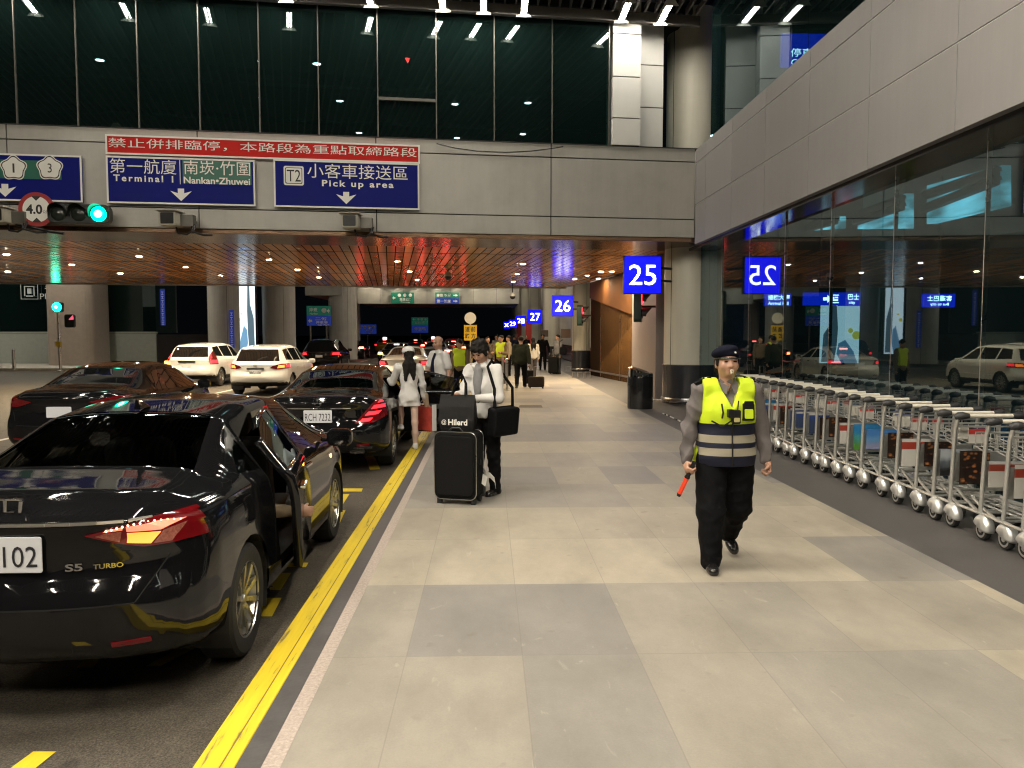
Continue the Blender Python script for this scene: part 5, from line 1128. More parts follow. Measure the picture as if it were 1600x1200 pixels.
# ---------------------------------------------------------------- people
def surface_nets(f, org, h):
    s = f < 0; nx, ny, nz = f.shape; c = np.zeros((nx - 1, ny - 1, nz - 1), np.int8)
    for dx in (0, 1):
        for dy in (0, 1):
            for dz in (0, 1): c += s[dx:nx - 1 + dx, dy:ny - 1 + dy, dz:nz - 1 + dz]
    act = (c > 0) & (c < 8); idx = -np.ones(act.shape, np.int64); A = np.argwhere(act); idx[act] = np.arange(len(A))
    acc = np.zeros((len(A), 3)); cnt = np.zeros(len(A)); i, j, k = A.T
    for ax in range(3):
        o = [a for a in range(3) if a != ax]
        for u in (0, 1):
            for v in (0, 1):
                d = [0, 0, 0]; d[o[0]] = u; d[o[1]] = v; e = list(d); e[ax] = 1
                a = f[i + d[0], j + d[1], k + d[2]]; b = f[i + e[0], j + e[1], k + e[2]]; m = (a < 0) != (b < 0)
                t = np.where(m, a / np.where(m, a - b, 1), 0); P = np.zeros((len(A), 3)); P[:, ax] = t; P[:, o[0]] = u; P[:, o[1]] = v
                acc += P * m[:, None]; cnt += m
    V = np.array(org) + (A + acc / np.maximum(cnt, 1)[:, None]) * h; Q = []
    for ax in range(3):
        o = [(ax + 1) % 3, (ax + 2) % 3]; sl = [slice(1, -1)] * 3; sl[ax] = slice(0, -1); sh = [slice(1, -1)] * 3; sh[ax] = slice(1, None)
        a = s[tuple(sl)]; b = s[tuple(sh)]; E_ = np.argwhere(a != b)
        if not len(E_): continue
        off = np.array([1, 1, 1]); off[ax] = 0; E2 = E_ + off; sg = a[tuple(E_.T)]
        def cell(du, dv): q = E2.copy(); q[:, o[0]] -= du; q[:, o[1]] -= dv; return idx[tuple(q.T)]
        q = np.stack([cell(1, 1), cell(0, 1), cell(0, 0), cell(1, 0)], 1); Q.append(np.where(sg[:, None], q, q[:, ::-1]))
    return V, np.concatenate(Q)
def field_mesh(name, prims, vox, m, parent, wrinkle=0.0, seed=0, cut=None, wf=1.0):
    """one continuous skin round tapered limbs and ellipsoids that melt into one another"""
    lo = np.full(3, 9.); hi = -lo
    for q in prims:
        if q[0] == 'c': r = max(q[3], q[4]); lo = np.minimum(lo, np.minimum(q[1], q[2]) - r); hi = np.maximum(hi, np.maximum(q[1], q[2]) + r)
        elif q[0] == 'e': r = max(q[2]); lo = np.minimum(lo, np.array(q[1]) - r); hi = np.maximum(hi, np.array(q[1]) + r)
    lo -= 3 * vox + .01; hi += 3 * vox + .01; n = np.ceil((hi - lo) / vox).astype(int) + 1
    ax = [lo[d] + vox * np.arange(n[d]) for d in range(3)]; F = np.full(n, .5)
    for q in prims:
        if q[0] in 'cs' and len(q) == 6: a, b = np.array(q[1], float), np.array(q[2], float); r = max(q[3], q[4]); bl = np.minimum(a, b) - r; bh = np.maximum(a, b) + r
        else: a = np.array(q[1], float); r = max(q[2]); bl = a - r; bh = a + r
        k = q[5] if len(q) == 6 else q[3]; mg = max(k, .02) + 2 * vox
        i0 = np.clip(np.floor((bl - mg - lo) / vox).astype(int), 0, n - 1); i1 = np.clip(np.ceil((bh + mg - lo) / vox).astype(int) + 1, 1, n)
        if (i1 <= i0).any(): continue
        X, Y, Z = np.meshgrid(*[ax[d][i0[d]:i1[d]] for d in range(3)], indexing='ij'); sl = tuple(slice(i0[d], i1[d]) for d in range(3))
        if len(q) == 6:
            ba = b - a; L2 = max(ba @ ba, 1e-9); t = np.clip(((X - a[0]) * ba[0] + (Y - a[1]) * ba[1] + (Z - a[2]) * ba[2]) / L2, 0, 1)
            D = np.sqrt((X - a[0] - t * ba[0]) ** 2 + (Y - a[1] - t * ba[1]) ** 2 + (Z - a[2] - t * ba[2]) ** 2) - (q[3] + (q[4] - q[3]) * t)
        else:
            P = np.stack([X - a[0], Y - a[1], Z - a[2]], -1)
            if q[4] is not None: P = P @ np.array(q[4])
            rr = np.array(q[2]); k0 = np.sqrt(((P / rr) ** 2).sum(-1)); k1 = np.sqrt(((P / rr ** 2) ** 2).sum(-1)); D = k0 * (k0 - 1) / np.maximum(k1, 1e-6)
        G = F[sl]
        if q[0] in 'sx': hh = np.maximum(k - np.abs(G + D), 0) / max(k, 1e-6); F[sl] = np.maximum(G, -D) + hh * hh * k / 4
        else: hh = np.maximum(k - np.abs(G - D), 0) / max(k, 1e-6); F[sl] = np.minimum(G, D) - hh * hh * k / 4
    if wrinkle or cut: X, Y, Z = np.meshgrid(*ax, indexing='ij')
    if wrinkle:
        r = np.random.default_rng(seed); Nn = 0
        for _ in range(7):
            d = r.normal(size=3) * np.array([.8, .8, 1.5]); d /= np.linalg.norm(d); fq = r.uniform(28, 80) * wf; w = r.uniform(0, 6.3); q = fq * (X * d[0] + Y * d[1] + Z * d[2]) + w + 1.8 * np.sin(14 * (X * d[1] - Z * d[0]) + 9 * Y + w)
            Nn = Nn + (1 - 2 * np.abs(np.sin(q * .5))) * np.clip(.35 + np.sin(9 * (X * d[2] + Z * d[1] - Y * d[0]) + 2 * w), 0, 1)
        F = F - wrinkle * Nn / 3
    if cut: F = cut(F, X, Y, Z)
    V, Q = surface_nets(F, lo, vox)
    me = bpy.data.meshes.new(name); me.vertices.add(len(V)); me.vertices.foreach_set('co', V.ravel()); me.loops.add(Q.size); me.loops.foreach_set('vertex_index', Q.ravel())
    me.polygons.add(len(Q)); me.polygons.foreach_set('loop_start', np.arange(len(Q)) * 4); me.polygons.foreach_set('loop_total', np.full(len(Q), 4)); me.polygons.foreach_set('use_smooth', np.ones(len(Q), bool))
    me.update(); me.validate(); me.materials.append(m)
    o = bpy.data.objects.new(name, me); COL.objects.link(o); o.parent = parent
    return o
def rot(axis, a):
    return np.array(Matrix.Rotation(a, 3, axis))
def nrm(v): v = np.array(v, float); return v / np.linalg.norm(v)
SKIN = mat('skin', (.44, .25, .17), .48, var=.10, vs=30); HAIR = mat('black hair', (.009, .007, .006), .65, spec=.18, bump=.5, bs=140); EYE_D = mat('dark eye', (.01, .008, .007), .2); LIP = mat('lips', (.34, .10, .09), .45)
EYEW = mat('eye white', (.55, .52, .48), .3)
def person(label, loc, rotz, H=1.66, pose=None, wear=None, vox=.007, name='person', group=None, cat='person'):
    p = dict(lean=0, head=(0, 0), L=(0, .04, 0, 0), R=(0, .04, 0, 0), aL=((-.12, 0, -1), (-.05, .15, -1)), aR=((.12, 0, -1), (.05, .15, -1)), curl=.6, girth=1.0, drop=0.0, gripL=None, gripR=None); p.update(pose or {})
    w = dict(top=None, bottom=None, shoes=None, hair='short', sleeve='long', infl=.02); w.update(wear or {})
    u = H / 1.65; gt = p['girth']; t = thing(name, label, cat, loc, rotz, group); V = lambda *a: np.array(a, float)
    up = V(0, math.sin(p['lean']), math.cos(p['lean'])); fw = V(0, math.cos(p['lean']), -math.sin(p['lean'])); rx = V(1, 0, 0)
    pel = V(0, 0, .525 * H); J = {}
    for s, k in ((-1, 'L'), (1, 'R')):
        sw, spl, kn, fp = p[k]; hip = pel + V(s * .088 * u * gt, 0, -.02 * u); d = nrm(V(s * spl, math.sin(sw), -math.cos(sw))); knee = hip + d * .238 * H
        d2 = nrm(V(s * spl * .4, math.sin(sw - kn), -math.cos(sw - kn))); ank = knee + d2 * .232 * H; fd = rot('X', -(fp)) @ V(0, 1, 0) if False else V(s * .12, math.cos(fp), -math.sin(fp)); J[k] = (hip, knee, ank, nrm(fd))
    if not p.get('seated'):
        low = min(min(J[k][2][2] - .042 * u, (J[k][2] + J[k][3] * .12 * u)[2] - .03 * u) for k in 'LR')
        sh = V(0, 0, -low); pel = pel + sh; J = {k: (a + sh, b + sh, c + sh, d) for k, (a, b, c, d) in J.items()}
    nb = pel + up * .318 * H; hd_f = rot('Z', p['head'][1]) @ nrm(V(0, math.cos(p['head'][0] + p['lean'] * .5), -math.sin(p['head'][0] + p['lean'] * .5)))
    hup = nrm(np.cross(rx if abs(p['head'][1]) < 1.2 else V(0, -1, 0), hd_f)) if abs(p['head'][1]) < .01 else nrm(V(0, 0, 1) - hd_f * hd_f[2]); hr = np.cross(hd_f, hup)
    hc = nb + up * .062 * H + hd_f * .018 * u + hup * .045 * u; HR = np.stack([hr, hd_f, hup], 1); hp = lambda x, y, z: hc + HR @ (V(x, y, z) * u)
    arms = {}
    for s, k in ((-1, 'L'), (1, 'R')):
        a = pel + up * .288 * H + V(s * .107 * H * (.6 + .4 * gt), 0, 0); d1, d2 = [nrm(v) for v in p['a' + k]]; e = a + d1 * .180 * H; wr = e + d2 * .150 * H; arms[k] = (a, e, wr, d2)
    # --- skin
    B = [('e', pel + up * .02 * u, V(.150 * gt, .10 * gt, .10) * u, .05, None), ('e', pel + up * .13 * u, V(.128 * gt, .088 * gt, .13) * u, .06, None), ('e', pel + up * .30 * u, V(.148 * gt, .098 * gt, .14) * u, .06, None),
         ('c', arms['L'][0], arms['R'][0], .047 * u, .047 * u, .05), ('c', nb - up * .03 * u, hc - hup * .03 * u - hd_f * .012 * u, .056 * u, .050 * u, .03),
         ('e', hp(0, -.012, .028), V(.077, .094, .088) * u, .02, HR), ('e', hp(0, .018, -.036), V(.061, .068, .060) * u, .045, HR), ('e', hp(0, .050, -.076), V(.022, .020, .016) * u, .03, HR),
         ('e', hp(-.034, .052, -.022), V(.03, .028, .026) * u, .02, HR), ('e', hp(.034, .052, -.022), V(.03, .028, .026) * u, .02, HR), ('c', hp(0, .078, .018), hp(0, .096, -.022), .008 * u, .013 * u, .012), ('c', hp(-.012, .086, -.026), hp(.012, .086, -.026), .009 * u, .009 * u, .010),
         ('c', hp(-.026, .078, .030), hp(.026, .078, .030), .010 * u, .010 * u, .015),
         ('x', hp(-.033, .094, .008), V(.021, .014, .012) * u, .010, HR), ('x', hp(.033, .094, .008), V(.021, .014, .012) * u, .010, HR),
         ('e', hp(-.079, -.008, -.008), V(.010, .020, .032) * u, .012, HR), ('e', hp(.079, -.008, -.008), V(.010, .020, .032) * u, .012, HR)]
    for k, s in (('L', -1), ('R', 1)):
        hip, knee, ank, fd = J[k]; a, e, wr, d2 = arms[k]; d2 = nrm(p['hand' + k]) if p.get('hand' + k) is not None else d2
        B += [('c', hip, knee, .080 * u * gt, .052 * u, .04), ('c', knee, knee * .55 + ank * .45, .050 * u, .050 * u, .03), ('c', knee * .55 + ank * .45, ank, .050 * u, .034 * u, .03), ('c', ank, ank + fd * .14 * u - V(0, 0, .022 * u), .034 * u, .026 * u, .02),
              ('c', a, e, .046 * u, .037 * u, .03), ('c', e, wr, .037 * u, .025 * u, .02)]
        # hand: palm, four bent fingers of unequal length, thumb from the side of the palm
        pn = V(-s, 0, 0) if p.get('palm' + k) is None else V(*p['palm' + k]); pn = nrm(pn - d2 * (pn @ d2)); sd = np.cross(d2, pn) * s; sd = sd * (1 if (sd @ V(0, 1, 0)) >= 0 or p.get('palm' + k) is not None else -1)
        cu = p['curl'] if p.get('grip' + k) is None else p['grip' + k]
        B += [('e', wr + d2 * .045 * u, np.array([.040, .016, .048]) * u, .012, np.stack([sd, pn, d2], 1)), ('c', wr - d2 * .01 * u, wr + d2 * .03 * u, .024 * u, .026 * u, .015)]
        for q, (ofs, ln) in enumerate(((.029, .92), (.010, 1.0), (-.009, .95), (-.027, .78))):
            b = wr + d2 * (.082 - .004 * abs(q - 1)) * u + sd * ofs * u; d, n_ = d2, pn
            for seg, sl in enumerate((.040, .026, .020)):
                an = cu * (1.0, 1.1, .8)[seg] * (1 + .06 * q); d, n_ = d * math.cos(an) + n_ * math.sin(an), n_ * math.cos(an) - d * math.sin(an); b2 = b + d * sl * ln * u
                B.append(('c', b, b2, (.0100 - .001 * seg) * u, (.0092 - .001 * seg) * u, .004)); b = b2
        tb = wr + d2 * .028 * u + sd * .030 * u; td = nrm(d2 * .75 + sd * .55 + pn * (.25 + .5 * cu)); tm = tb + td * .036 * u; te = tm + nrm(td * .8 - sd * .25 * min(cu, 1) + pn * .35 * cu) * .030 * u
        B += [('c', tb, tm, .0125 * u, .0105 * u, .008), ('c', tm, te, .0102 * u, .0085 * u, .004)]
    body = field_mesh('body', B, vox, w.get('skin', SKIN), t)
    bt = BVHTree.FromPolygons([v.co[:] for v in body.data.vertices], [tuple(f.vertices) for f in body.data.polygons])
    # face
    if vox <= .009:
        for s in (-1, 1):
            g = MB(); c = hp(s * .032, .0815, .010); M = Matrix.Translation(c) @ Matrix(HR.tolist()).to_4x4()
            g.lathe([(.0, -.006), (.011, -.006), (.015, 0), (.011, .006), (0, .007)], 14, M=M @ Matrix.Diagonal((1.0, .62, .46 if not w.get('squint') else .36, 1)) @ RX(R(90)) @ Matrix.Diagonal((1, 1, 1, 1)), cap=False); g.build('eye', EYE_D, t, smooth=True)
            g = MB(); g.tube([hp(s * .014, .0885, .030), hp(s * .030, .0885, .0345), hp(s * .048, .076, .030)], [.0034 * u, .0044 * u, .0026 * u], 6); g.build('eyebrow', HAIR, t, smooth=True)
        g = MB(); g.tube([hp(-.021, .0785, -.053), hp(-.008, .0875, -.0505), hp(0, .0885, -.052), hp(.008, .0875, -.0505), hp(.021, .0785, -.053)], [.002 * u, .0055 * u, .0058 * u, .0055 * u, .002 * u], 8); g.build('lips', LIP, t, smooth=True)
    # --- hair
    hs = w['hair']; cutf = None
    if hs:
        Hh = [('e', hp(0, -.022, .040), V(.088, .100, .090) * u, .02, HR), ('x', hp(0, .130, -.020), V(.085, .090, .085) * u, .02, HR)]
        if hs == 'long': Hh += [('c', hp(0, -.07, .01), nb - fw * .075 * u + up * -.02 * u, .07 * u, .07 * u, .05), ('c', nb - fw * .08 * u + V(-.04, 0, -.02) * u, nb - fw * .115 * u - up * .26 * u + V(-.065, 0, 0), .075 * u, .026 * u, .04), ('c', nb - fw * .08 * u + V(.04, 0, -.02) * u, nb - fw * .115 * u - up * .24 * u + V(.06, 0, 0), .075 * u, .026 * u, .04)]
        if hs == 'nape': Hh += [('e', hp(0, -.060, -.030), V(.082, .050, .072) * u, .03, HR), ('e', hp(-.072, .004, .010), V(.016, .026, .040) * u, .02, HR), ('e', hp(.072, .004, .010), V(.016, .026, .040) * u, .02, HR)]
        if hs == 'bun': Hh += [('e', hp(0, -.12, -.01), V(.045, .035, .045) * u, .02, HR)]
        if hs == 'mop': Hh = [('e', hp(0, -.018, .040), V(.090, .106, .088) * u, .02, HR), ('e', hp(0, -.050, -.025), V(.080, .058, .062) * u, .03, HR), ('e', hp(.015, .050, .085), V(.055, .040, .026) * u, .025, HR), ('x', hp(0, .118, -.050), V(.062, .062, .086) * u, .010, HR), ('e', hp(-.074, .016, .008), V(.018, .036, .050) * u, .015, HR), ('e', hp(.074, .016, .008), V(.018, .036, .050) * u, .015, HR)]
        if hs == 'bald': Hh = [('e', hp(0, -.040, .000), V(.083, .082, .060) * u, .02, HR), ('x', hp(0, .100, -.00), V(.1, .090, .2) * u, .01, HR)]
        if hs in ('mop', 'nape') and vox < .009:
            rr = np.random.default_rng(int(H * 1000))
            for k in range(70 if hs == 'mop' else 14):
                a_ = rr.uniform(-2.6, 2.6) if hs == 'mop' else rr.choice([-1, 1]) * rr.uniform(1.2, 3.0); f_ = abs(math.cos(a_ / 2)); z_ = (.052 + rr.uniform(-.012, .014)) * f_ + (-.075 + rr.uniform(-.02, .02)) * (1 - f_)
                Hh.append(('c', hp(math.sin(a_ + .5) * .055, -.02 + math.cos(a_ + .5) * .06, .110 + rr.uniform(-.006, .012)), hp(math.sin(a_) * (.088 + rr.uniform(-.004, .008)), -.012 + math.cos(a_) * .104, z_), .011 * u, .004 * u, .006))
        field_mesh('hair', Hh, min(vox, .009), HAIR, t, .007 if vox < .012 else .004, 5, wf=2.6)
    inf = w['infl'] * u
    # --- trousers / skirt
    if w['bottom'] is not None:
        T = [('e', pel + up * .02 * u, V(.158 * gt, .112 * gt, .12) * u, .05, None), ('e', pel + up * .07 * u, V(.140 * gt, .098 * gt, .07) * u, .05, None)]
        for k in 'LR':
            hip, knee, ank, fd = J[k]; hem = knee * .04 + ank * .96 - V(0, 0, .0); T += [('c', hip, knee, .098 * u * gt, .076 * u * (.5 + .5 * gt) * w.get('tw', 1), .03), ('c', knee, hem, .076 * u * (.5 + .5 * gt) * w.get('tw', 1), .060 * u * w.get('tw', 1), .03)]
        field_mesh('trousers', T, vox, w['bottom'], t, .008, 11)
    if w['shoes'] is not None:
        for k in 'LR':
            hip, knee, ank, fd = J[k]; so = nrm(np.cross(nrm(np.cross(fd, V(0, 0, 1))), fd)); hl = ank - fd * .035 * u - so * .012 * u; tp = ank + fd * .150 * u - so * .022 * u
            Sx = [('c', hl, tp, .038 * u, .032 * u, .02), ('e', ank + fd * .10 * u - so * .012 * u, np.array([.044, .062, .030]) * u, .03, np.stack([np.cross(fd, so), fd, so], 1)), ('c', ank + so * .03 * u, hl, .042 * u, .036 * u, .03)]
            pl = ank - so * .040 * u
            field_mesh('shoe', Sx, vox, w['shoes'], t, cut=lambda F, X, Y, Z, pl=pl, so=so: np.maximum(F, -((X - pl[0]) * so[0] + (Y - pl[1]) * so[1] + (Z - pl[2]) * so[2])))
    # --- upper garment
    if w['top'] is not None:
        T = [('e', pel + up * (.30 * u), V(.155 * gt, .106 * gt, .15) * u + inf, .05, None), ('e', pel + up * .14 * u, V(.140 * gt, .098 * gt, .15) * u + inf, .05, None), ('c', arms['L'][0] - up * .008, arms['R'][0] - up * .008, .052 * u + inf * .3, .052 * u + inf * .3, .05)]
        if w.get('hem', 'hip') != 'waist': T += [('e', pel + up * .02 * u, V(.160 * gt, .116 * gt, .11) * u + inf * .7, .05, None)]
        if w.get('dress'):
            z1 = w['dress'] * H; b = V(pel[0], pel[1], z1); T += [('c', pel + V(-.05, 0, -.02) * u, b + V(-.075, 0, .02) * u, .118 * u, .105 * u, .06), ('c', pel + V(.05, 0, -.02) * u, b + V(.075, 0, .02) * u, .118 * u, .105 * u, .06)]
        for k in 'LR':
            a, e, wr, d2 = arms[k]
            if w['sleeve'] == 'short': T += [('c', a, a * .3 + e * .7, .058 * u + inf * .4, .060 * u + inf * .4, .03)]
            else: T += [('c', a, e, .056 * u + inf * .5, .050 * u + inf * .5, .03), ('c', e, e * .06 + wr * .94, .050 * u + inf * .5, .036 * u + inf * .4, .025)]
        if w.get('collar', True): T += [('c', nb - up * .028 * u, nb + up * .010 * u + fw * .008 * u, .070 * u, .064 * u, .02)]
        if w.get('hood'): T += [('e', nb - fw * .075 * u - up * .01 * u, V(.10, .06, .06) * u, .04, None), ('c', nb + V(-.05, .05, -.02) * u, nb + V(.05, .05, -.02) * u, .035 * u, .035 * u, .03)]
        ct = None
        if w.get('dress'): ct = lambda F, X, Y, Z, z1=w['dress'] * H: np.maximum(F, z1 - Z)
        elif w.get('sleeve') == 'short' and False: ct = None
        field_mesh(w.get('topname', 'shirt'), T, vox, w['top'], t, w.get('wrinkle', .008), 3, cut=ct)
    t['h'] = 0; del t['h']
    ctx = dict(root=t, pel=pel, nb=nb, hp=hp, HR=HR, arms=arms, legs=J, up=up, fw=fw, u=u, H=H, hc=hc, gt=gt, vox=vox, bvh=bt)
    return ctx
def cloth(name, col, rough=.9, var=.12): return mat(name, col, rough, 0, spec=.10, var=var, vs=14, bump=.25, bs=260)
C_BLACK = cloth('black cloth', (.005, .005, .006)); C_GREY = cloth('grey uniform cloth', (.145, .13, .13)); C_WHITE = cloth('white cloth', (.64, .63, .62), var=.05); C_NAVY = cloth('navy cloth', (.010, .012, .028)); C_BEIGE = cloth('beige cloth', (.36, .29, .20)); C_DGREEN = cloth('dark green coat', (.022, .026, .018)); C_GREYL = cloth('light grey cloth', (.22, .22, .23)); C_CREAM = cloth('cream jacket', (.55, .52, .46), var=.05)
C_HIVIS = mat('high visibility fabric', (.62, .80, .03), .6, spec=.3, var=.04, vs=8, bump=.2, bs=200); C_SHOE = mat('black leather', (.012, .011, .011), .25, coat=.3, var=.2, vs=20); C_WSHOE = mat('white shoe', (.7, .7, .7), .5); C_BROWN = cloth('khaki cloth', (.20, .15, .09))

# the policewoman walking towards the camera
M_VEST = mat('banded safety vest', (.6, .8, .03), .6, spec=.3); nt, N, L, b = nodes(M_VEST)
tc = N.new('ShaderNodeTexCoord'); sp = N.new('ShaderNodeSeparateXYZ'); L.new(tc.outputs['Object'], sp.inputs[0]); ad = N.new('ShaderNodeMath'); ad.operation = 'DIVIDE'; ad.inputs[1].default_value = 1.6; L.new(sp.outputs[2], ad.inputs[0])
rp = N.new('ShaderNodeValToRGB'); rp.color_ramp.interpolation = 'CONSTANT'; L.new(ad.outputs[0], rp.inputs[0])
NV = (.008, .010, .026, 1); BG = (.33, .30, .23, 1); YL = (.60, .78, .025, 1); el = rp.color_ramp.elements; el[0].position = 0; el[0].color = NV; el[1].position = .838 / 1.6; el[1].color = BG
for z, c in ((.896, NV), (.934, BG), (.992, NV), (1.075, YL)): x = el.new(z / 1.6); x.color = c
L.new(rp.outputs[0], b.inputs['Base Color'])
n2 = N.new('ShaderNodeTexNoise'); n2.inputs['Scale'].default_value = 240; L.new(tc.outputs['Object'], n2.inputs[0]); bp = N.new('ShaderNodeBump'); bp.inputs['Strength'].default_value = .2; bp.inputs['Distance'].default_value = .01; L.new(n2.outputs[0], bp.inputs['Height']); L.new(bp.outputs[0], b.inputs['Normal'])
PW = at_z(1130, 890, 0)
c = person('policewoman in yellow and navy safety vest walking towards the camera, whistle in mouth', (PW.x + .03, PW.y + .1, 0), R(180), 1.655,
           dict(girth=1.20, head=(-.05, .0), R=(.16, .03, .08, 0), L=(-.20, .05, .55, .55), aR=((.26, -.05, -1), (.14, .22, -1)), aL=((-.30, -.10, -1), (-.10, .30, -1)), curl=1.0, gripR=1.05, gripL=1.05, handR=(.05, .75, -.65)),
           dict(top=C_GREY, topname='uniform_jacket', bottom=C_BLACK, shoes=C_SHOE, hair='nape', infl=.026, squint=True, wrinkle=.017, hem='waist', tw=1.22), .0065)
t, u, pel, up, nb, hp, HR = c['root'], c['u'], c['pel'], c['up'], c['nb'], c['hp'], c['HR']; V3 = lambda *a: np.array(a, float); gt = c['gt']
Vp = [('e', pel + up * .30 * u, V3(.160 * gt, .112 * gt, .15) * u + .036, .05, None), ('e', pel + up * .14 * u, V3(.145 * gt, .106 * gt, .15) * u + .036, .05, None), ('e', pel + up * .0 * u, V3(.165 * gt, .12 * gt, .16) * u + .030, .06, None),
      ('c', nb + V3(-.150, 0, -.050), nb + V3(.150, 0, -.050), .098, .098, .04), ('e', pel + up * .36 * u + V3(0, .03, 0), V3(.19, .115, .10) * u + .01, .04, None)]
def vcut(F, X, Y, Z):
    F = np.maximum(F, .765 - Z); F = np.maximum(F, np.abs(X) - (.208 - np.clip((Z - 1.02) * .10, 0, .022)))
    vn = np.maximum(np.abs(X) - np.clip((Z - 1.185) * .44, 0, .078), -Y - .03); F = np.maximum(F, -np.maximum(vn, 1.185 - Z)); return np.maximum(F, .078 - np.sqrt(X * X + (Y - .01) ** 2) - np.clip((1.33 - Z) * 3, 0, 1))
vest = field_mesh('safety_vest', Vp, .0065, M_VEST, t, .005, 9, cut=vcut)
vb = BVHTree.FromPolygons([v.co[:] for v in vest.data.vertices], [tuple(f.vertices) for f in vest.data.polygons])
def front(x, z, off=.006, tree=vb):
    p = tree.ray_cast(Vector((x, 2, z)), Vector((0, -1, 0))); return (p[0] + p[1] * off) if p[0] else Vector((x, .16, z))
g = MB(); g.tube([front(0, z, .004) for z in np.linspace(.775, 1.17, 16)], .0055, 6); g.build('zip', M_BLACK, t, smooth=True)
Mf = lambda x, z: Matrix.Translation(front(x, z, .004)) @ RX(R(6)) @ RZ(R(180) - x * 1.6)
g = MB(); g.prism(rrect(-.045, .045, -.065, .06, .012), -.012, .01, 0, Mf(-.115, 1.165)); g.prism(rrect(-.034, .034, -.052, .018, .01), -.0165, -.01, 1, Mf(-.115, 1.165)); g.prism(rrect(-.036, .036, .022, .075, .008), -.020, -.01, 0, Mf(-.115, 1.165)); g.build('chest_pocket', [M_BLACK, C_HIVIS], t, bevel=.003)
g = MB(); q = front(.0, 1.13, .02); Mq = Matrix.Translation(q) @ RZ(R(180)); g.prism(rrect(-.012, .045, -.045, .055, .012), -.03, .02, M=Mq); g.prism(rrect(-.045, -.005, .0, .06, .01), -.035, .01, M=Mq); g.tube([(.03, 0, .05), (.035, 0, .12)], .005, 6, M=Mq); g.build('radio', M_BLACK, t, bevel=.004)
g = MB(); g.prism(rrect(-.004, .036, -.03, .0, .006), -.034, -.028, M=Mq); g.build('radio_screen', mat('pale radio plate', (.5, .45, .2), .4), t)
g = MB(); g.tube([q + Vector((.0, .02, -.01)), front(.07, 1.06, .012), front(.14, 1.10, .012)], .006, 6); g.tube([front(.075, 1.22, .008), front(.07, 1.16, .008), front(.075, 1.12, .008)], .006, 6); g.build('strap', M_BLACK, t, smooth=True)
for s in (-1, 1):
    a = c['arms']['R' if s > 0 else 'L'][0]; g = MB(); Me = TR(a[0] - s * .015, a[1], a[2] + .068) @ RY(R(24 * s)); g.prism(rrect(-.062, .062, -.012, .012, .01), -.035, .035, M=Me); g.box(-.02, .02, -.037, .037, .012, .02, 0, Me); g.build('epaulette', C_BLACK, t, bevel=.006)
# shirt collar points
for s in (-1, 1):
    g = MB(); a = nb + V3(s * .012, .075, -.01); g.add([tuple(nb + V3(s * .006, .082, -.015)), tuple(nb + V3(s * .062, .052, .012)), tuple(nb + V3(s * .070, .078, -.045)), tuple(nb + V3(s * .030, .108, -.075))], [(0, 1, 2, 3)]); o = g.build('collar', C_GREY, t); o.modifiers.new('s', 'SOLIDIFY').thickness = .006
field_mesh('beret', [('e', hp(.016, -.014, .082), V3(.098, .108, .048) * u, .02, HR @ rot('Y', .22) @ rot('X', .12)), ('e', hp(0, -.01, .056), V3(.089, .105, .040) * u, .02, HR @ rot('X', .08))], .0065, mat('navy felt', (.007, .008, .017), .95, spec=.1), t, .003, 2)
g = MB(); g.tube([hp(.089 * math.sin(a), -.008 + .104 * math.cos(a), .034) for a in np.linspace(0, 6.2, 30)], .0065, 6, closed=True); g.build('beret_band', C_SHOE, t, smooth=True)
g = MB(); Mc = Matrix.Translation(Vector(hp(-.028, .104, .074))) @ Matrix(HR.tolist()).to_4x4() @ RX(R(-60)); g.lathe([(0, .004), (.007, .003), (.009, 0)], 12, M=Mc, cap=False); g.build('beret_badge', M_STEEL, t)
g = MB(); w0 = Vector(hp(0, .086, -.056)); wf_ = Vector(HR[:, 1]); g.tube([w0, w0 + wf_ * .035], [.008, .011], 10); g.tube([w0 + wf_ * .026 - Vector((0, 0, .004)), w0 + wf_ * .03 - Vector((0, 0, .02))], .011, 10); o = g.build('whistle', mat('cream whistle', (.6, .55, .42), .35), smooth=True); o.location = (PW.x + .03, PW.y + .1, 0); o.rotation_euler = (0, 0, R(180)); tag(o, 'cream whistle held in the mouth of the walking policewoman', 'whistle')
g = MB(); e = w0 + wf_ * .035; g.tube([e, e + Vector((0, .004, -.07)), front(.0, 1.21, .03) + Vector((0, .0, 0)), front(.004, 1.16, .03)], .004, 6); g.build('lanyard', mat('brown cord', (.18, .12, .06), .7), t, smooth=True)
field_mesh('hi_vis_pouch', [('e', V3(.20, -.03, .83), V3(.035, .06, .075), .02, None)], .0065, C_HIVIS, t, .006, 4)
# cuffs of light inside the boots are left out; baton in the right hand
a, e, wr, d2 = c['arms']['R']; bt_ = Vector((PW.x + .03, PW.y + .1, 0)); Rz = RZ(R(180)); hh_ = nrm((.05, .75, -.65)); hb = Vector(wr + hh_ * .078 * u + np.array([-.022, 0, 0])); dd = Vector((.30, -.34, -.90)).normalized()
M_BATON = mat('glowing red baton', (.6, .05, .02), .3, emit=(.9, .06, .01), es=.35)
o = thing('traffic_baton', 'short red traffic baton with black grip in the policewoman\'s hand', 'baton', bt_, R(180))
g = MB(); g.tube([hb - dd * .075, hb + dd * .055], .0165, 12); g.tube([hb + dd * .05, hb + dd * .062], .021, 12); g.build('grip', M_BLACK, o, smooth=True)
g = MB(); g.tube([hb + dd * .06, hb + dd * .20], [.0175, .0165], 14); g.build('tube', M_BATON, o, smooth=True)
g = MB(); g.tube([hb + dd * .20, hb + dd * .222], [.018, .015], 12); g.build('tip', M_BLACK, o, smooth=True)

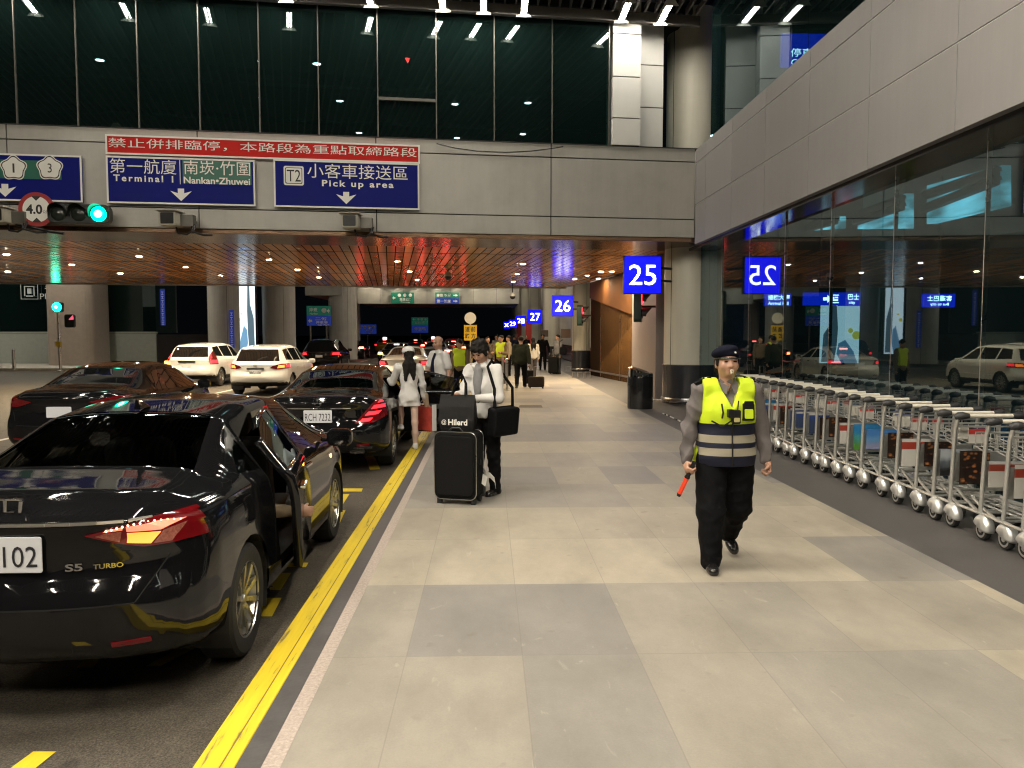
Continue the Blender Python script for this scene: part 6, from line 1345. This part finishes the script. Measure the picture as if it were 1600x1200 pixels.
# man with the suitcase
MS = Vector((-.03, 8.55, 0))
c = person('young man in white hooded top looking down at a tote bag on his suitcase', MS, R(140), 1.70,
           dict(girth=.92, head=(.55, .12), lean=.08, aR=((.10, .30, -1), (-.42, .85, .10)), aL=((-.20, .10, -1), (.45, .85, .0)), palmR=(-.3, 0, -1), palmL=(.3, 0, -1), curl=.5, R=(.03, .03, 0, 0), L=(-.03, .05, .02, 0)),
           dict(top=C_WHITE, topname='hooded_top', bottom=C_BLACK, shoes=C_SHOE, hair='mop', hood=True, infl=.014, wrinkle=.017), .0075)
t = c['root']; nb, pel, arms = c['nb'], c['pel'], c['arms']
a, e, wr, d2 = arms['L']; g = MB(); g.tube([Vector(wr - d2 * .02 + np.array(v)) for v in [(.036 * math.cos(q), 0, .036 * math.sin(q)) for q in np.linspace(0, 6.28, 14)[:-1]]], .010, 6, closed=True); g.build('watch', M_BLACK, t, smooth=True)
field_mesh('undershirt', [('e', nb + c['fw'] * .094 - c['up'] * .17, np.array([.058, .046, .19]), .02, None), ('e', nb + c['fw'] * .052 - c['up'] * .03, np.array([.050, .036, .05]), .03, None)], .0075, C_GREYL, t, .004, 3)
sb = thing('shoulder_bag', 'black soft shoulder bag hanging at the hip of the suitcase man', 'bag', MS, R(140))
g = MB(); Mb = TR(-.25, .00, .80) @ RY(R(-6)) @ RZ(R(90)); g.prism(rrect(-.21, .21, -.15, .15, .035), -.055, .055, M=Mb); g.build('bag_body', C_BLACK, sb, bevel=.03)
g = MB(); g.prism(rrect(-.20, .20, .0, .155, .03), -.066, -.05, M=Mb); g.build('flap', C_BLACK, sb, bevel=.008)
sh = Vector(arms['L'][0]); g = MB(); g.tube([Vector((-.25, .15, .93)), Vector((-.24, .14, 1.15)), sh + Vector((.06, .06, .03)), sh + Vector((.06, 0, .085)), sh + Vector((.05, -.07, .04)), Vector((-.24, -.16, 1.15)), Vector((-.25, -.15, .93))], .016, 6); g.build('strap', C_BLACK, sb, smooth=True)
# suitcase and tote
SC = Vector((-.30, 8.12, 0)); sc = thing('suitcase', 'black upright soft suitcase with silver piping beside the man', 'suitcase', SC, R(-17))
C_CASE = mat('black suitcase fabric', (.006, .006, .0065), .8, spec=.15, var=.2, vs=30, bump=.5, bs=420)
g = MB(); g.prism(rrect(-.225, .225, .05, .74, .07, 7), -.13, .13); g.build('case_body', C_CASE, sc, bevel=.03)
g = MB(); g.prism(rrect(-.20, .20, .09, .70, .06, 7), -.148, -.12); g.build('front_pocket', C_CASE, sc, bevel=.012)
for y in (-.118, .118):
    g = MB(); g.tube([(x, y, z) for x, z in rrect(-.222, .222, .053, .737, .07, 7)], .005, 6, closed=True); g.build('piping', M_STEEL, sc, smooth=True)
g = MB(); g.tube([(.228, y, .40 + .05 * math.sin(q)) for y, q in ((-.02, 0), (.0, 1.5), (.03, 3), (.05, 4))], .008, 6); g.tube([(-.07, -.10, .745), (-.04, -.10, .775), (.04, -.10, .775), (.07, -.10, .745)], .011, 6); g.build('carry_handle', M_BLACK, sc, smooth=True)
g = MB(); g.tube([(-.10, .10, .72), (-.10, .10, 1.04)], .009, 8); g.tube([(.10, .10, .72), (.10, .10, 1.04)], .009, 8); g.build('telescopic_handle', M_STEEL, sc, smooth=True)
g = MB(); g.tube([(-.115, .10, 1.045), (.115, .10, 1.045)], .016, 8); g.build('handle_grip', M_BLACK, sc, smooth=True)
for x in (-.18, .18):
    g = MB(); g.lathe([(.0, -.02), (.045, -.02), (.05, -.01), (.05, .01), (.045, .02), (0, .02)], 18, M=TR(x, .11, .05) @ RY(R(90)), cap=False); g.build('wheel', M_TRIM, sc, smooth=True)
    g = MB(); g.box(x - .025, x + .025, -.10, -.05, 0, .06); g.build('foot', M_TRIM, sc, bevel=.006)
g = MB(); g.box(.20, .235, .10, .17, .05, .30); g.build('wheel_guard', M_TRIM, sc, bevel=.012)
g = MB(); pts = [(.24, .06, .33), (.27, .03, .30), (.33, .0, .29), (.38, -.02, .25), (.39, -.02, .19)]
for a_, b_ in zip(pts[:-1], pts[1:]): g.add([(a_[0], a_[1], a_[2] + .03), (a_[0], a_[1] + .02, a_[2] - .03), (b_[0], b_[1] + .02, b_[2] - .03), (b_[0], b_[1], b_[2] + .03)], [(0, 1, 2, 3)])
g.add([(.24, .05, .30), (.29, .05, .27), (.27, .03, .17), (.23, .03, .2)], [(0, 1, 2, 3)])
o = g.build('luggage_tag', mat('white paper tag', (.75, .74, .70), .6), sc); o.modifiers.new('s', 'SOLIDIFY').thickness = .002
TB = SC + Vector((-.01, .0, .745)); tb = thing('tote_bag', 'black tote bag with white lettering standing on the suitcase', 'bag', TB, R(-14))
g = MB(); vs = []
for z, w_, d_ in ((0, .165, .06), (.10, .185, .07), (.24, .185, .05), (.36, .175, .022)): vs += [(-w_, -d_, z), (w_, -d_, z), (w_, d_, z), (-w_, d_, z)]
fs = [(0, 3, 2, 1)]
for k in range(3):
    for j in range(4): fs.append((k * 4 + j, k * 4 + (j + 1) % 4, k * 4 + 4 + (j + 1) % 4, k * 4 + 4 + j))
g.add(vs, fs); o = g.build('bag_body', mat('black paper bag', (.009, .009, .010), .5, spec=.2, var=.2, vs=12, bump=.5, bs=14), tb); o.modifiers.new('s', 'SOLIDIFY').thickness = .004
for y in (-.03, .03):
    g = MB(); g.tube([(-.06, y, .35), (-.035, y * .6 + .04, .47), (.03, .08, .56), (.075, y * .6 + .04, .47), (.085, y, .35)], .010, 6); g.build('handle', C_BLACK, tb, smooth=True)
g = MB(); g.text('Hilerd', .02, .085, .20, .062, -.079, .003, bold=.03, M=RX(R(-1))); g.text('@', -.125, .085, .05, .055, -.079, .003); g.build('lettering', M_SW, tb)

# woman in white getting into the saloon
WW = at_z(639, 703, 0); WW.x += .02
c = person('woman in white cap and long white top stepping into the black saloon', (WW.x - .02, WW.y + .12, 0), R(12), 1.54,
           dict(girth=.86, lean=.10, head=(.1, .15), R=(-.03, .02, .02, 0), L=(1.25, .06, 1.45, .2), aR=((.20, .10, -1), (.12, .35, -.9)), aL=((-.30, .50, -.85), (-.1, 1, .1)), curl=.8),
           dict(top=C_WHITE, topname='long_top', bottom=None, shoes=C_WSHOE, hair='long', dress=.42, infl=.016, wrinkle=.014, skin=mat('fair skin', (.62, .44, .36), .5, var=.05)), .0085)
t = c['root']; hp, HR, u = c['hp'], c['HR'], c['u']
field_mesh('cap', [('e', hp(0, -.016, .068), np.array([.104, .118, .080]) * u, .02, HR), ('e', hp(0, .11, .048), np.array([.066, .06, .010]) * u, .02, HR)], .008, C_WHITE, t)
wr = c['arms']['R'][2] + c['arms']['R'][3] * .09; RB = RZ(R(12)) @ Vector(wr) + Vector((WW.x - .02, WW.y + .12, 0)); rb = thing('shopping_bag', 'red shopping bag with white edge carried by the woman in white', 'bag', (RB.x + .04, RB.y - .02, RB.z - .40), R(-40))
g = MB(); g.box(-.15, .15, -.045, .045, 0, .36, 0); g.box(.151, .156, -.045, .045, 0, .40, 1); g.build('bag_body', [mat('red paper bag', (.40, .05, .035), .5, var=.35, vs=9), C_WSHOE], rb)
g = MB(); g.tube([(-.06, 0, .35), (-.03, 0, .42), (.03, 0, .42), (.06, 0, .35)], .006, 6); g.build('handle', C_BEIGE, rb, smooth=True)
field_mesh('scarf', [('c', c['arms']['R'][2] + np.array([.02, 0, .05]), c['arms']['R'][2] + np.array([.05, .02, -.14]), .05, .035, .02)], .0085, C_BEIGE, t, .006)
# driver in white shirt and tie
c = person('balding man in white short sleeved shirt and dark tie behind the open car door', (-.86, 14.3, 0), R(128), 1.71,
           dict(head=(.14, .22), lean=.04, girth=1.1, aR=((.15, .25, -1), (.0, .7, -.6)), aL=((-.22, -.12, -1), (-.10, .25, -1))), dict(top=C_WHITE, bottom=C_BLACK, shoes=C_SHOE, hair='bald', sleeve='short', infl=.022), .009)
t = c['root']; nb, pel, up, fw = c['nb'], c['pel'], c['up'], c['fw']; g = MB(); P = [nb + fw * .082 - up * .03, nb + fw * .135 - up * .14, nb + fw * .155 - up * .28, nb + fw * .150 - up * .44]; g.tube([tuple(q) for q in P], [.02, .024, .036, .042], 8); g.build('tie', C_NAVY, t, smooth=True)
# seated passenger reaching for the near car's door
person('passenger in beige sleeves inside the nearest sedan reaching for its door', (-2.28 + .40, 6.08 - .62, ROAD - .42), R(-15), 1.60, dict(seated=True, lean=-.1, R=(1.45, .1, 1.5, 0), L=(1.45, .1, 1.5, 0), aR=((.85, .15, -.75), (.75, .62, -.12)), aL=((-.1, .4, -1), (.1, 1, -.1)), curl=.9), dict(top=C_BEIGE, bottom=C_NAVY, shoes=C_SHOE, hair='short', infl=.02), .009)
# people further along the pavement
def walker(label, px, Y, rotz, H, wear, pose=None, vox=.016, dy=0):
    c = person(label, ((px - 763) / 1250 * Y, Y, 0), rotz, H, pose or {}, wear, vox, group=None)
    if 'yellow vest' in label: q, uu = c['pel'], c['u']; field_mesh('safety_vest', [('e', q + c['up'] * .30 * uu, np.array([.155, .106, .15]) * uu + .036, .05, None), ('e', q + c['up'] * .14 * uu, np.array([.14, .098, .15]) * uu + .036, .05, None), ('c', c['nb'] + np.array([-.13, 0, -.05]), c['nb'] + np.array([.13, 0, -.05]), .085, .085, .04)], .012, C_HIVIS, c['root'], cut=lambda F, X, Y, Z, x0=q: np.maximum(np.maximum(F, np.abs(X) - .185), np.maximum(x0[2] + .02 - Z, np.minimum(.07 - np.abs(X - x0[0] + .0) - (1.2 - Z) * .15, Y) * 1.0 if False else x0[2] + .02 - Z)))
    return c
STEP = dict(R=(.28, .03, .06, 0), L=(-.26, .03, .25, .35)); bk = dict(bottom=C_BLACK, shoes=C_SHOE)
walker('man in bulky dark green coat walking away pulling a small trolley bag', 814, 25.6, R(-4), 1.70, dict(bk, top=C_DGREEN, topname='coat', infl=.05), dict(STEP, girth=1.15, head=(.2, 0), aR=((.2, -.25, -1), (.1, -.3, -1))), .014)
walker('long haired woman in cream jacket walking away in the middle distance', 833, 32, R(8), 1.62, dict(top=C_CREAM, topname='jacket', bottom=cloth('grey trousers', (.09, .08, .08)), shoes=C_SHOE, hair='long', infl=.035), dict(STEP))
walker('man in black suit and cap standing near the number 27 sign', 848, 38, R(170), 1.74, dict(bk, top=C_BLACK), dict(aR=((.4, 0, -1), (.3, .4, -1)), aL=((-.35, 0, -1), (-.2, .3, -1))))
walker('man in grey jacket waiting beside a black upright suitcase', 872, 34.5, R(120), 1.72, dict(top=C_GREYL, topname='jacket', bottom=cloth('dark grey trousers', (.04, .04, .045)), shoes=C_SHOE))
walker('officer in khaki shirt and yellow vest behind the suitcase man', 783, 27.5, R(150), 1.70, dict(bk, top=C_BROWN), dict(aL=((-.2, .2, -1), (.3, 1, .1)), aR=((.2, .2, -1), (-.3, 1, .1))))
walker('woman in brown top standing in the crowd left of the dark green coat', 762, 30, R(200), 1.64, dict(bk, top=cloth('brown cloth', (.10, .075, .055)), hair='long'))
walker('person in beige jacket turned sideways in the crowd near the steel post', 795, 33, R(100), 1.68, dict(bk, top=C_BEIGE))
walker('officer in yellow vest and cap standing behind the white shirted man', 719, 21, R(160), 1.60, dict(bk, top=C_BROWN), dict(head=(.3, 0)))
walker('person in dark coat far along the pavement left of the sign row', 804, 44, R(20), 1.70, dict(bk, top=C_NAVY, topname='coat', infl=.04))
walker('person in black jacket walking far away below the number 28 sign', 822, 50, R(180), 1.68, dict(bk, top=C_BLACK), dict(STEP), .02)
walker('person in pale jacket by the kerb far down the pavement', 776, 40, R(160), 1.70, dict(bk, top=C_GREYL), None, .02)
walker('person in dark red jacket near the yellow board', 744, 38, R(30), 1.66, dict(bk, top=cloth('dark red cloth', (.12, .02, .02))), None, .02)
# ---------------------------------------------------------------- luggage trolleys
M_TSTEEL = mat('trolley steel', (.66, .66, .63), .33, .8, var=.08, vs=30); M_FEND = mat('polished wheel cover', (.76, .76, .74), .38, .75, var=.05, vs=15); M_HBAR = mat('cream handle bar', (.70, .67, .58), .4); M_GRIP = mat('dark rubber grip', (.03, .03, .032), .5)
def advert(name, cols, kind):
    m = mat(name, cols[0], .3, coat=.4); nt, N, L, b = nodes(m); tc = N.new('ShaderNodeTexCoord'); sp = N.new('ShaderNodeSeparateXYZ'); L.new(tc.outputs['Generated'], sp.inputs[0])
    r = N.new('ShaderNodeValToRGB'); e = r.color_ramp.elements
    if kind == 'bands':
        r.color_ramp.interpolation = 'CONSTANT'; L.new(sp.outputs[2], r.inputs[0]); e[0].position = 0; e[0].color = (*cols[0], 1); e[1].position = .62; e[1].color = (*cols[1], 1); x = e.new(.88); x.color = (*cols[2], 1)
        out = r.outputs[0]
    elif kind == 'food':
        ck = N.new('ShaderNodeTexVoronoi'); ck.inputs['Scale'].default_value = 5.0; mp = N.new('ShaderNodeMapping'); mp.inputs['Scale'].default_value = (.9, .1, 1.4); L.new(tc.outputs['Generated'], mp.inputs[0]); L.new(mp.outputs[0], ck.inputs['Vector']); ck.inputs['Randomness'].default_value = .85
        L.new(ck.outputs['Distance'], r.inputs[0]); e[0].position = .22; e[0].color = (*cols[0], 1); e[1].position = .42; e[1].color = (*cols[1], 1); x = e.new(.1); x.color = (*cols[2], 1); out = r.outputs[0]
    else:
        nz = N.new('ShaderNodeTexNoise'); nz.inputs['Scale'].default_value = 3; ad = N.new('ShaderNodeMath'); ad.operation = 'MULTIPLY_ADD'; ad.inputs[1].default_value = .5; L.new(tc.outputs['Generated'], nz.inputs[0]); L.new(nz.outputs[0], ad.inputs[0]); L.new(sp.outputs[2], ad.inputs[2])
        L.new(ad.outputs[0], r.inputs[0]); e[0].position = .45; e[0].color = (*cols[0], 1); e[1].position = 1.05; e[1].color = (*cols[1], 1); x = e.new(.72); x.color = (*cols[2], 1); out = r.outputs[0]
    L.new(out, b.inputs['Base Color']); return m
ADS = [(advert('blue sky advert', ((.25, .28, .45), (.06, .20, .50), (.12, .30, .55)), 'sky'), 'blue sky'), (advert('red and white advert', ((.62, .60, .56), (.36, .05, .03), (.60, .58, .55)), 'bands'), 'red and white'), (advert('red and white advert wide', ((.60, .58, .54), (.30, .06, .035), (.55, .55, .55)), 'bands'), 'white and brick red'),
       (advert('dark food advert', ((.34, .13, .04), (.018, .010, .008), (.42, .20, .08)), 'food'), 'dark food'), (advert('black and white advert', ((.02, .02, .022), (.42, .46, .50), (.1, .12, .14)), 'sky'), 'black and silver'), (advert('green and blue advert', ((.10, .28, .05), (.03, .22, .50), (.06, .30, .30)), 'sky'), 'green and blue'), (advert('deep blue advert', ((.04, .06, .13), (.03, .06, .20), (.45, .45, .45)), 'bands'), 'deep blue')]
CARDS = [advert('red card', ((.58, .56, .52), (.50, .05, .04), (.50, .05, .04)), 'bands'), advert('white card', ((.6, .58, .52), (.6, .58, .52), (.1, .12, .3)), 'bands'), advert('blue card', ((.55, .52, .45), (.03, .04, .16), (.55, .52, .45)), 'bands')]
WT = .56
def make_trolley():
    t = thing('luggage_trolley', 'x', 'luggage trolley')
    g = MB()
    for x in (0, WT): g = MB(); g.tube([(x, .03, .22), (x, .015, .45), (x, .0, .70), (x, -.015, .88), (x, -.055, .99)], .0175, 10); g.build('upright', M_TSTEEL, t, smooth=True)
    g = MB()
    for x in (0, WT):
        cx = WT / 2 + (x - WT / 2) * .45; g.tube([(x, -.06, .21), (x, .05, .215), (x, .35, .22), (cx, .80, .24), (cx, .92, .30)], .014, 8)
    g.tube([(0, .05, .215), (WT, .05, .215)], .012, 8); g.tube([(.04, .40, .225), (WT - .04, .40, .225)], .012, 8); g.tube([(WT * .28, .92, .30), (WT * .72, .92, .30)], .014, 8)
    for q in (.35, .5, .65): g.tube([(WT * q, .05, .225), (WT * q, .86, .245)], .007, 6)
    g.build('base_frame', M_TSTEEL, t, smooth=True)
    g = MB(); g.tube([(.03, -.065, 1.0), (WT - .03, -.065, 1.0)], .019, 12); g.build('handle_bar', M_HBAR, t, smooth=True)
    for x, s in ((0, 1), (WT, -1)):
        g = MB(); g.tube([(x - s * .025, -.04, .985), (x, -.055, .998), (x + s * .03, -.068, 1.002), (x + s * .085, -.068, 1.0)], [.022, .035, .036, .023], 10); g.build('grip', M_GRIP, t, smooth=True)
    for x in (0, WT):
        g = MB(); g.lathe([(.0, -.026), (.058, -.026), (.082, -.022), (.088, 0), (.082, .022), (.058, .026), (0, .026)], 24, M=TR(x, -.02, .088) @ RY(R(90)), cap=False); w = g.build('wheel', M_TYRE, t, smooth=True)
        g = MB(); vs = []; n = 14; m = 10
        for i in range(m + 1):
            ph = math.pi * i / m
            for k in range(n + 1): a = R(-16 + 172 * k / n); vs.append((x - .050 * math.cos(ph), -.022 - .104 * math.sin(ph) ** .4 * math.cos(a), .108 + .108 * math.sin(ph) ** .4 * math.sin(a)))
        g.add(vs, [(i * (n + 1) + k, i * (n + 1) + k + 1, (i + 1) * (n + 1) + k + 1, (i + 1) * (n + 1) + k) for i in range(m) for k in range(n)]); o = g.build('wheel_cover', M_FEND, w, smooth=True); o.modifiers.new('s', 'SOLIDIFY').thickness = .003
        g = MB(); g.lathe([(0, .030), (.022, .030), (.026, .024)], 14, M=TR(x, -.02, .088) @ RY(R(-90)), cap=False); g.lathe([(.048, .0262), (.062, .0280), (.066, .0262)], 20, M=TR(x, -.02, .088) @ RY(R(-90)), cap=False); g.build('hub', M_TSTEEL, w, smooth=True)
    g = MB(); g.lathe([(.0, -.02), (.05, -.02), (.06, -.01), (.06, .01), (.05, .02), (0, .02)], 18, M=TR(WT / 2, .80, .06) @ RY(R(90)), cap=False); g.box(WT / 2 - .03, WT / 2 - .024, .77, .83, .05, .24); g.box(WT / 2 + .024, WT / 2 + .03, .77, .83, .05, .24); g.build('front_caster', M_TYRE, t)
    g = MB(); g.add([(.03, .045, .40), (WT - .03, .045, .40), (WT - .03, .01, .66), (.03, .01, .66)], [(0, 1, 2, 3)]); g.add([(.03, .052, .40), (WT - .03, .052, .40), (WT - .03, .017, .66), (.03, .017, .66)], [(3, 2, 1, 0)])
    g.build('backing_plate', M_TSTEEL, t)
    g = MB()
    for z, y in ((.74, .0), (.90, -.02)): g.tube([(0, y, z), (WT, y, z)], .008, 6)
    g.tube([(.0, .0, .74), (.03, .18, .76), (WT - .03, .18, .76), (WT, .0, .74)], .007, 6); g.tube([(.03, .18, .76), (.03, .19, .88), (WT - .03, .19, .88), (WT - .03, .18, .76)], .007, 6)
    for q in range(1, 7): g.tube([(WT * q / 7, .0, .74), (WT * q / 7, .18, .76), (WT * q / 7, .19, .88)], .004, 5)
    g.build('basket', M_TSTEEL, t, smooth=True)
    return t
def card(name, x0, x1, z0, z1, y, m, parent): g = MB(); g.box(x0, x1, y - .004, y, z0, z1); return g.build(name, m, parent)
T0 = make_trolley(); order = [0, 1, 2, 3, 4, 3, 1, 3, 0, 5, 1, 3, 3, 6, 6, 6, 3, 1, 6, 5, 0, 1, 3, 6]
ordn = ['first', 'second', 'third', 'fourth', 'fifth', 'sixth', 'seventh', 'eighth', 'ninth', 'tenth', 'eleventh', 'twelfth', 'thirteenth', 'fourteenth', 'fifteenth', 'sixteenth', 'seventeenth', 'eighteenth', 'nineteenth', 'twentieth', 'twenty-first', 'twenty-second', 'twenty-third', 'twenty-fourth']
cards = {}
for k in range(24):
    y = 5.86 + .342 * k + (.14 if k >= 8 else 0) + RNG.normal() * .022; x = 4.13 + RNG.normal() * .012 + .004 * k; am, an = ADS[order[k]]
    lab = 'luggage trolley with %s advert, %s from the near end of the row' % (an, ordn[k])
    if k == 0: o = T0; o.location = (x, y, 0); o['label'] = lab; o['group'] = 'luggage trolleys nested along the glass'
    else: o = None
    if o is None:
        o = T0.copy(); COL.objects.link(o); o.location = (x, y, 0); o['label'] = lab
        for ch in base_parts:
            c_ = ch.copy(); COL.objects.link(c_); c_.parent = o
            for gc in list(ch.children): d_ = gc.copy(); COL.objects.link(d_); d_.parent = c_
    else: base_parts = list(T0.children)
    w_ = .30 if order[k] in (0, 5) else .24
    card('advert_panel', .06 - (.0 if k % 2 else .02), .09 + w_, .38 + .03 * (k % 3), .66 + .02 * (k % 2), .004, am, o)
    if k % 3 != 2: card('advert_card', .12, .28, .75, .88, -.014, CARDS[k % 3], o)
    if k % 2 == 0: card('advert_card', .33, .44, .76, .87, -.014, CARDS[(k // 2) % 3], o)
    o.rotation_euler = (0, 0, RNG.normal() * .022)

# ---------------------------------------------------------------- small things of the pavement
LB_ = Vector((3.52, 18.4, 0)); t = thing('litter_bin', 'black round litter bin with slanted chrome top beside the thick column', 'bin', LB_, R(-20))
g = MB(); g.lathe([(.285, 0), (.29, .03), (.29, .72), (.285, .74)], 36); g.build('body', mat('black lacquer', (.012, .012, .013), .18, coat=.5), t, smooth=True)
g = MB(); vs = []; n = 36
for k in range(n): a = 2 * math.pi * k / n; vs.append((.29 * math.cos(a), .29 * math.sin(a), .74))
for k in range(n): a = 2 * math.pi * k / n; vs.append((.285 * math.cos(a), .285 * math.sin(a), .88 - .07 * math.cos(a)))
for k in range(n): a = 2 * math.pi * k / n; vs.append((.20 * math.cos(a), .20 * math.sin(a), .90 - .07 * math.cos(a)))
g.add(vs, [(k, (k + 1) % n, n + (k + 1) % n, n + k) for k in range(n)] + [(n + k, n + (k + 1) % n, 2 * n + (k + 1) % n, 2 * n + k) for k in range(n)]); g.add([vs[2 * n + k] for k in range(n)], [tuple(range(n))], 1); g.build('lid', [M_CHROME, M_BLACK], t, smooth=True)
g = MB(); g.prism(rrect(-.16, .16, .78, .84, .02), -.30, -.25, M=RZ(R(10))); g.build('opening', M_BLACK, t)
g = MB(); 
for k in range(7): a = R(178 + k * 8); g.box(.291 * math.cos(a) - .002, .291 * math.cos(a) + .002, .291 * math.sin(a) - .018, .291 * math.sin(a) + .018, .02, .72)
g.build('steel_strip', M_STEEL, t)
g = MB(); P = [at_z(1012, 638, .02), at_z(1036, 646, .02), at_z(1050, 652, .02), at_z(1075, 664, .02), at_z(1090, 672, .02), at_z(1105, 680, .02)]
for a, b in zip(P[1:-1], P[2:]):
    for k in range(5): q = a.lerp(b, k / 5); q2 = a.lerp(b, (k + .6) / 5); g.tube([q, q2], .014, 6, k % 2)
tag(g.build('barrier_chain', [M_WHITEP, M_BLACK]), 'thin black and white chain lying on the dark floor by the column', 'chain')
g = MB(); P = [Vector((5.05 + .95 * math.cos(a), 19.95 + 1.1 * math.sin(a), .10 + .02 * math.sin(9 * a))) for a in np.linspace(R(185), R(290), 14)]
tag(g.tube(P, .016, 6).build('floor_rail', M_STEEL, smooth=True), 'low steel rail curving round the base of the thick column', 'rail')
def steel_post(px, Y, h, lab, r=.045):
    t = thing('steel_post', lab, 'post', ((px - 763) / 1250 * Y, Y, 0)); g = MB(); g.tube([(0, 0, .02), (0, 0, h - .02)], r, 14); g.lathe([(r * 1.02, h - .03), (r * .7, h), (0, h + .01)], 14, cap=False); g.build('pole', M_STEEL, t, smooth=True)
    g = MB(); g.lathe([(r * 2.4, 0), (r * 2.4, .015), (r, .03)], 18); g.build('base', M_STEEL, t, smooth=True)
steel_post(792, 24.5, .98, 'polished steel post by the kerb beside the walking crowd'); steel_post(786, 27, .98, 'second steel post by the kerb just behind the polished one')
steel_post(35, 39, 1.0, 'lone steel bollard near the left edge on the far pavement', .07)
g = MB(); g.tube([((786 - 763) / 1250 * 27, 27, .9), ((789 - 763) / 1250 * 25.8, 25.8, .82), ((792 - 763) / 1250 * 24.5, 24.5, .9)], .018, 6); tag(g.build('barrier_tape', mat('red tape', (.4, .03, .04), .6), smooth=True), 'red barrier tape between the two steel posts', 'tape')
def small_case(px, Y, w, h, lab, m, lie=False):
    t = thing('trolley_bag', lab, 'luggage', ((px - 763) / 1250 * Y, Y, 0), R(random.uniform(-30, 30)))
    g = MB(); g.prism(rrect(-w / 2, w / 2, .05, h, .05), -.13, .13); g.build('case_body', m, t, bevel=.03)
    g = MB(); g.tube([(-.08, .08, h), (-.08, .1, h + .32), (.08, .1, h + .32), (.08, .08, h)], .012, 6); g.build('pull_handle', M_STEEL, t, smooth=True)
    for x in (-w / 2 + .05, w / 2 - .05): g = MB(); g.lathe([(0, -.02), (.045, -.02), (.045, .02), (0, .02)], 12, M=TR(x, .08, .045) @ RY(R(90)), cap=False); g.build('wheel', M_TRIM, t)
small_case(838, 25.2, .50, .38, 'small dark trolley bag pulled by the man in dark green', cloth('brown black luggage', (.03, .022, .018)))
small_case(865, 34.3, .42, .74, 'black upright suitcase beside the man in the grey jacket', C_CASE); small_case(826, 27.0, .36, .50, 'small black case rolling behind the dark green coat', C_CASE)
t = thing('shoulder_bag', 'small black bag on the back of the man in the grey jacket', 'bag', ((880 - 763) / 1250 * 34.2, 34.2, 1.0)); g = MB(); g.prism(rrect(-.15, .15, -.16, .16, .05), -.08, .08); g.build('bag_body', C_BLACK, t, bevel=.03); g = MB(); g.tube([(-.12, 0, .12), (-.15, 0, .4), (.0, .0, .48)], .015, 6); g.build('strap', C_BLACK, t, smooth=True)
# steel seats far along the wall
for px, Y, lab in ((905, 31.5, 'low steel bench frame at the foot of the wooden wall'), (893, 37, 'second low steel rail frame farther along the wall')):
    t = thing('rail_frame', lab, 'rail', ((px - 763) / 1250 * Y, Y, 0)); g = MB()
    for k in range(3): g.tube([(k * .25 - .25, 0, 0), (k * .25 - .25, 0, .22), (k * .25 - .05, 0, .22), (k * .25 - .05, 0, 0)], .02, 6)
    g.build('frame', M_STEEL, t, smooth=True)
# floor vent in the pavement
g = MB(); P = [at_z(x, y, .003) for x, y in ((810, 637), (848, 637), (846, 633), (812, 633))]; g.add(P, [(0, 1, 2, 3)]); structure(g, 'floor_drain', mat('drain grate', (.10, .085, .065), .6))
# wall plates on columns
for px, py, Y, lab in ((851, 521, 49.3, 'small brown plate on the first column of the far row'), (884, 521, 36.4, 'small brown plate on the column by the number 26 sign')):
    p = at_y(px, py, Y); g = MB(); g.prism(rrect(-.22, .22, -.2, .2, .03), -.03, .03); tag(g.build('wall_plate', mat('brown plate', (.14, .09, .07), .5), loc=p), lab, 'plate')
